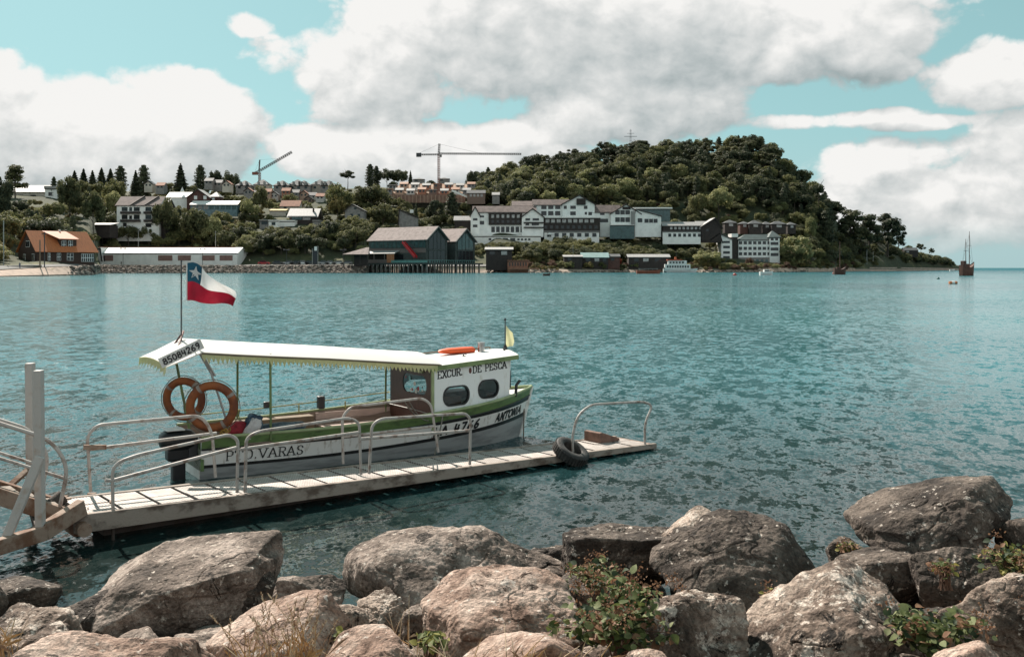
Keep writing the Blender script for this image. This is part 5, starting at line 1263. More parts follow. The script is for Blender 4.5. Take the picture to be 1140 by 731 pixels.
# ================================================================== EXCURSION BOAT
BT = thing('excursion_boat', 'white and green wooden excursion boat with striped hull and long canopy, moored behind the dock', 'boat', (-5.22, 15.95, 0), R(32.5))
LB_ = 6.36
def Bm(u):
    return .78 + .22 * math.sin(math.pi * min(u, .5)) if u < .5 else max(0.0, 1 - ((u - .5) / .5) ** 3.6)
def sheer(u): return .655 + .30 * max(0, (u - .25) / .75) ** 1.7
def hull(u, z, side=-1, out=0.0):
    s = sheer(u)
    zz = max(z, 0) / s
    g_ = 1 - (1 - zz) * (.16 + .34 * u * u)
    if z < 0: g_ *= math.sqrt(max(0, 1 - (z / .42) ** 2))
    x = LB_ * u + .28 * u ** 5 * (z / .94)
    yb = Bm(u) * g_
    return Vector((x, side * (yb + out), z))
US = [0, .04, .1, .18, .26, .34, .42, .5, .57, .64, .7, .76, .81, .85, .89, .92, .945, .965, .98, .99, 1.0]
def zrows(u):
    s = sheer(u); q = u * u
    g1 = s - (.175 - .02 * q); k1 = g1 - (.02 + .075 * q); w1 = k1 - (.235 - .02 * q); k2 = w1 - (.05 + .035 * q)
    return [s, g1, k1, w1, k2, k2 * .5, 0.0, -.15, -.30, -.40]
hull_green = pm('hull_green_paint', (.135, .215, .075), .5, .25, 6.0, .15, 12.0, col2=(.085, .13, .055), lo=.42, hi=.66, stretch=(.8, 1, 2))
hull_black = pm('hull_black_paint', (.022, .022, .022), .45, .4, 3.0)
hull_white = pm('hull_white_paint', (.80, .79, .76), .5, .2, 5.0, .1, 8.0, col2=(.42, .37, .31), lo=.54, hi=.74, stretch=(2.5, 1, .8))
hull_grey = pm('hull_grey_bottom', (.34, .35, .35), .6, .35, 2.6, .1, 8.0, stretch=(.5, 1, 3))
mb = MB()
for side in (-1, 1):
    P = [[hull(u, z, side) for z in zrows(u)] for u in US]
    for j, m in enumerate((0, 1, 2, 1, 3, 3, 3, 3, 3)):
        mb.grid([[r_[j], r_[j + 1]] for r_ in P], m)
tr = [hull(0, z, -1) for z in zrows(0)] + [hull(0, z, 1) for z in zrows(0)][::-1]
mb.add(tr, [tuple(range(len(tr)))], 2)
mb.build('hull', [hull_green, hull_black, hull_white, hull_grey], BT)
inner = pm('inner_planking', (.20, .15, .12), .8, .4, 2.0, .3, 10.0, stretch=(.4, 2, 6), col2=(.30, .22, .18))
mb = MB()
for side in (-1, 1):
    P = [[hull(u, sheer(u) - .004, side, -.05) if u < .99 else hull(u, sheer(u) - .004, side, 0), Vector((LB_ * u, side * max(abs(hull(u, .24, 1).y) - .07, 0), .24))] for u in US if u <= .71]
    mb.grid(P, 0)
mb.grid([[Vector((LB_ * u, -max(abs(hull(u, .24, 1).y) - .07, 0), .24)), Vector((LB_ * u, max(abs(hull(u, .24, 1).y) - .07, 0), .24))] for u in US if u <= .71], 0, False)
mb.build('inner_lining', inner, BT)
rail_green = pm('gunwale_pale_green', (.33, .39, .20), .5, .25, 3.0)
for side in (-1, 1):
    mb = MB(); mb.tube([hull(u, sheer(u) + .008, side, -.02 if u < .98 else 0) for u in US], .028, 8); mb.build('gunwale', rail_green, BT)
mb = MB(); mb.tube([hull(u, zrows(u)[1] , -1, .012) for u in US], .014, 6); mb.build('rubbing_strake', hull_black, BT)
mb = MB(); mb.tube([Vector((LB_ + .28 * z / .94 + .01, 0, z)) for z in (-.35, 0, .3, .6, .97)], .035, 8); mb.build('stem', hull_white, BT)
deck_w = pm('boat_deck_white', (.66, .66, .64), .6, .2, 3.0)
mb = MB(); UD = [.62, .7, .76, .81, .85, .89, .92, .945, .965, .98, .995]
mb.grid([[hull(u, sheer(u) - .03, -1, -.02), Vector((LB_ * u + .2 * u ** 5, 0, sheer(u) - .015)), hull(u, sheer(u) - .03, 1, -.02)] for u in UD], 0, False); mb.build('foredeck', deck_w, BT)
mb = MB(); mb.box((0, -.72, .14), (.05, .72, .60)); mb.build('transom_board', hull_green, BT)
# benches and locker in the cockpit
plank = pm('pinkish_bench_planks', (.60, .47, .42), .75, .25, 3.0, .3, 14.0, stretch=(.5, 5, 1))
mb = MB()
for i in range(4): mb.box((2.5, .48 + i * .095, .42 - .001 * i), (3.98, .56 + i * .095, .45 - .001 * i))
mb.box((2.5, .47, .26), (3.98, .50, .42)); mb.build('bench', plank, BT)
mb = MB(); mb.box((2.5, .868, .38), (3.98, .885, .515)); mb.box((2.5, .870, .53), (3.98, .888, .655)); mb.build('side_planking', plank, BT)
mb = MB()
for i in range(3): mb.box((.7, -.86 + i * .1, .50), (3.9, -.77 + i * .1, .53))
mb.build('bench', inner, BT)
mb = MB(); mb.box((.9, .55, .26), (2.35, .80, .66)); mb.build('side_locker', pm('locker_brown', (.21, .155, .10), .8, .35, 3.0), BT, bevel=.015)
mb = MB(); mb.tube([Vector((.2, .80, .80)), Vector((1.4, .95, .80)), Vector((2.3, .97, .83)), Vector((4.0, .92, .93))], .011, 6)
for x_ in (.2, 1.1, 2.2, 3.1): mb.tube([Vector((x_, .93 if x_ > .5 else .8, .66)), Vector((x_, .93 if x_ > .5 else .8, .82))], .012, 6)
mb.build('side_rail', pm('yellow_rail', (.46, .42, .16), .6, .3, 4.0), BT)
mb = MB(); mb.box((2.55, .86, .72), (2.68, .98, .95)); mb.build('winch', metal_dark, BT, bevel=.02)
mb = MB(); mb.box((1.55, .90, .80), (1.68, .98, .92)); mb.build('cleat', metal_dark, BT, bevel=.02)
# cabin
A0 = Vector((4.0, -.86, 0)); A1 = Vector((5.82, -.47, 0)); Lc = (A1 - A0).length; ca = (A1 - A0).normalized(); cn = Vector((ca.y, -ca.x, 0))
def rz0(t): return 1.485 + .085 * t          # underside of the roof, t = 0..1 along the cabin
cab_white = pm('cabin_white_paint', (.86, .86, .845), .45, .10, 5.0, .06, 6.0, col2=(.66, .63, .58), lo=.54, hi=.76, stretch=(2.2, 2.2, .7))
cabin = thing('cabin', None, None, (0, 0, 0)); cabin.parent = BT
def side_wall(sgn):
    def mp_(x, z, lift=0.0):
        p = A0 + ca * x + cn * lift; p.z = z
        return Vector((p.x, p.y * (1 if sgn < 0 else -1), z))
    outer = [(0, .50), (Lc, .66), (Lc, rz0(1)), (0, rz0(0))]
    W1 = rrect(.24, .84, .84, 1.17, .155); W2 = rrect(1.08, .90, 1.58, 1.22, .15)
    mb = MB()
    for lift in (0.0, -.035): mb.add(*fillpoly(outer, [W1, W2], lambda x, y, l=lift: mp_(x, y, l)))
    wall = mb.build('wall', cab_white, cabin, fixn=False)
    for Wn in (W1, W2):
        cx_ = sum(p[0] for p in Wn) / len(Wn); cy_ = sum(p[1] for p in Wn) / len(Wn)
        fr = MB(); n = len(Wn)
        ring = lambda s, l: [mp_(cx_ + (x - cx_) * (1 + s / .28), cy_ + (z - cy_) * (1 + s / .17), l) for x, z in Wn]
        r1, r2, r3, r4 = ring(-.012, .012), ring(.016, .012), ring(.016, -.04), ring(-.012, -.04)
        for a, b_ in ((r1, r2), (r2, r3), (r4, r1)):
            fr.add(a + b_, [(i, (i + 1) % n, (i + 1) % n + n, i + n) for i in range(n)])
        fo = fr.build('window', hull_black, cabin)
        pn = MB(); pn.add([mp_(x, z, -.012) for x, z in Wn], [tuple(range(n))]); pn.build('pane', glassm, fo)
    return mp_
def glass_mat():
    m, t, b = new_mat('window_glass')
    fr_ = N(t, 'ShaderNodeFresnel', inp={'IOR': 1.5})
    gl = N(t, 'ShaderNodeBsdfGlossy', inp={'Roughness': .02, 'Color': (.9, .95, .95, 1)}); tp = N(t, 'ShaderNodeBsdfTransparent', inp={'Color': (.78, .82, .81, 1)})
    mx = N(t, 'ShaderNodeMixShader', inp={0: M_(t, 'ADD', M_(t, 'MULTIPLY', fr_.outputs[0], .9), .03), 1: tp.outputs[0], 2: gl.outputs[0]})
    t.links.new(mx.outputs[0], t.nodes['Material Output'].inputs[0]); return m
glassm = glass_mat()
mapn = side_wall(-1); side_wall(1)
# front wall, slightly canted, with a dark windscreen
mb = MB(); fw = [Vector((5.82, -.47, .66)), Vector((5.82, .47, .66)), Vector((5.86, .47, rz0(1))), Vector((5.86, -.47, rz0(1)))]
mb.add(fw + [v - Vector((.03, 0, 0)) for v in fw], [(0, 1, 2, 3), (7, 6, 5, 4), (0, 3, 7, 4), (1, 5, 6, 2)]); mb.build('wall', cab_white, cabin)
mb = MB(); mb.box((5.845, -.44, 1.02), (5.895, -.05, 1.36)); mb.box((5.845, .05, 1.02), (5.895, .44, 1.36)); mb.build('windscreen', win_dark, cabin, bevel=.02)
mb = MB(); mb.tube([Vector((5.95, -.5, .86)), Vector((5.97, -.5, 1.08)), Vector((6.05, -.5, 1.16))], .03, 6); mb.build('vent_pipe', hull_black, cabin)
# aft bulkhead in brown wood with an oval-ended window
brown = pm('brown_varnished_wood', (.085, .034, .024), .5, .35, 3.0, .2, 10.0, stretch=(1, 8, 1))
outer = [(-.84, .28), (.86, .28), (.86, 1.48), (-.84, 1.48)]; Wb = rrect(-.62, 1.02, .33, 1.36, .15)
mb = MB()
for l in (0, .03): mb.add(*fillpoly(outer, [Wb], lambda x, y, l=l: Vector((4.0 + l - .012, x, y))))
bk = mb.build('bulkhead', brown, cabin, fixn=False)
mb = MB(); mb.add([Vector((3.998, x, y)) for x, y in Wb], [tuple(range(len(Wb)))]); pn = mb.build('pane', glassm, bk)
st_ = random.Random(2)
def patch(name, mats_, n, rr):
    mb = MB()
    for i in range(n):
        cy, cz, r_ = st_.uniform(-.5, .22), st_.uniform(1.07, 1.30), st_.uniform(*rr)
        mb.add([Vector((3.985 - .0004 * i, cy + r_ * math.cos(k) * st_.uniform(.7, 1.2), cz + r_ * math.sin(k) * st_.uniform(.7, 1.2))) for k in [j * .785 for j in range(8)]], [tuple(range(8))], i % len(mats_))
    return mb.build(name, mats_, bk)
patch('sticker', [pm('sticker_red', (.5, .05, .05)), pm('sticker_white', (.75, .75, .73)), pm('sticker_blue', (.2, .5, .55)), pm('sticker_white', (.75, .75, .73)), pm('sticker_dark', (.08, .07, .07))], 13, (.022, .05))
mb = MB(); mb.box((3.955, -.90, .45), (4.0, -.855, 1.50)); mb.box((3.955, -.52, 1.42), (3.985, .1, 1.46)); mb.build('door_post', rail_green, cabin)
mb = MB(); mb.box((4.05, -.52, .40), (5.3, .52, .42)); mb.box((4.12, .16, .42), (5.35, .56, .95)); mb.box((5.36, -.42, .42), (5.55, .30, .96)); mb.box((4.10, -.62, .42), (4.7, -.36, .98)); mb.build('cabin_interior', brown, cabin)
mb = MB(); sw = [Vector((5.15, -.15 + .17 * math.cos(a), 1.08 + .17 * math.sin(a))) for a in [i * math.pi / 8 for i in range(17)]]; mb.tube(sw, .014, 6, 0, False); mb.tube([Vector((5.15, -.3, 1.08)), Vector((5.15, 0, 1.08))], .01, 5); mb.build('steering_wheel', hull_black, cabin)
# cabin roof with green edge
def roof_out(o_, z_):
    return [Vector((3.93, -.90 - o_, rz0(0) + z_)), Vector((5.0, -.74 - o_, rz0(.53) + z_)), Vector((5.98, -.545 - o_, rz0(1) + z_)), Vector((6.10 + o_, -.2, rz0(1.05) + z_)), Vector((6.10 + o_, .2, rz0(1.05) + z_)), Vector((5.98, .545 + o_, rz0(1) + z_)), Vector((5.0, .74 + o_, rz0(.53) + z_)), Vector((3.93, .90 + o_, rz0(0) + z_))]
a = roof_out(.02, 0.002); b_ = roof_out(.02, .085); c_ = roof_out(-.03, .10); n = 8
edge_green = pm('roof_edge_green', (.22, .29, .12), .6, .3, 3.0)
rp = thing('roof', None, None); rp.parent = cabin
mb = MB(); mb.add(a + b_, [(i, (i + 1) % n, (i + 1) % n + n, i + n) for i in range(n)] + [tuple(range(n))[::-1]]); ro = mb.build('roof_edge', edge_green, cabin)
bpy.data.objects.remove(rp)
mb = MB(); top_ = [Vector((v.x, v.y * .5, v.z + .045)) for v in c_]
mb.add(b_ + c_ + top_, [(i, (i + 1) % n, (i + 1) % n + n, i + n) for i in range(n)] + [(i + n, (i + 1) % n + n, (i + 1) % n + 2 * n, i + 2 * n) for i in range(n)] + [tuple(range(2 * n, 3 * n))]); mb.build('roof', pm('roof_white_paint', (.80, .79, .76), .55, .12, 1.5, .1, 5.0), cabin)
mb = MB(); mb.tube([Vector((5.50, .02, 1.66)), Vector((5.50, .02, 1.85))], .07, 14); mb.tube([Vector((5.50, .02, 1.848)), Vector((5.50, .02, 1.875))], .082, 14); mb.build('chimney', pm('shiny_steel', (.5, .5, .5), .25, .3, 5.0, metal=.9), cabin)
mb = MB(); mb.tube([Vector((5.56, -.05, 1.69)), Vector((5.75, -.12, 1.69))], .012, 6); mb.build('roof_fitting', metal_dark, cabin); mb = MB(); mb.tube([Vector((4.9, -.35, 1.60)), Vector((4.9, -.35, 1.70))], .012, 6); mb.box((4.86, -.40, 1.695), (4.94, -.30, 1.705)); mb.build('roof_fitting', metal_dark, cabin); MB().tube([Vector((5.9, -.18, 1.65)), Vector((5.9, -.18, 1.76))], .02, 6).build('roof_fitting', metal_dark, cabin)
mb = MB(); mb.tube([Vector((4.0, .62, 1.64)), Vector((5.0, .56, 1.69)), Vector((5.9, .35, 1.74))], .014, 6)
for q in (Vector((4.0, .62, 1.56)), Vector((5.0, .56, 1.60)), Vector((5.9, .35, 1.66))): mb.tube([q, q + Vector((0, 0, .08))], .012, 6)
mb.build('grab_rail', pm('grab_rail_brown', (.2, .15, .11), .7), cabin)
# lettering
ink = pm('black_lettering', (.016, .016, .017), .6, .2, 9.0)
lx0 = .10
t1, l1 = lettering('EXCUR.', .124, .21, lambda x, y, l: mapn(lx0 + x, rz0((lx0 + x) / Lc) - .148 + y, l), True, .17)
t1.build('lettering', ink, cabin, fixn=False)
t2, l2 = lettering('DE PESCA', .124, .21, lambda x, y, l: mapn(lx0 + .84 + x, rz0((lx0 + .84 + x) / Lc) - .150 + y, l), True, .17)
t2.build('lettering', ink, cabin, fixn=False)
mb = MB(); mb.add([mapn(lx0 + .775 + .036 * math.cos(a), rz0(.42) - .09 + .055 * math.sin(a), .002) for a in [i * .5236 for i in range(12)]], [tuple(range(12))]); mb.build('emblem', pm('dark_red_emblem', (.13, .045, .035)), cabin, fixn=False)
def on_hull(u0, zoff, hgt):
    tb = np.linspace(u0, 1.0, 120); P_ = [hull(u, zrows(u)[3] + .07) for u in tb]; L_ = [0.0]
    for a, b_ in zip(P_, P_[1:]): L_.append(L_[-1] + (b_ - a).length)
    def f(x, y, l):
        u = float(np.interp(x, L_, tb)); zr_ = zrows(u); zb = zr_[3] + (zr_[2] - zr_[3]) * zoff
        return hull(u, zb + y, -1, .004 + l)
    return f
t3, _ = lettering('PTO.VARAS', .150, .13, on_hull(.06, .20, .15), True, .22); t3.build('lettering', ink, BT, fixn=False)
t4, _ = lettering('LA 4766', .155, .26, on_hull(.63, .12, .15), False, .26); t4.build('lettering', ink, BT, fixn=False)
t5, _ = lettering('ANTONIA', .150, .27, on_hull(.845, .14, .15), False, .17); t5.build('lettering', ink, BT, fixn=False)
# canopy
can = leafm('canopy_white_sheet', (.80, .79, .77), (.76, .75, .72), .25, 1.0)
fringe_m = leafm('canopy_fringe_cloth', (.96, .93, .52), (.97, .95, .62), .75)
canopy = thing('canopy', None, None); canopy.parent = BT
TC = [-.05, .5, 1.2, 2.0, 2.8, 3.5, 4.12]
def cz(t): return 2.01 - (t + .05) / 4.17 * .40 - .005 * math.sin((t + .05) / 4.17 * 9)
def cw(t): return .97 - .03 * (t / 4.1)
YS = [-1, -.85, -.55, -.2, 0, .2, .55, .85, 1]
def cpt(t, y, dz=0): return Vector((t, y * cw(t), cz(t) + .15 * (1 - y * y) + dz))
mb = MB(); mb.grid([[cpt(t, y) for y in YS] for t in TC]); mb.grid([[cpt(t, y, -.018) for y in YS] for t in TC])
vis = lambda y, f: Vector((-.05 - .52 * f, y * (.97 - .05 * f), cz(-.05) + .15 * (1 - y * y) * (1 - f * .6) - .20 * f))
mb.grid([[vis(y, f) for y in YS] for f in (0, .5, 1)]); mb.grid([[vis(y, f) - Vector((0, 0, .018)) for y in YS] for f in (0, .5, 1)])
mb.build('canopy_sheet', can, canopy)
mb = MB()
for side in (-1, 1): mb.tube([cpt(t, side, -.02) for t in TC], .014, 6)
mb.build('canopy_edge', pm('canopy_edge_brown', (.18, .14, .09), .7), canopy)
for side in (-1, 1):
    mb = MB(); nz_ = 58
    for i in range(nz_):
        t0 = -.05 + 4.1 * i / nz_; t1_ = -.05 + 4.1 * (i + 1) / nz_; fr_ = random.Random(i * 7 + side)
        a, b_ = cpt(t0, side, -.03), cpt(t1_, side, -.03); d_ = .075 + fr_.uniform(-.02, .03)
        m_ = (a + b_) / 2; m_.y += side * fr_.uniform(.0, .03)
        h_ = .05
        mb.add([a, b_, b_ - Vector((0, 0, h_)), m_ - Vector((0, 0, h_ + d_)), a - Vector((0, 0, h_))], [(0, 1, 2, 3, 4)])
    mb.build('canopy_fringe', fringe_m, canopy, fixn=False)
mb = MB()
for i in range(26):
    y0, y1 = -1 + 2 * i / 26, -1 + 2 * (i + 1) / 26; a, b_ = vis(y0, 1), vis(y1, 1); m_ = (a + b_) / 2 - Vector((.02, 0, .15 + .03 * math.sin(i * 2.1)))
    mb.add([a, b_, b_ - Vector((0, 0, .07)), m_, a - Vector((0, 0, .07))], [(0, 1, 2, 3, 4)])
mb.build('canopy_fringe', fringe_m, canopy, fixn=False)
post_g = pm('post_green', (.17, .23, .09), .6, .3, 3.0)
for t in (1.06, 3.9):
    for y in (-.86, .86):
        if t > 2 and y < 0: continue
        mb = MB(); mb.tube([Vector((t, y * 1.03, .55)), Vector((t, y, cz(t) + .03))], .020, 8); mb.build('canopy_post', post_g, canopy)
mb = MB(); mb.tube([Vector((.12, .35, .55)), Vector((-.10, .62, cz(0) + .02))], .022, 8); mb.build('canopy_post', post_g, canopy)
mb = MB(); mb.bar(Vector((-.05, -.92, 1.98)), Vector((.18, -.80, 1.62)), .09, .015); mb.tube([Vector((.12, -.83, 1.70)), Vector((.52, -.62, .60))], .018, 8); mb.build('canopy_post', pm('grey_strut', (.45, .44, .43), .5), canopy)
mb = MB(); mb.tube([vis(0, .55) + Vector((.10, .18, -.02)), vis(0, 0) + Vector((-.02, .04, .12)), vis(0, .55) + Vector((.10, -.22, .0))], .016, 6); mb.tube([vis(0, .55) + Vector((.10, .18, 0)), vis(0, .55) + Vector((.10, -.22, 0))], .014, 6); mb.build('ridge_frame', pm('reddish_steel', (.12, .045, .035), .6), canopy)
# phone number board on the near corner of the canopy visor
sA, sB = Vector((-.64, -1.0, 1.80)), Vector((-.02, -1.0, 2.075)); sdv = (sB - sA).normalized(); sup = Vector((-sdv.z, 0, sdv.x))
mb = MB(); q = [sA, sB, sB + sup * .16, sA + sup * .16]; mb.add(q + [v + Vector((0, .02, 0)) for v in q], [(0, 1, 2, 3), (7, 6, 5, 4), (0, 4, 5, 1), (1, 5, 6, 2), (2, 6, 7, 3), (3, 7, 4, 0)])
sg = mb.build('sign_board', pm('sign_white', (.70, .70, .68), .6, .15, 4.0), BT)
t6, l6 = lettering('85084269', .088, .24, lambda x, y, l: sA + sdv * (.045 + x) + sup * (.033 + y) + Vector((0, -l, 0)), False, .13)
t6.build('lettering', ink, sg, fixn=False)
# flag pole and national flag
fpb = Vector((-.12, -.02, 2.02)); fpt = Vector((-.12, -.02, 3.42))
mb = MB(); mb.tube([fpb, fpt], .012, 8); pole = mb.build('flagpole', metal_dark, BT)
FXd = Matrix.Rotation(-R(32.5), 3, 'Z') @ Vector((.985, -.17, 0))       # flies to the right in the picture
FYd = Vector((-FXd.y, FXd.x, 0))
NU, NV = 26, 18
def fpos(u, v):
    """u along the fly 0..1, v from the foot 0..1"""
    fold = math.sin(u * 6.5 + (1 - v) * 3.0 + .4) * .12 * u ** .6 + math.sin(u * 15 + v * 5) * .034 * u ** .5
    topd = -.50 * max(0, u - .10) ** 1.2 + .02 * math.sin(u * 9); botd = -.085 * u + .015 * math.sin(u * 10)
    zz = 3.375 + (topd * v + (-.60 + botd) * (1 - v))
    pinch = (v - .42) * -.02 * u
    return fpb + FXd * (.10 + .80 * u * (1 - .08 * (1 - v) * (1 - u)) - .07 * u * (v > .6) * (v - .6)) + FYd * fold + Vector((0, 0, zz - fpb.z + pinch))
fl_blue = leafm('flag_blue', (.008, .045, .080), (.012, .065, .105), .2, 2.0); fl_white = leafm('flag_white', (.70, .70, .69), (.76, .76, .75), .3, 2.0); fl_red = leafm('flag_red', (.24, .007, .022), (.33, .012, .032), .2, 2.0)
mb = MB(); P = [[fpos(i / NU, j / NV) for j in range(NV + 1)] for i in range(NU + 1)]; vsl = [p for r_ in P for p in r_]; fs = []; ms = []
b0_ = len(mb.v)
for i in range(NU):
    for j in range(NV):
        m_ = 2 if j < NV // 2 else (0 if i < int(NU * .34) else 1)
        mb.add([P[i][j], P[i + 1][j], P[i + 1][j + 1], P[i][j + 1]], [(0, 1, 2, 3)], m_, True)
fo = mb.build('national_flag', [fl_blue, fl_white, fl_red], BT, fixn=False)
bm = bmesh.new(); bm.from_mesh(fo.data); bmesh.ops.remove_doubles(bm, verts=bm.verts[:], dist=.0005); bm.to_mesh(fo.data); bm.free()
for sgn in (-1, 1):
    mb = MB(); pts = []
    for k in range(10):
        a = math.pi / 2 + k * math.pi / 5; r_ = .115 if k % 2 == 0 else .046
        pts.append(fpos(.17 + r_ * math.cos(a) / .80, .74 + r_ * math.sin(a) / .62) + FYd * .004 * sgn)
    c0 = fpos(.17, .74) + FYd * .004 * sgn
    mb.add(pts + [c0], [(k, (k + 1) % 10, 10) for k in range(10)]); mb.build('star', fl_white, fo, fixn=False)
mb = MB(); mb.tube([fpos(0, 1) + FXd * -.005, fpos(0, 0) + FXd * -.005], .010, 6)
for v in (1, .5, 0): p = fpos(0, v); mb.tube([Vector((fpb.x, fpb.y, p.z)), p], .004, 4)
mb.build('hoist_rope', trim_white, fo)
# bow pennant
pb = Vector((6.02, -.02, 1.66)); pt2 = Vector((6.02, -.02, 2.26))
mb = MB(); mb.tube([pb, pt2], .011, 6); mb.lathe([(.004, 0), (.028, .03), (.004, .07)], 8, X=Matrix.Translation(pt2)); mb.build('bow_staff', metal_dark, BT)
fq = lambda u, v: Vector((6.02, -.02, 0)) + FXd * (.012 + .17 * u * (1 - abs(v - .35) * .35)) + FYd * (.03 * math.sin(u * 5 + v * 2)) + Vector((0, 0, 1.76 + .42 * v * (1 - .40 * u) + .03 * u))
mb = MB(); mb.grid([[fq(i / 8, j / 10) for j in range(11)] for i in range(9)]); mb.build('bow_pennant', leafm('pennant_cream', (.68, .64, .34), (.74, .70, .42), .4), BT, fixn=False)
mb = MB(); mb.lathe([(.03, 0), (.05, .05), (.035, .12), (.012, .16)], 8, X=Matrix.Translation(pb)); mb.build('staff_socket', hull_black, BT)
# outboard motor hung on the transom
OM = thing('outboard_motor', None, None, (-.20, -.42, 0)); OM.parent = BT
blk = pm('motor_black', (.014, .014, .016), .45, .3, 3.0)
secs = [(-.02, .40, .30), (.02, .52, .36), (.10, .56, .38), (.20, .54, .36), (.255, .42, .28), (.27, .2, .12)]
mb = MB(); mb.grid([[Vector((-.08 + a / 2 * math.copysign(abs(math.cos(t)) ** .6, math.cos(t)), b_ / 2 * math.copysign(abs(math.sin(t)) ** .6, math.sin(t)), .50 + z)) for t in [k * math.pi / 12 for k in range(25)]] for z, a, b_ in secs])
mb.add([Vector((-.08 + .1 * math.cos(t), .06 * math.sin(t), .77)) for t in [k * math.pi / 6 for k in range(12)]], [tuple(range(12))]); mb.build('cowling', blk, OM)
mb = MB(); mb.box((-.17, -.09, -.4), (.03, .09, .50)); mb.box((-.25, -.11, .30), (.12, .11, .48)); mb.build('shaft_leg', blk, OM, bevel=.03)
mb = MB(); mb.box((.06, -.14, .30), (.20, .14, .66)); mb.build('clamp_bracket', metal_dark, OM, bevel=.01)
mb = MB(); mb.tube([Vector((.1, 0, .60)), Vector((.55, .05, .70))], .022, 8); mb.build('tiller', blk, OM)
mb = MB(); mb.box((-.28, -.17, .775), (-.0, .10, .80)); mb.build('cowling_pad', trim_white, OM, bevel=.01)
# life rings hanging at the stern
ring_o = pm('faded_orange_foam', (.27, .080, .022), .8, .35, 4.0, .35, 14.0, col2=(.14, .042, .018), lo=.38, hi=.64)
tape = pm('grey_tape', (.27, .225, .20), .6, .3, 6.0); rope_m = pm('grubby_rope', (.22, .19, .16), .9, .3, 20.0)
def life_ring(label, loc, Rm, rm, face, roll, yellow=False):
    t = thing('life_ring', label, 'life ring', loc, 0, 'orange life rings at the stern')
    X = Matrix.Rotation(face, 4, 'Z') @ Matrix.Rotation(R(90 + 4), 4, 'X') @ Matrix.Rotation(roll, 4, 'Z')
    mb = MB(); mb.lathe([(Rm + rm * math.cos(a) * .92, rm * math.sin(a) * 1.0) for a in [k * math.pi / 7 for k in range(15)]], 48, X=X); mb.build('ring', ring_o, t)
    for q in range(4):
        mb = MB(); a0 = q * math.pi / 2 + .3
        P = [[X @ Vector(((Rm + (rm + .004) * math.cos(b_) * .92) * math.cos(a), (Rm + (rm + .004) * math.cos(b_) * .92) * math.sin(a), (rm + .004) * math.sin(b_))) for b_ in [k * math.pi / 7 for k in range(15)]] for a in [a0 + i * .07 for i in range(3)]]
        mb.grid(P); mb.build('tape_band', tape, t)
    mb = MB(); mb.tube([X @ Vector(((Rm + rm + .010 + .012 * abs(math.sin(2 * (a - .37)))) * math.cos(a), (Rm + rm + .010 + .012 * abs(math.sin(2 * (a - .37)))) * math.sin(a), .0)) for a in [k * math.pi / 24 for k in range(49)]], .007, 5, 0, False); mb.build('grab_rope', rope_m, t)
    return t
life_ring('larger weathered orange life ring overlapping the other, right of the two at the stern', P_at(236, 452.5, 15.0), .322, .072, R(8), .2)
life_ring('smaller weathered orange life ring behind, left of the two at the stern', P_at(205, 444, 15.7), .290, .066, R(-6), .5)
mb = MB(); r_ = random.Random(4); c0 = P_at(243, 481, 15.05)
for i in range(9):
    p = c0 + Vector((r_.uniform(-.14, .14), r_.uniform(-.05, .05), r_.uniform(-.03, .05))); mb.tube([p + Vector((.05 * math.cos(a), .02, .04 * math.sin(a))) for a in [k * .7 for k in range(10)]], .012, 6)
o = mb.build('rope_coil', pm('yellow_rope', (.45, .27, .06), .8, .4, 20.0), None, c0); tag(o, 'small coil of yellowish rope under the life rings at the stern', 'rope')
# stuff lying in the cockpit
def blob(name, label, cat, c, ax, m, seed, rot=0.0, par=None, lump=.22, squash=2.4):
    bm = bmesh.new(); bmesh.ops.create_icosphere(bm, subdivisions=4, radius=1)
    co = np.array([v.co[:] for v in bm.verts]); d_ = 1 + lump * fbm(co * 1.6 + seed, 4, seed)
    e = np.sign(co) * np.abs(co) ** (1 / squash * 1.6); co = e * d_[:, None]
    for v, p in zip(bm.verts, co): v.co = Vector(p * np.array(ax))
    me = bpy.data.meshes.new(name); bm.to_mesh(me); bm.free(); me.materials.append(m)
    for p in me.polygons: p.use_smooth = True
    o = bpy.data.objects.new(name, me); COL.objects.link(o); o.location = c; o.rotation_euler = (0, rot, R(32.5)); tag(o, label, cat); return o
blob('red_bag', 'crumpled red bag lying on the side bench of the boat', 'bag', P_at(266, 478, 15.78), (.17, .14, .12), pm('red_cloth', (.30, .022, .035), .85, .4, 8.0, .6, 14.0), 3)
bp1 = blob('backpack', 'dark blue and white backpack propped up on the side bench', 'backpack', P_at(281, 474, 15.82), (.13, .12, .20), pm('navy_cloth', (.025, .05, .085), .85, .4, 8.0, .6, 14.0, col2=(.09, .15, .20)), 5, .35)
bp2 = blob('flap', None, None, (0, 0, 0), (.10, .06, .17), pm('white_cloth', (.58, .55, .55), .85, .2, 8.0, .5, 14.0), 9, .4); bp2.parent = bp1; bp2.location = (-.03, -.11, -.05); bp2.rotation_euler = (0, .25, 0)
blob('tarpaulin_roll', 'long dark blue tarpaulin bundle lying along the bench', 'tarpaulin', P_at(309, 476, 16.28), (.46, .11, .085), pm('tarp_blue', (.022, .045, .07), .6, .4, 6.0, .7, 12.0, col2=(.10, .15, .18)), 12, -.02)
mb = MB(); kp = Vector((4.75, .10, 1.705)); secs = [(-.42, .02, .01), (-.36, .08, .035), (-.2, .13, .055), (.1, .14, .06), (.34, .13, .06), (.38, .05, .03)]
mb.grid([[Vector((x_, a * math.cos(t), .02 + b_ * math.sin(t))) for t in [k * math.pi / 8 for k in range(17)]] for x_, a, b_ in secs])
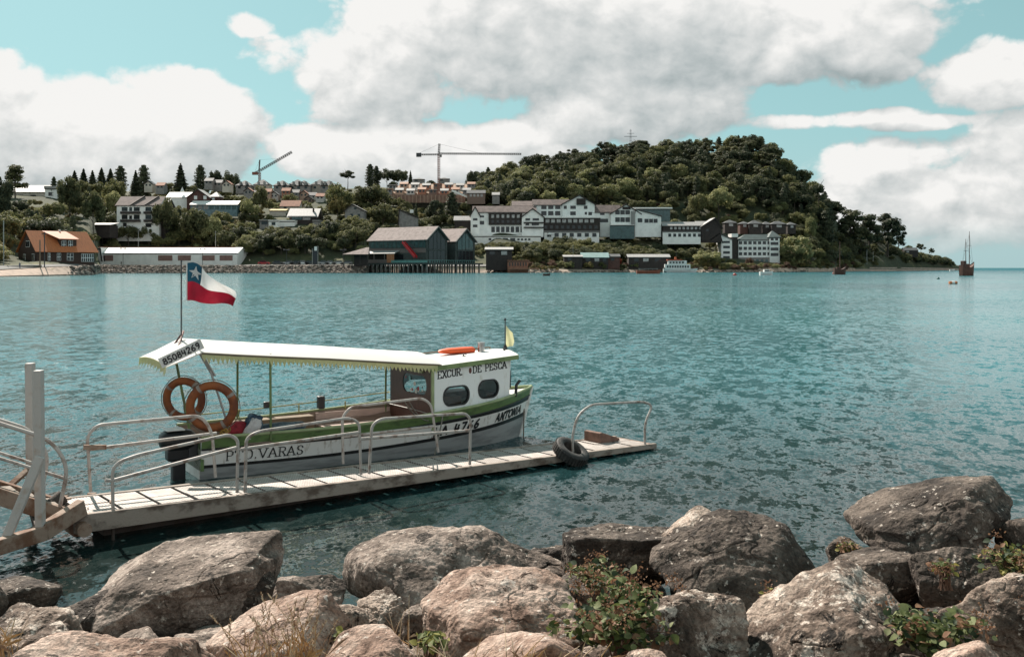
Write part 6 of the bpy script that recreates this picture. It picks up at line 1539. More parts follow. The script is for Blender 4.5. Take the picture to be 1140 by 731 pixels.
KO = mb.build('rescue_float', pm('bright_orange_plastic', (.80, .10, .015), .45, .1, 4.0)); KO.location = Matrix.Translation(BT.location) @ Matrix.Rotation(R(32.5), 4, 'Z') @ (kp + Vector((.25, -.02, .01))); KO.rotation_euler = (0, 0, R(32.5 + 4)); tag(KO, 'bright orange rescue float lying on the white cabin roof', 'rescue float')
# ropes from the boat to the dock
LW = lambda v: Matrix.Translation(BT.location) @ Matrix.Rotation(R(32.5), 4, 'Z') @ v
def hang(a, b_, sag, n=14): return [a.lerp(b_, i / n) - Vector((0, 0, sag * 4 * (i / n) * (1 - i / n))) for i in range(n + 1)]
mb = MB(); mb.tube(hang(LW(hull(.645, sheer(.645), -1)), on_far(484, 505), .05), .012, 6); o = mb.build('mooring_rope', rope_m); tag(o, 'pale mooring rope from the cabin corner down to the dock', 'rope')
mb = MB(); mb.tube(hang(on_far(450, 446), LW(Vector((3.9, -.80, .72))), .12), .011, 6); mb.tube(hang(on_far(455, 446), LW(Vector((3.95, -.84, .62))), .10), .011, 6); o = mb.build('mooring_rope', rope_m); tag(o, 'doubled pale rope looped over the far handrail by the bulkhead', 'rope')
mb = MB(); mb.tube(hang(LW(hull(.985, .55, -1)), LW(Vector((6.35, -.15, -.2))), .02), .014, 6); o = mb.build('bow_rope', rope_m); tag(o, 'pale rope hanging from the bow into the water', 'rope')
# ================================================================== BOULDERS
RM = {
 'grey': rockm('granite_grey', (.050, .038, .031), (.185, .145, .122), (.42, .345, .302), (.58, .51, .45), .60),
 'dark': rockm('basalt_dark', (.026, .020, .017), (.070, .055, .046), (.18, .145, .122), (.52, .46, .41), .60),
 'pink': rockm('granite_pink', (.11, .064, .045), (.33, .225, .178), (.54, .42, .355), (.64, .56, .50), .60),
 'lichen': rockm('lichen_rock', (.030, .022, .018), (.17, .125, .10), (.42, .335, .28), (.62, .54, .475), .53),
}
ICO = {}
def ico(n):
    if n not in ICO:
        bm = bmesh.new(); bmesh.ops.create_icosphere(bm, subdivisions=n, radius=1); bm.verts.ensure_lookup_table()
        ICO[n] = (np.array([v.co[:] for v in bm.verts]), [tuple(v.index for v in f.verts) for f in bm.faces]); bm.free()
    return ICO[n]
def boulder(x0, x1, y0, y1, Y, mat, seed, label, roll=0.0, yaw=0.0, dep=.8, p=11, planes=9, rough=1.0, sub=7, flat=None, extra=()):
    """boulder filling the picture box x0..x1, y0..y1 when standing at distance Y"""
    rs_ = np.random.RandomState(seed); d, faces = ico(sub)
    n = rs_.normal(size=(planes, 3)); n /= np.linalg.norm(n, axis=1)[:, None]; dist = rs_.uniform(.62, 1.0, planes)
    ax = np.array([[1, 0, 0], [-1, 0, 0], [0, 1, 0], [0, -1, 0], [0, 0, 1], [0, 0, -1]]) + rs_.normal(0, .16, (6, 3)); ax /= np.linalg.norm(ax, axis=1)[:, None]
    n = np.vstack([n, ax]); dist = np.append(dist, rs_.uniform(.78, .98, 6))
    for (nx, ny, nz_, dd_) in extra:
        v = np.array([nx, ny, nz_], float); n = np.vstack([n, v / np.linalg.norm(v)]); dist = np.append(dist, dd_)
    p = p * 1.9; q = np.clip(d @ n.T / dist, 0, None); r_ = (q ** p).sum(1) ** (-1 / p)
    co = d * r_[:, None] * 1.0
    k = Y / F; sx, sz = (x1 - x0) * k / 2, (y1 - y0) * k / 2
    co = co * np.array([sx, max(sx, sz) * dep, sz])
    M = np.array((Matrix.Rotation(R(roll), 3, 'Y') @ Matrix.Rotation(R(yaw), 3, 'Z')))
    co = co @ M.T
    s_ = (sx + sz) / 2; o_ = rs_.uniform(0, 50, 3)
    rid = 1 - np.abs(fbm(co / s_ * 2.4 + o_, 4, seed)) 
    disp = .060 * fbm(co / s_ * 1.3 + o_, 3, seed + 1, .5) + .030 * rid + .014 * fbm(co / s_ * 8 + o_, 4, seed + 2, .65)
    st_ = fbm(co / s_ * np.array([1.2, 1.2, 4.0]) + o_, 3, seed + 5); disp = disp - .09 * np.clip(st_ - .22, 0, 1)
    ck = np.abs(fbm(co / s_ * 1.6 + o_ + 9, 3, seed + 8)); disp = disp - .035 * np.exp(-(ck / .02) ** 2)
    co = co + d * (disp * s_ * rough)[:, None]
    lo, hi = co.min(0), co.max(0)
    co = (co - (lo + hi) / 2) / ((hi - lo) / 2)
    co *= np.array([sx, max(sx, sz) * dep, sz])
    c = P_at((x0 + x1) / 2, (y0 + y1) / 2, Y)
    me = bpy.data.meshes.new('boulder'); me.from_pydata(co.tolist(), [], faces); me.materials.append(RM[mat] if isinstance(mat, str) else mat)
    me.polygons.foreach_set('use_smooth', [True] * len(faces)); me.update()
    o = bpy.data.objects.new('boulder', me); COL.objects.link(o); o.location = c
    return tag(o, label, 'boulder', 'boulders along the near shore')
B = boulder
B(103, 304, 606, 722, 8.9, 'grey', 21, 'big grey-pink boulder with flat top and pitted left face, largest at the left', roll=-13, yaw=8, dep=.75, p=26, planes=3, extra=[(.05, -.30, 1, .45), (-.30, -.70, .75, .62), (-.55, -.1, .8, .62), (-.85, -.4, .2, .9), (.95, -.3, .1, .95), (.3, -.9, -.2, .6)])
B(376, 640, 594, 712, 9.3, 'grey', 34, 'wide grey boulder with a pale smooth hollow, in the middle', roll=6, yaw=8, dep=.62, p=8, extra=[(.1, -.62, .78, .60), (.55, -.1, .8, .72)])
B(726, 930, 576, 694, 8.7, 'dark', 47, 'large dark rounded boulder right of the middle, with pale ridge on its left', roll=8, yaw=-20, dep=.8, p=10, extra=[(-.72, -.3, .6, .66), (-.1, -.85, .5, .70), (.8, -.3, .5, .74)])
B(952, 1128, 533, 632, 9.0, 'dark', 58, 'big dark boulder perched highest at the right', roll=-10, yaw=15, dep=.8, p=12, extra=[(-.55, -.62, .5, .62), (-.45, 0, .9, .66), (.6, -.6, .4, .80)])
B(622, 770, 584, 660, 9.7, 'dark', 63, 'low dark-brown boulder pointing left into the water behind the leafy bush', roll=-6, yaw=5, dep=.7, p=12)
B(738, 816, 568, 650, 9.4, 'lichen', 71, 'upright dark stone splashed with white lichen behind the large rounded boulder', roll=-28, yaw=10, dep=.7, p=12)
B(466, 652, 642, 742, 6.9, 'pink', 83, 'pinkish speckled boulder with a rounded top below the wide grey one', roll=4, yaw=-8, dep=.8, p=9, extra=[(.1, -.5, .85, .62), (-.7, -.3, .6, .66)])
B(806, 1030, 640, 780, 6.6, 'lichen', 95, 'broad lichen-spotted boulder at the bottom, right of the middle', roll=-12, yaw=14, dep=.8, p=11, extra=[(-.5, -.25, .8, .62), (.6, -.5, .6, .74)])
B(684, 830, 656, 760, 6.7, 'lichen', 108, 'rough knobbly pinkish boulder beside the leafy bush', roll=3, dep=.8, p=8, rough=1.7)
B(232, 408, 660, 770, 6.3, 'pink', 119, 'orange-pink boulder behind the dry grass stalks', roll=-8, yaw=10, dep=.8, p=14, extra=[(-.3, -.45, .85, .64), (.8, -.5, .3, .72)])
B(20, 250, 708, 800, 5.6, 'pink', 127, 'flat grey and orange slab along the bottom edge at the left', roll=2, dep=.7, p=12)
B(-30, 112, 684, 760, 6.6, 'lichen', 131, 'brown crumbly boulder at the bottom left corner', roll=-6, dep=.8, p=9, rough=1.5)
B(-40, 66, 646, 690, 9.2, 'dark', 144, 'low dark wet rock in the water at the left edge', roll=-8, dep=.7, p=10)
B(60, 150, 664, 720, 8.6, 'dark', 152, 'brown wet rock left of the largest left boulder', roll=-10, dep=.7, p=10)
B(1014, 1122, 610, 694, 8.0, 'dark', 163, 'grey boulder with a flat sloping top under the perched one', roll=8, yaw=-10, dep=.8, p=14, extra=[(-.1, -.55, .85, .6)])
B(916, 1032, 610, 684, 8.4, 'dark', 171, 'rounded dark stone between the perched boulder and the lichen-spotted one', roll=-4, dep=.8, p=10)
B(1046, 1190, 632, 760, 6.7, 'lichen', 186, 'grey lichen-patched boulder in the lower right corner', roll=-22, yaw=14, dep=.8, p=12, extra=[(-.6, -.5, .6, .62)])
B(1116, 1200, 574, 660, 8.6, 'dark', 194, 'dark boulder cut by the right edge, overgrown with leaves', dep=.8, p=10)
B(300, 386, 636, 700, 8.7, 'grey', 203, 'flat grey rock behind the dry grass stalks at the water', roll=3, dep=.7, p=14)
B(254, 316, 630, 694, 8.9, 'dark', 211, 'dark angular rock tucked against the right side of the largest left boulder', roll=-25, dep=.7, p=14)
B(392, 462, 660, 730, 7.5, 'lichen', 222, 'small rough brown rock at the left foot of the wide grey boulder', dep=.8, p=8, rough=1.7)
B(450, 520, 664, 716, 7.4, 'grey', 229, 'small rounded rock under the front of the wide grey boulder', dep=.8, p=8, rough=1.4)
B(352, 412, 676, 742, 7.2, 'lichen', 233, 'knobbly brown rock between the orange-pink boulder and the wide grey one', dep=.8, p=8, rough=1.6)
B(500, 664, 692, 790, 5.9, 'pink', 241, 'pink slab with a straight crack at the bottom edge, left of the leafy bush', roll=-6, dep=.8, p=13)
B(352, 480, 706, 790, 5.7, 'pink', 252, 'pale grey-pink slab at the bottom edge under the yellow-green leaves', roll=5, dep=.8, p=12)
B(690, 752, 722, 780, 5.3, 'pink', 263, 'smooth pale stone peeping over the bottom edge under the leafy bush', dep=.8, p=7)
B(1046, 1130, 716, 790, 5.2, 'pink', 266, 'smooth pinkish stone peeping over the bottom edge at the right', dep=.8, p=7)
B(610, 700, 640, 700, 8.2, 'dark', 271, 'dark stone hidden behind the leafy bush', dep=.8, p=9)
B(920, 972, 598, 640, 9.4, 'dark', 283, 'small brown weedy stone left of the perched boulder', dep=.8, p=9)
B(1000, 1080, 676, 740, 7.2, 'dark', 291, 'dark stone behind the round-leaved bush', dep=.8, p=9)
B(566, 660, 610, 650, 9.9, 'dark', 297, 'low wet stone at the right end of the wide grey boulder', dep=.7, p=9)
def ground_z(Y): return float(np.interp(Y, [4.5, 6.0, 8.0, 9.6, 13], [1.25, .75, .12, -.25, -1.4]))
B(1186, 1330, 590, 720, 8.7, 'grey', 305, 'grey boulder just beyond the right edge', dep=.8, p=11)
B(1180, 1340, 676, 800, 6.9, 'lichen', 309, 'lichen-spotted boulder just beyond the lower right corner', dep=.8, p=11)
B(-170, -20, 640, 740, 8.2, 'dark', 313, 'dark boulder just beyond the left edge', dep=.8, p=11)
# every boulder that does not reach the bank rests on another one
for i, o in enumerate([o for o in COL.objects if o.name.split('.')[0] == 'boulder']):
    c = o.location; zs = [v.co.z for v in o.data.vertices]; xs = [v.co.x for v in o.data.vertices]; zb = c.z + min(zs); zg = ground_z(c.y)
    if zb > zg - .02:
        k = F / c.y; cx_ = CX + c.x * k; hw = (max(xs) - min(xs)) / 2 * k * .72
        y0 = HY - (zb + .30 * (max(zs) - min(zs)) - H) * k; y1 = HY - (zg - .25 - H) * k
        b = B(cx_ - hw, cx_ + hw, y0, y1, c.y + .12, 'dark', 600 + i, 'dark boulder buried low in the pile beneath larger ones', dep=.62, p=10, sub=5)
        b['group'] = 'boulders buried low in the pile'
wr = random.Random(21); wedge = []
for i in range(90):
    px = wr.uniform(-20, 1160); Y = wr.uniform(6.0, 8.8); s_ = wr.uniform(.06, .20)
    zg = float(np.interp(Y, [4.5, 6.0, 8.0, 9.6], [1.25, .75, .12, -.25])) + .08
    py = HY - (zg - H) * F / Y; w_ = s_ * F / Y
    b = B(px - w_, px + w_, py - w_ * .75, py + w_ * .75, Y, wr.choice(['dark', 'lichen', 'grey']), 400 + i, 'small stone wedged in the gaps between the boulders', dep=.9, p=9, sub=4, roll=wr.uniform(-30, 30))
    b.name = 'stone'; b['group'] = 'small stones wedged between the boulders'; b['category'] = 'stone'

# ================================================================== PLANTS ON THE BANK
def leaf_shape(mb, c, nrm, tip, L, W, m, curl=.12):
    n = Vector(nrm).normalized(); t = Vector(tip); t = (t - n * t.dot(n)).normalized(); s = n.cross(t); c = Vector(c)
    pt = lambda a, b, h: c + t * (a * L) + s * (b * W) + n * (h * L)
    q = [pt(0, 0, 0), pt(.18, .36, curl * .5), pt(.45, .5, curl * .8), pt(.75, .32, curl * .3), pt(1, 0, -curl), pt(.75, -.32, curl * .3), pt(.45, -.5, curl * .8), pt(.18, -.36, curl * .5), pt(.5, 0, 0)]
    mb.add(q, [(0, 1, 8), (1, 2, 8), (2, 3, 8), (3, 4, 8), (4, 5, 8), (5, 6, 8), (6, 7, 8), (7, 0, 8)], m, True)
lf = [leafm('bush_leaf_green', (.075, .10, .030), (.165, .19, .065), .4, 9.0), leafm('bush_leaf_pale', (.20, .23, .10), (.33, .35, .18), .4, 9.0), leafm('bush_leaf_yellow', (.26, .25, .07), (.36, .32, .10), .4, 9.0), leafm('bush_leaf_rusty', (.20, .10, .055), (.34, .20, .12), .3, 9.0), leafm('bush_leaf_dark', (.03, .05, .025), (.06, .085, .04), .3, 9.0)]
stem_m = pm('bush_stem', (.16, .09, .06), .8, .3, 20.0)
def bush(name, label, c, rad, n, mix, seed, L=.05, seeds=0, flat=.75):
    r_ = random.Random(seed); t = thing(name, label, 'bush', c)
    st = MB(); lv = MB(); sd2 = MB()
    for i in range(26):
        a = r_.uniform(0, 6.28); e = r_.uniform(.2, 1.2); l = rad * r_.uniform(.6, 1.05)
        p1 = Vector((math.cos(a) * math.cos(e), math.sin(a) * math.cos(e), math.sin(e) * flat)) * l
        mid = p1 * .5 + Vector((0, 0, .05)); path = [Vector((r_.uniform(-.05, .05), r_.uniform(-.05, .05), -.1)), mid, p1]
        st.tube(path, [.006, .004, .002], 5)
        for j in range(n // 26):
            f = r_.uniform(.25, 1.0) ** .7; p = (path[0].lerp(mid, f * 2) if f < .5 else mid.lerp(p1, f * 2 - 1)) + Vector((r_.uniform(-1, 1), r_.uniform(-1, 1), r_.uniform(-1, 1))) * rad * .16
            d = Vector((r_.uniform(-1, 1), r_.uniform(-1, 1), r_.uniform(-.4, .5)))
            nn = Vector((r_.uniform(-.7, .7), r_.uniform(-.9, .4), r_.uniform(.3, 1.2)))
            l_ = L * r_.uniform(.6, 1.3); leaf_shape(lv, p, nn, d, l_, l_ * r_.uniform(.6, .95), r_.choice(mix), r_.uniform(.05, .2))
    st.build('stem', stem_m, t, (0, 0, 0)); lv.build('leaves', lf, t, (0, 0, 0), fixn=False)
    if seeds:
        for i in range(seeds):
            sd2 = MB(); a = r_.uniform(0, 6.28); q = Vector((math.cos(a) * r_.uniform(.2, 1), math.sin(a) * r_.uniform(.2, 1) - .1, r_.uniform(.35, .95))) * rad
            for j in range(26):
                p = q + Vector((r_.gauss(0, .03), r_.gauss(0, .03), r_.gauss(0, .018)))
                leaf_shape(sd2, p, (r_.uniform(-1, 1), r_.uniform(-1, 1), r_.uniform(-.3, 1)), (r_.uniform(-1, 1), r_.uniform(-1, 1), r_.uniform(-.5, 1)), r_.uniform(.012, .024), .014, r_.choice((0, 0, 1)))
            sd2.build('flower_head', [lf[3], leafm('seed_brown', (.16, .085, .055), (.28, .16, .11), .2, 9.0)], t, (0, 0, 0), fixn=False)
    return t
bush('bramble_bush', 'leafy green bush with rusty flower heads at the bottom centre', P_at(690, 716, 6.3), .44, 830, [0, 0, 1, 1, 4, 0, 3], 1, .062, 22, .95)
bush('bramble_bush', 'leafy bush with rusty flower heads hanging over the dark pointed boulder', P_at(668, 660, 7.6), .32, 360, [0, 1, 3, 4], 2, .05, 14)
bush('bramble_bush', 'round-leaved green bush in the lower right, before the lichen-patched boulder', P_at(1042, 722, 6.1), .34, 480, [0, 0, 1, 4, 3], 3, .062, 7)
bush('bramble_bush', 'trailing leafy plant on the boulder at the right edge', P_at(1126, 640, 7.6), .30, 380, [0, 1, 4, 2, 3], 4, .05, 6, .9)
bush('bramble_bush', 'trailing leafy plant lower down at the right edge', P_at(1120, 690, 6.7), .24, 220, [0, 1, 3, 2], 14, .05, 6, .8)
bush('seedling', 'small yellow-green plant at the bottom edge, left of the pink cracked slab', P_at(480, 726, 5.6), .13, 90, [2, 1, 2, 0], 5, .05)
bush('seedling', 'tiny yellow-green plant beside the knobbly brown rock', P_at(384, 716, 6.1), .08, 52, [2, 2, 1], 6, .045)
bush('seedling', 'small green plant in the cleft right of the large dark rounded boulder', P_at(932, 648, 7.8), .15, 110, [0, 1, 2, 3], 7, .055, 2)
bush('seedling', 'little ochre plant at the foot of the large dark rounded boulder', P_at(862, 672, 7.2), .13, 80, [3, 2, 3], 8, .035, 3)
bush('seedling', 'little green and ochre plant under the perched boulder', P_at(1052, 640, 7.4), .13, 90, [3, 1, 0, 2], 9, .04, 3)
bush('seedling', 'small weed on the brown stone left of the perched boulder', P_at(945, 616, 8.9), .13, 80, [2, 3, 0], 10, .04, 2)
bush('seedling', 'small leafy weed beside the pinkish stone at the bottom right', P_at(1010, 700, 6.3), .12, 80, [0, 1, 4], 11, .05)
straw = [pm('straw_pale', (.62, .47, .31), .8, .3, 20.0), pm('straw_brown', (.34, .21, .13), .8, .3, 20.0), pm('straw_golden', (.52, .31, .13), .8, .3, 20.0)]
def grass(label, c, n, hgt, spread, seed, lean=.25, heads=True):
    r_ = random.Random(seed); t = thing('dry_grass', label, 'dry grass', c); mb = MB(); hd = MB()
    for i in range(n):
        b0 = Vector((r_.gauss(0, spread), r_.gauss(0, spread * .5), -.1)); h = hgt * r_.uniform(.35, 1.05); a = r_.gauss(0, lean); a2 = r_.gauss(0, lean)
        pts = [b0 + Vector((a * h * f * f, a2 * h * f * f, h * f + .0)) for f in (0, .35, .7, 1.0)]
        m = r_.choice((0, 0, 1, 2)); mb.tube(pts, [.0042, .0036, .003, .0016], 4, m, False)
        if r_.random() < .8:   # a dry blade
            q = pts[1]; dv = Vector((r_.uniform(-1, 1), r_.uniform(-.6, .6), r_.uniform(.2, 1.0))).normalized(); s_ = Vector((dv.y, -dv.x, 0)) * .0035; l = r_.uniform(.08, .2)
            mb.add([q - s_, q + s_, q + s_ * .8 + dv * l * .6, q + dv * l - Vector((0, 0, .03)), q - s_ * .8 + dv * l * .6], [(0, 1, 2, 3, 4)], m)
        if heads and r_.random() < .45:
            d = (pts[3] - pts[2]).normalized(); p = pts[3]
            for j in range(16):
                f = j / 16; w_ = .010 * math.sin(math.pi * min(1, f * .9 + .1)) + .002; q = p + d * (f * .11)
                e = Vector((r_.uniform(-1, 1), r_.uniform(-1, 1), .8)).normalized(); s_ = e.orthogonal().normalized() * .0045
                hd.add([q - s_, q + s_, q + e * w_ * 1.9], [(0, 1, 2)], r_.choice((0, 1)))
    mb.build('stalk', straw, t, (0, 0, 0), fixn=False)
    if hd.v: hd.build('seed_head', straw, t, (0, 0, 0), fixn=False)
grass('tall clump of dry grass stalks with seed heads at the bottom, left of the middle', P_at(312, 738, 5.4), 84, .36, .13, 1)
grass('few golden dry stalks at the bottom left edge', P_at(4, 716, 6.0), 16, .26, .035, 2, .3, False)
grass('thin clump of dry grass at the bottom edge beside the yellow-green plant', P_at(500, 742, 5.3), 46, .20, .20, 3, .5, False)
grass('sparse brown stalks over the pink slab left of the leafy bush', P_at(600, 740, 5.5), 40, .22, .16, 4, .5, False)
grass('few thin dry stalks in front of the wide grey boulder', P_at(446, 716, 6.2), 9, .38, .05, 5, .2, False)
grass('stray dry stalks among the rough rocks beside the orange-pink boulder', P_at(402, 736, 5.9), 24, .16, .12, 6, .5, False)
grass('short dry grass at the bottom of the largest left boulder', P_at(150, 720, 6.2), 22, .12, .2, 7, .5, False)

# ================================================================== FAR BOATS, BUOYS, CARS, POSTS, CRANES, PEOPLE
def small_hull(t, L, Bw, D, mats, sh=.25, name='hull'):
    mb = MB(); us = [0, .12, .3, .5, .7, .85, .94, 1.0]
    bw = lambda u: Bw / 2 * (.72 + .28 * math.sin(math.pi * min(u, .5))) if u < .5 else Bw / 2 * max(.02, 1 - ((u - .5) / .5) ** 2.4)
    top = lambda u: D * (1 + sh * (2 * abs(u - .4)) ** 2)
    for s_ in (-1, 1):
        mb.grid([[Vector((L * (u - .5) + .06 * L * u * (r_ - .5), s_ * bw(u) * w_, top(u) * f)) for f, w_, r_ in ((1, 1, 1), (.72, .97, .8), (.0, .80, 0), (-.5, .35, -.3))] for u in us])
    mb.add([Vector((L * (u - .5), s_ * bw(u) * .97, top(u) * .9)) for s_ in (-1, 1) for u in us], [(i, i + 1, i + 9, i + 8) for i in range(7)])
    mb.add([Vector((-L / 2, s_ * bw(0) * w_, top(0) * f)) for s_, f, w_ in ((-1, 1, 1), (1, 1, 1), (1, 0, .8), (-1, 0, .8))], [(0, 1, 2, 3)])
    return mb.build(name, mats, t)
def at_water(px, py): return P_z(px, py, 0)
red_hull = pm('red_brown_hull', (.26, .075, .04), .6, .3, 1.0); dk_hull = pm('dark_wood_hull', (.085, .035, .025), .7, .4, 1.0); wh_hull = pm('white_hull', (.70, .70, .68), .5, .15, 1.0)
t = thing('rowing_boat', 'reddish brown open launch with thin canopy poles left of the white ferry', 'boat', at_water(722, 304.6), R(4)); k = t.location.y / F
small_hull(t, 27 * k, 3.4, 1.7, red_hull)
for i in range(5): MB().tube([Vector((-5 + 2.4 * i, -.8, 1.2)), Vector((-5 + 2.4 * i, -.8, 2.7))], .09, 5).build('canopy_pole', metal_grey, t)
m2 = MB(); m2.box((-5.4, -1, 2.7), (5.2, 1, 2.85)); m2.build('canopy_frame', metal_grey, t)
t = thing('ferry', 'white two-deck ferry with red roof and funnel at the shore', 'ferry', at_water(757, 303.4), R(-3)); k = t.location.y / F
small_hull(t, 37 * k, 6.5, 2.2, wh_hull)
m2 = MB(); m2.box((-17 * k, -3, 2.0), (11 * k, 3, 2.0 + 6 * k)); m2.build('lower_deck', wh_hull, t, bevel=.15)
m2 = MB(); m2.box((-13.5 * k, -2.6, 2.0 + 6 * k + .003), (7 * k, 2.6, 2.0 + 10 * k)); m2.build('upper_deck', wh_hull, t, bevel=.15)
for i in range(9): MB().box(((-15 + 2.8 * i) * k, -3.06, 2.0 + 2.2 * k), ((-13.2 + 2.8 * i) * k, -2.98, 2.0 + 4.6 * k)).build('window', win_dark, t)
for i in range(5): MB().box(((-12 + 3.4 * i) * k, -2.66, 2.0 + 7 * k), ((-9.8 + 3.4 * i) * k, -2.58, 2.0 + 9 * k)).build('window', win_dark, t)
MB().box((-14.5 * k, -2.9, 2 + 10 * k + .003), (2 * k, 2.9, 2 + 11.4 * k)).build('roof', pm('red_deck_roof', (.40, .085, .045), .6), t)
m2 = MB(); m2.tube([Vector((-5 * k, 0, 2 + 11 * k)), Vector((-5 * k, 0, 2 + 14.5 * k))], [.9, .6], 8); m2.build('funnel', pm('orange_funnel', (.5, .15, .06), .6), t)
m2 = MB(); m2.tube([Vector((-4 * k, 0, 2 + 13 * k)), Vector((-4 * k, 0, 2 + 19 * k))], .12, 5); m2.tube([Vector((5 * k, 0, 2 + 10 * k)), Vector((5 * k, 0, 2 + 13 * k))], .1, 5); m2.build('mast', metal_dark, t)
MB().box((-18 * k, -2.2, .3), (-13 * k, 2.3, 2.0 + 2.4 * k)).build('stern_door', teal_wood, t)
t = thing('motor_boat', 'small white cabin boat lying off the beach before the white block', 'boat', at_water(853, 306.4), R(6)); k = t.location.y / F
small_hull(t, 15 * k, 2.6, 1.4, wh_hull); m2 = MB(); m2.box((-3 * k, -.9, 1.2), (3 * k, .9, 1.2 + 3.2 * k)); cbn = m2.build('cabin', wh_hull, t, bevel=.1)
MB().box((-2.4 * k, -.96, 1.2 + 1.4 * k), (2.4 * k, -.9, 1.2 + 2.6 * k)).build('window', win_dark, cbn); MB().tube([Vector((0, 0, 2)), Vector((0, 0, 8 * k))], .07, 5).build('mast', metal_grey, t)
def sailer(name, label, px, py, L, masts, hullm, rot, hD):
    t = thing(name, label, 'sailing boat', at_water(px, py), R(rot)); k = t.location.y / F
    small_hull(t, L * k, L * k * .42, hD, hullm, .55)
    for (mx, top) in masts:
        zt = H + (HY - top) * k
        m2 = MB(); m2.tube([Vector(((mx - px) * k, 0, .5)), Vector(((mx - px) * k, 0, zt))], [.22, .10], 6); m2.build('mast', pm('mast_brown', (.16, .07, .05), .6), t)
        m2 = MB()
        m2.tube([Vector(((mx - px) * k - 1.1, 0, zt * .68)), Vector(((mx - px) * k + 1.1, 0, zt * .68))], .07, 5)
        for e in (-.45, .45): m2.tube([Vector((e * L * k, 0, hD)), Vector(((mx - px) * k, 0, zt * .95))], .035, 4)
        m2.build('rigging', metal_dark, t)
    m2 = MB(); m2.box((-L * k * .28, -L * k * .1, hD * .85), (L * k * .05, L * k * .1, hD * 1.5)); m2.build('deckhouse', hullm, t, bevel=.1)
    return t
sailer('sailing_boat', 'small dark single-masted sailing boat moored off the shore', 935, 305.6, 14, [(935, 269)], dk_hull, 8, 2.4)
s = sailer('sailing_ship', 'dark wooden two-masted ship anchored off the headland at the right', 1077, 306.8, 20, [(1074.5, 266), (1080, 257.5)], pm('reddish_ship_hull', (.12, .045, .028), .7, .4, .6), 24, 3.3)
k = s.location.y / F; m2 = MB(); m2.box((-8 * k, -4.3 * k * .6, 3.0), (-4 * k, 4.3 * k * .6, 6.2)); m2.build('aft_castle', dk_hull, s, bevel=.2)
def dinghy(label, px, py, L, m, cat='boat', rot=5, D=.8):
    t = thing('dinghy', label, cat, at_water(px, py), R(rot)); k = t.location.y / F; small_hull(t, L * k, L * k * .4, D, m); return t
dinghy('small dark open boat alone in front of the lakeside huts', 608.5, 307, 8, dk_hull)
dinghy('orange-red boat drawn up at the shore left of the white block', 812, 301.6, 13, red_hull); dinghy('white dinghy at the shore left of the orange-red boat', 800, 301.2, 9, wh_hull)
dinghy('white dinghy near the bow of the two-masted ship', 1060, 302, 6, wh_hull, D=1.6); dinghy('small white boat at the landing stage', 640, 301.8, 9, wh_hull); dinghy('long brown boat at the reddish landing stage', 608, 302.0, 16, red_hull)
def buoy(label, px, py, r, m):
    t = thing('buoy', label, 'buoy', at_water(px, py)); k = t.location.y / F; m2 = MB()
    m2.lathe([(.02, -r * .4 * k), (r * k, 0), (r * .9 * k, r * .6 * k), (r * .3 * k, r * 1.1 * k), (.02, r * 1.15 * k)], 10); m2.build('float', m, t); m3 = MB(); m3.tube([Vector((0, 0, r * k)), Vector((0, 0, r * 2.2 * k))], .06 * r * k, 5); m3.build('top_mark', metal_dark, t)
redp = pm('red_buoy', (.45, .05, .04), .5); buoy('red buoy before the white block', 818, 306.5, 2.2, redp); buoy('red buoy left of the single-masted boat', 928, 304.8, 1.6, redp)
buoy('dark green buoy right of the headland', 1044.5, 310.6, 1.8, pm('green_buoy', (.02, .10, .09), .5))
t = thing('mooring_float', 'orange and white float nearest of the buoys at the right', 'float', at_water(1061, 316), R(3)); k = t.location.y / F; m2 = MB(); m2.tube([Vector((-4.5 * k, 0, .25)), Vector((4.5 * k, 0, .25))], [.30, .30], 8); m2.build('float', pm('orange_float', (.60, .20, .08), .5), t); m2 = MB(); m2.tube([Vector((-1.6 * k, 0, .25)), Vector((1.6 * k, 0, .25))], .33, 8); m2.build('band', trim_white, t)
# cars
def car(label, px, py, colm, L=4.4, rot=0, Y=612):
    p = terr(px, 19); k = p.y / F
    t = thing('parked_car', label, 'car', (p.x, p.y, p.z + .7), R(rot), 'cars parked along the far street')
    m2 = MB(); m2.prism([(-2.2, .25), (2.2, .25), (2.25, .75), (1.4, .95), (-2.1, 1.0), (-2.25, .7)], -.85, .85); m2.build('body', colm, t, bevel=.06)
    m2 = MB(); m2.prism([(-1.8, .98), (1.1, .955), (.5, 1.5), (-1.3, 1.52)], -.76, .76); m2.build('window', win_dark, t)
    m2 = MB(); m2.prism([(-1.32, 1.525), (.5, 1.505), (.45, 1.57), (-1.25, 1.585)], -.76, .76); m2.build('roof', colm, t)
    for x_ in (-1.4, 1.4):
        for y_ in (-.86, .70): m2 = MB(); m2.tube([Vector((x_, y_, .32)), Vector((x_, y_ + .16, .32))], .33, 10); m2.build('wheel', _mats['worn_rubber'], t)
    t.scale = (1.65,) * 3; return t
cp = {'red': pm('car_red', (.42, .02, .03), .35), 'dark': pm('car_dark', (.05, .055, .06), .35), 'white': pm('car_white', (.72, .72, .71), .35), 'silver': pm('car_silver', (.38, .39, .40), .35), 'blue': pm('car_blue', (.07, .11, .15), .35)}
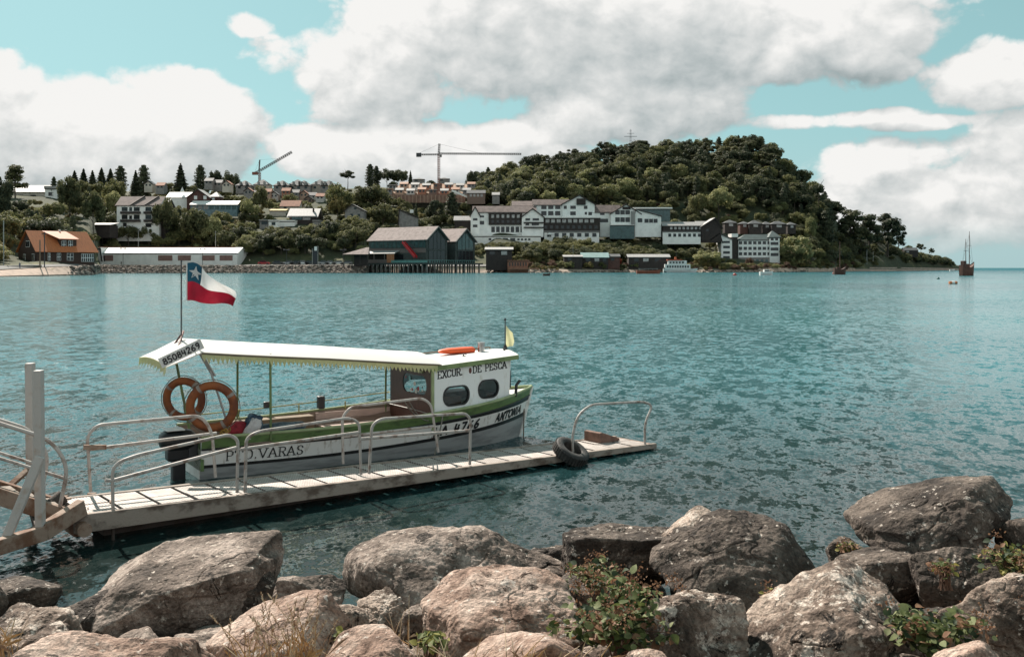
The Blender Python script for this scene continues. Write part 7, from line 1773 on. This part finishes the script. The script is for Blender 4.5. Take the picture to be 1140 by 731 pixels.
for px, c_, lab in [(294, 'red', 'red car, only red one parked along the far street'), (310, 'dark', 'dark car parked next to the red one'), (321, 'silver', 'silver car parked before the first street lamp'), (329, 'dark', 'dark car third in the row from the red one'), (338, 'white', 'white car parked between two dark ones left of the tall board'),
                    (346, 'dark', 'dark car right before the tall dark board'), (361, 'silver', 'silver car first right of the tall dark board'), (368.5, 'white', 'white car second right of the tall dark board'), (376, 'white', 'white car third right of the tall dark board'), (386, 'silver', 'silver car at the pavilion end of the row')]:
    car(lab, px, 296, cp[c_], rot=random.Random(px).choice((0, 180)))
# posts and lamps along the far shore
def lamp(label, px, ytop, double=True):
    p = terr(px, 12); k = p.y / F; z1 = H + (HY - ytop) * k
    t = wthing('street_lamp', label, 'street lamp', p, 'street lamps along the far shore')
    MB().tube([p, Vector((p.x, p.y, z1))], .16, 6).build('pole', metal_dark, t)
    for dx in ((-1.3, 1.3) if double else (1.2,)):
        MB().tube([Vector((p.x, p.y, z1 - .6)), Vector((p.x + dx, p.y, z1 - .6))], .09, 5).build('arm', metal_dark, t)
        m2 = MB(); m2.box((p.x + dx - .7, p.y - .5, z1 - 1.0), (p.x + dx + .7, p.y + .5, z1 - .3)); m2.build('lamp_head', metal_dark, t, bevel=.1)
lamp('double-headed street lamp at the left part of the white hall', 137, 275.5); lamp('double-headed street lamp at the right part of the white hall', 225.5, 276); lamp('double-headed street lamp behind the dark parked cars', 319, 277); lamp('double-headed street lamp left of the pavilion', 382, 277)
def pole(label, px, ytop, of, r=.15, cross=True, m=None):
    p = terr(px, of); k = p.y / F; z1 = H + (HY - ytop) * k; t = wthing('utility_pole', label, 'pole', p)
    MB().tube([p - Vector((0, 0, 1)), Vector((p.x, p.y, z1))], [r * 1.2, r], 6).build('pole_shaft', m or pm('pole_concrete', (.36, .35, .33), .8), t)
    if cross: MB().box((p.x - 1.2, p.y - .1, z1 - 1.0), (p.x + 1.2, p.y + .1, z1 - .75)).build('crossarm', metal_dark, t)
pole('pale concrete pole at the far left edge before the dark tree', 4, 245, 40, .2, False); pole('short timber pole before the red-roofed house gable', 44.5, 267, 12, .25, False, pm('timber_pole', (.20, .14, .10), .9)); pole('dark taller pole before the orange roof', 49.5, 258, 14, .2, True, metal_dark)
pole('concrete pole under the block of flats', 154, 256, 46); pole('concrete pole at the right end of the white hall', 240, 257, 46); pole('tall pale pole right of the stilt restaurant', 544, 272, 12); pole('pale pole on the shore below the hotel hedge', 638, 272, 14, .12, False); pole('pale pole among the headland trees', 965, 272, 40, .3, False); pole('pale pole at the headland beach', 972, 280, 50, .25, False)
p = terr(352, 16); k = p.y / F; t = wthing('notice_board', 'tall dark board with a white panel on two posts behind the parked cars', 'board', p)
MB().box((p.x - 2.6, p.y, p.z), (p.x - 2.3, p.y + .3, p.z + 11)).build('post', metal_grey, t); MB().box((p.x + .9, p.y, p.z), (p.x + 1.2, p.y + .3, p.z + 12.5)).build('post', metal_grey, t)
MB().box((p.x - 2.0, p.y - .15, p.z + 1), (p.x + .7, p.y - .003, p.z + 9.5)).build('panel', pm('board_dark', (.03, .035, .045), .6), t); MB().box((p.x - 1.2, p.y - .2, p.z + 9.6), (p.x + .5, p.y, p.z + 12.2)).build('panel', trim_white, t)
# tower cranes
cr_red = pm('crane_rust_red', (.24, .085, .055), .6, .3, .5); cr_grey = pm('crane_grey', (.17, .15, .145), .6, .3, .5)
def lattice(mb, a, b_, w_, n, r=.16):
    a = Vector(a); b_ = Vector(b_); d = (b_ - a).normalized(); u = d.orthogonal().normalized(); v = d.cross(u)
    cs = [u * w_ + v * w_, u * -w_ + v * w_, u * -w_ - v * w_, u * w_ - v * w_]
    for c_ in cs: mb.bar(a + c_, b_ + c_, r * 2, r * 2)
    for i in range(n):
        p = a.lerp(b_, i / n); q = a.lerp(b_, (i + 1) / n)
        for j in range(4): mb.bar(p + cs[j], q + cs[(j + 1) % 4], r, r)
Yc = 880
t = wthing('tower_crane', 'tall tower crane with level jib above the building site', 'crane', P_at(488.5, 222, Yc))
mb = MB(); lattice(mb, P_at(488.5, 226, Yc), P_at(488.5, 172, Yc), .75, 22); mb.build('mast', cr_red, t)
mb = MB(); lattice(mb, P_at(488.5, 172, Yc), P_at(489.2, 160, Yc), .6, 6); mb.build('tower_top', cr_grey, t)
mb = MB(); lattice(mb, P_at(488.5, 171.0, Yc), P_at(580.5, 171.6, Yc + 6), .55, 40, .15); mb.build('jib', cr_grey, t)
mb = MB(); lattice(mb, P_at(488.5, 172.0, Yc), P_at(464, 172.2, Yc - 2), .45, 10, .15); mb.build('counter_jib', cr_grey, t)
mb = MB(); a = P_at(463.5, 170.4, Yc - 2); mb.box((a.x, a.y - 1.2, a.z - 3.4), (a.x + 4.4, a.y + 1.2, a.z)); mb.build('counterweight', metal_dark, t)
mb = MB(); a = P_at(489.4, 172.6, Yc); mb.box((a.x, a.y - 2.2, a.z - 2.0), (a.x + 2.0, a.y - .4, a.z)); mb.build('cab', cr_grey, t)
mb = MB(); mb.tube([P_at(489, 160.5, Yc), P_at(535, 170.8, Yc + 3)], .10, 4); mb.tube([P_at(489, 160.5, Yc), P_at(466, 171, Yc - 2)], .10, 4); mb.build('tie_cable', cr_grey, t)
Yc = 930
t = wthing('luffing_crane', 'tower crane with raised slanting jib above the hilltop houses', 'crane', P_at(289, 215, Yc))
mb = MB(); lattice(mb, P_at(289, 216, Yc), P_at(289, 192, Yc), .8, 9, .18); mb.build('mast', cr_red, t)
mb = MB(); lattice(mb, P_at(283, 193.6, Yc), P_at(325, 169.2, Yc), .75, 20, .19); mb.build('jib', cr_grey, t)
mb = MB(); a = P_at(281, 191.6, Yc); mb.box((a.x, a.y - 1.4, a.z - 2.6), (a.x + 5, a.y + 1.4, a.z)); mb.build('counterweight', cr_red, t)
mb = MB(); lattice(mb, P_at(288.4, 190, Yc), P_at(289.2, 178, Yc), .35, 6, .14); mb.build('apex_frame', cr_grey, t)
mb = MB(); mb.tube([P_at(289.2, 178, Yc), P_at(312, 176.5, Yc)], .08, 4); mb.tube([P_at(289.2, 178, Yc), P_at(283, 193, Yc)], .08, 4); mb.build('tie_cable', cr_grey, t)
# low wall and two walkers at the left
p0 = terr(-40, 13); p1 = terr(46, 13); t = wthing('sea_wall', 'low grey concrete wall between beach and red-roofed house', 'wall', p0)
mb = MB(); mb.bar(p0 + Vector((0, 0, .2)), p1 + Vector((0, 0, .2)), .5, 2.4); mb.build('wall_face', pm('old_concrete', (.20, .18, .15), .9, .4, .4), t)
def person(label, p, h, cloth, rot):
    me = bpy.data.meshes.new('person'); s = h / 1.75
    J = [(0, 0, .95), (0, 0, 1.22), (0, 0, 1.45), (0, -.01, 1.55), (0, -.03, 1.66), (.09, 0, .9), (.10, -.04, .5), (.10, .02, .07), (.10, -.14, .03), (-.09, 0, .9), (-.10, .08, .5), (-.10, .16, .08), (-.10, .02, .03), (.19, 0, 1.40), (.25, .02, 1.12), (.24, -.10, .90), (-.19, 0, 1.40), (-.25, .04, 1.12), (-.24, -.06, .90)]
    E = [(0, 1), (1, 2), (2, 3), (3, 4), (0, 5), (5, 6), (6, 7), (7, 8), (0, 9), (9, 10), (10, 11), (11, 12), (2, 13), (13, 14), (14, 15), (2, 16), (16, 17), (17, 18)]
    Rd = [.15, .15, .14, .055, .10, .10, .07, .05, .04, .10, .07, .05, .04, .06, .05, .04, .06, .05, .04]
    me.from_pydata([tuple(Vector(j) * s) for j in J], E, []); o = bpy.data.objects.new('person', me); COL.objects.link(o)
    md = o.modifiers.new('skin', 'SKIN'); sv = me.skin_vertices[0].data
    for i, r_ in enumerate(Rd): sv[i].radius = (r_ * s, r_ * s * .8)
    sv[0].use_root = True
    sb = o.modifiers.new('sub', 'SUBSURF'); sb.levels = 1; sb.render_levels = 1
    me.materials.append(cloth); o.location = p; o.rotation_euler = (0, 0, rot); return tag(o, label, 'person')
q = terr(22, 15); q.z += .1; person('person in blue standing on the street beside the beach', q, 2.6, pm('blue_clothes', (.04, .07, .14), .8), R(20))
q = terr(135, 12); q.z += .3; person('person in black standing before the white hall', q, 2.9, pm('black_clothes', (.02, .02, .022), .8), R(-30))
for o in COL.objects:
    if '_world' in o: del o['_world']
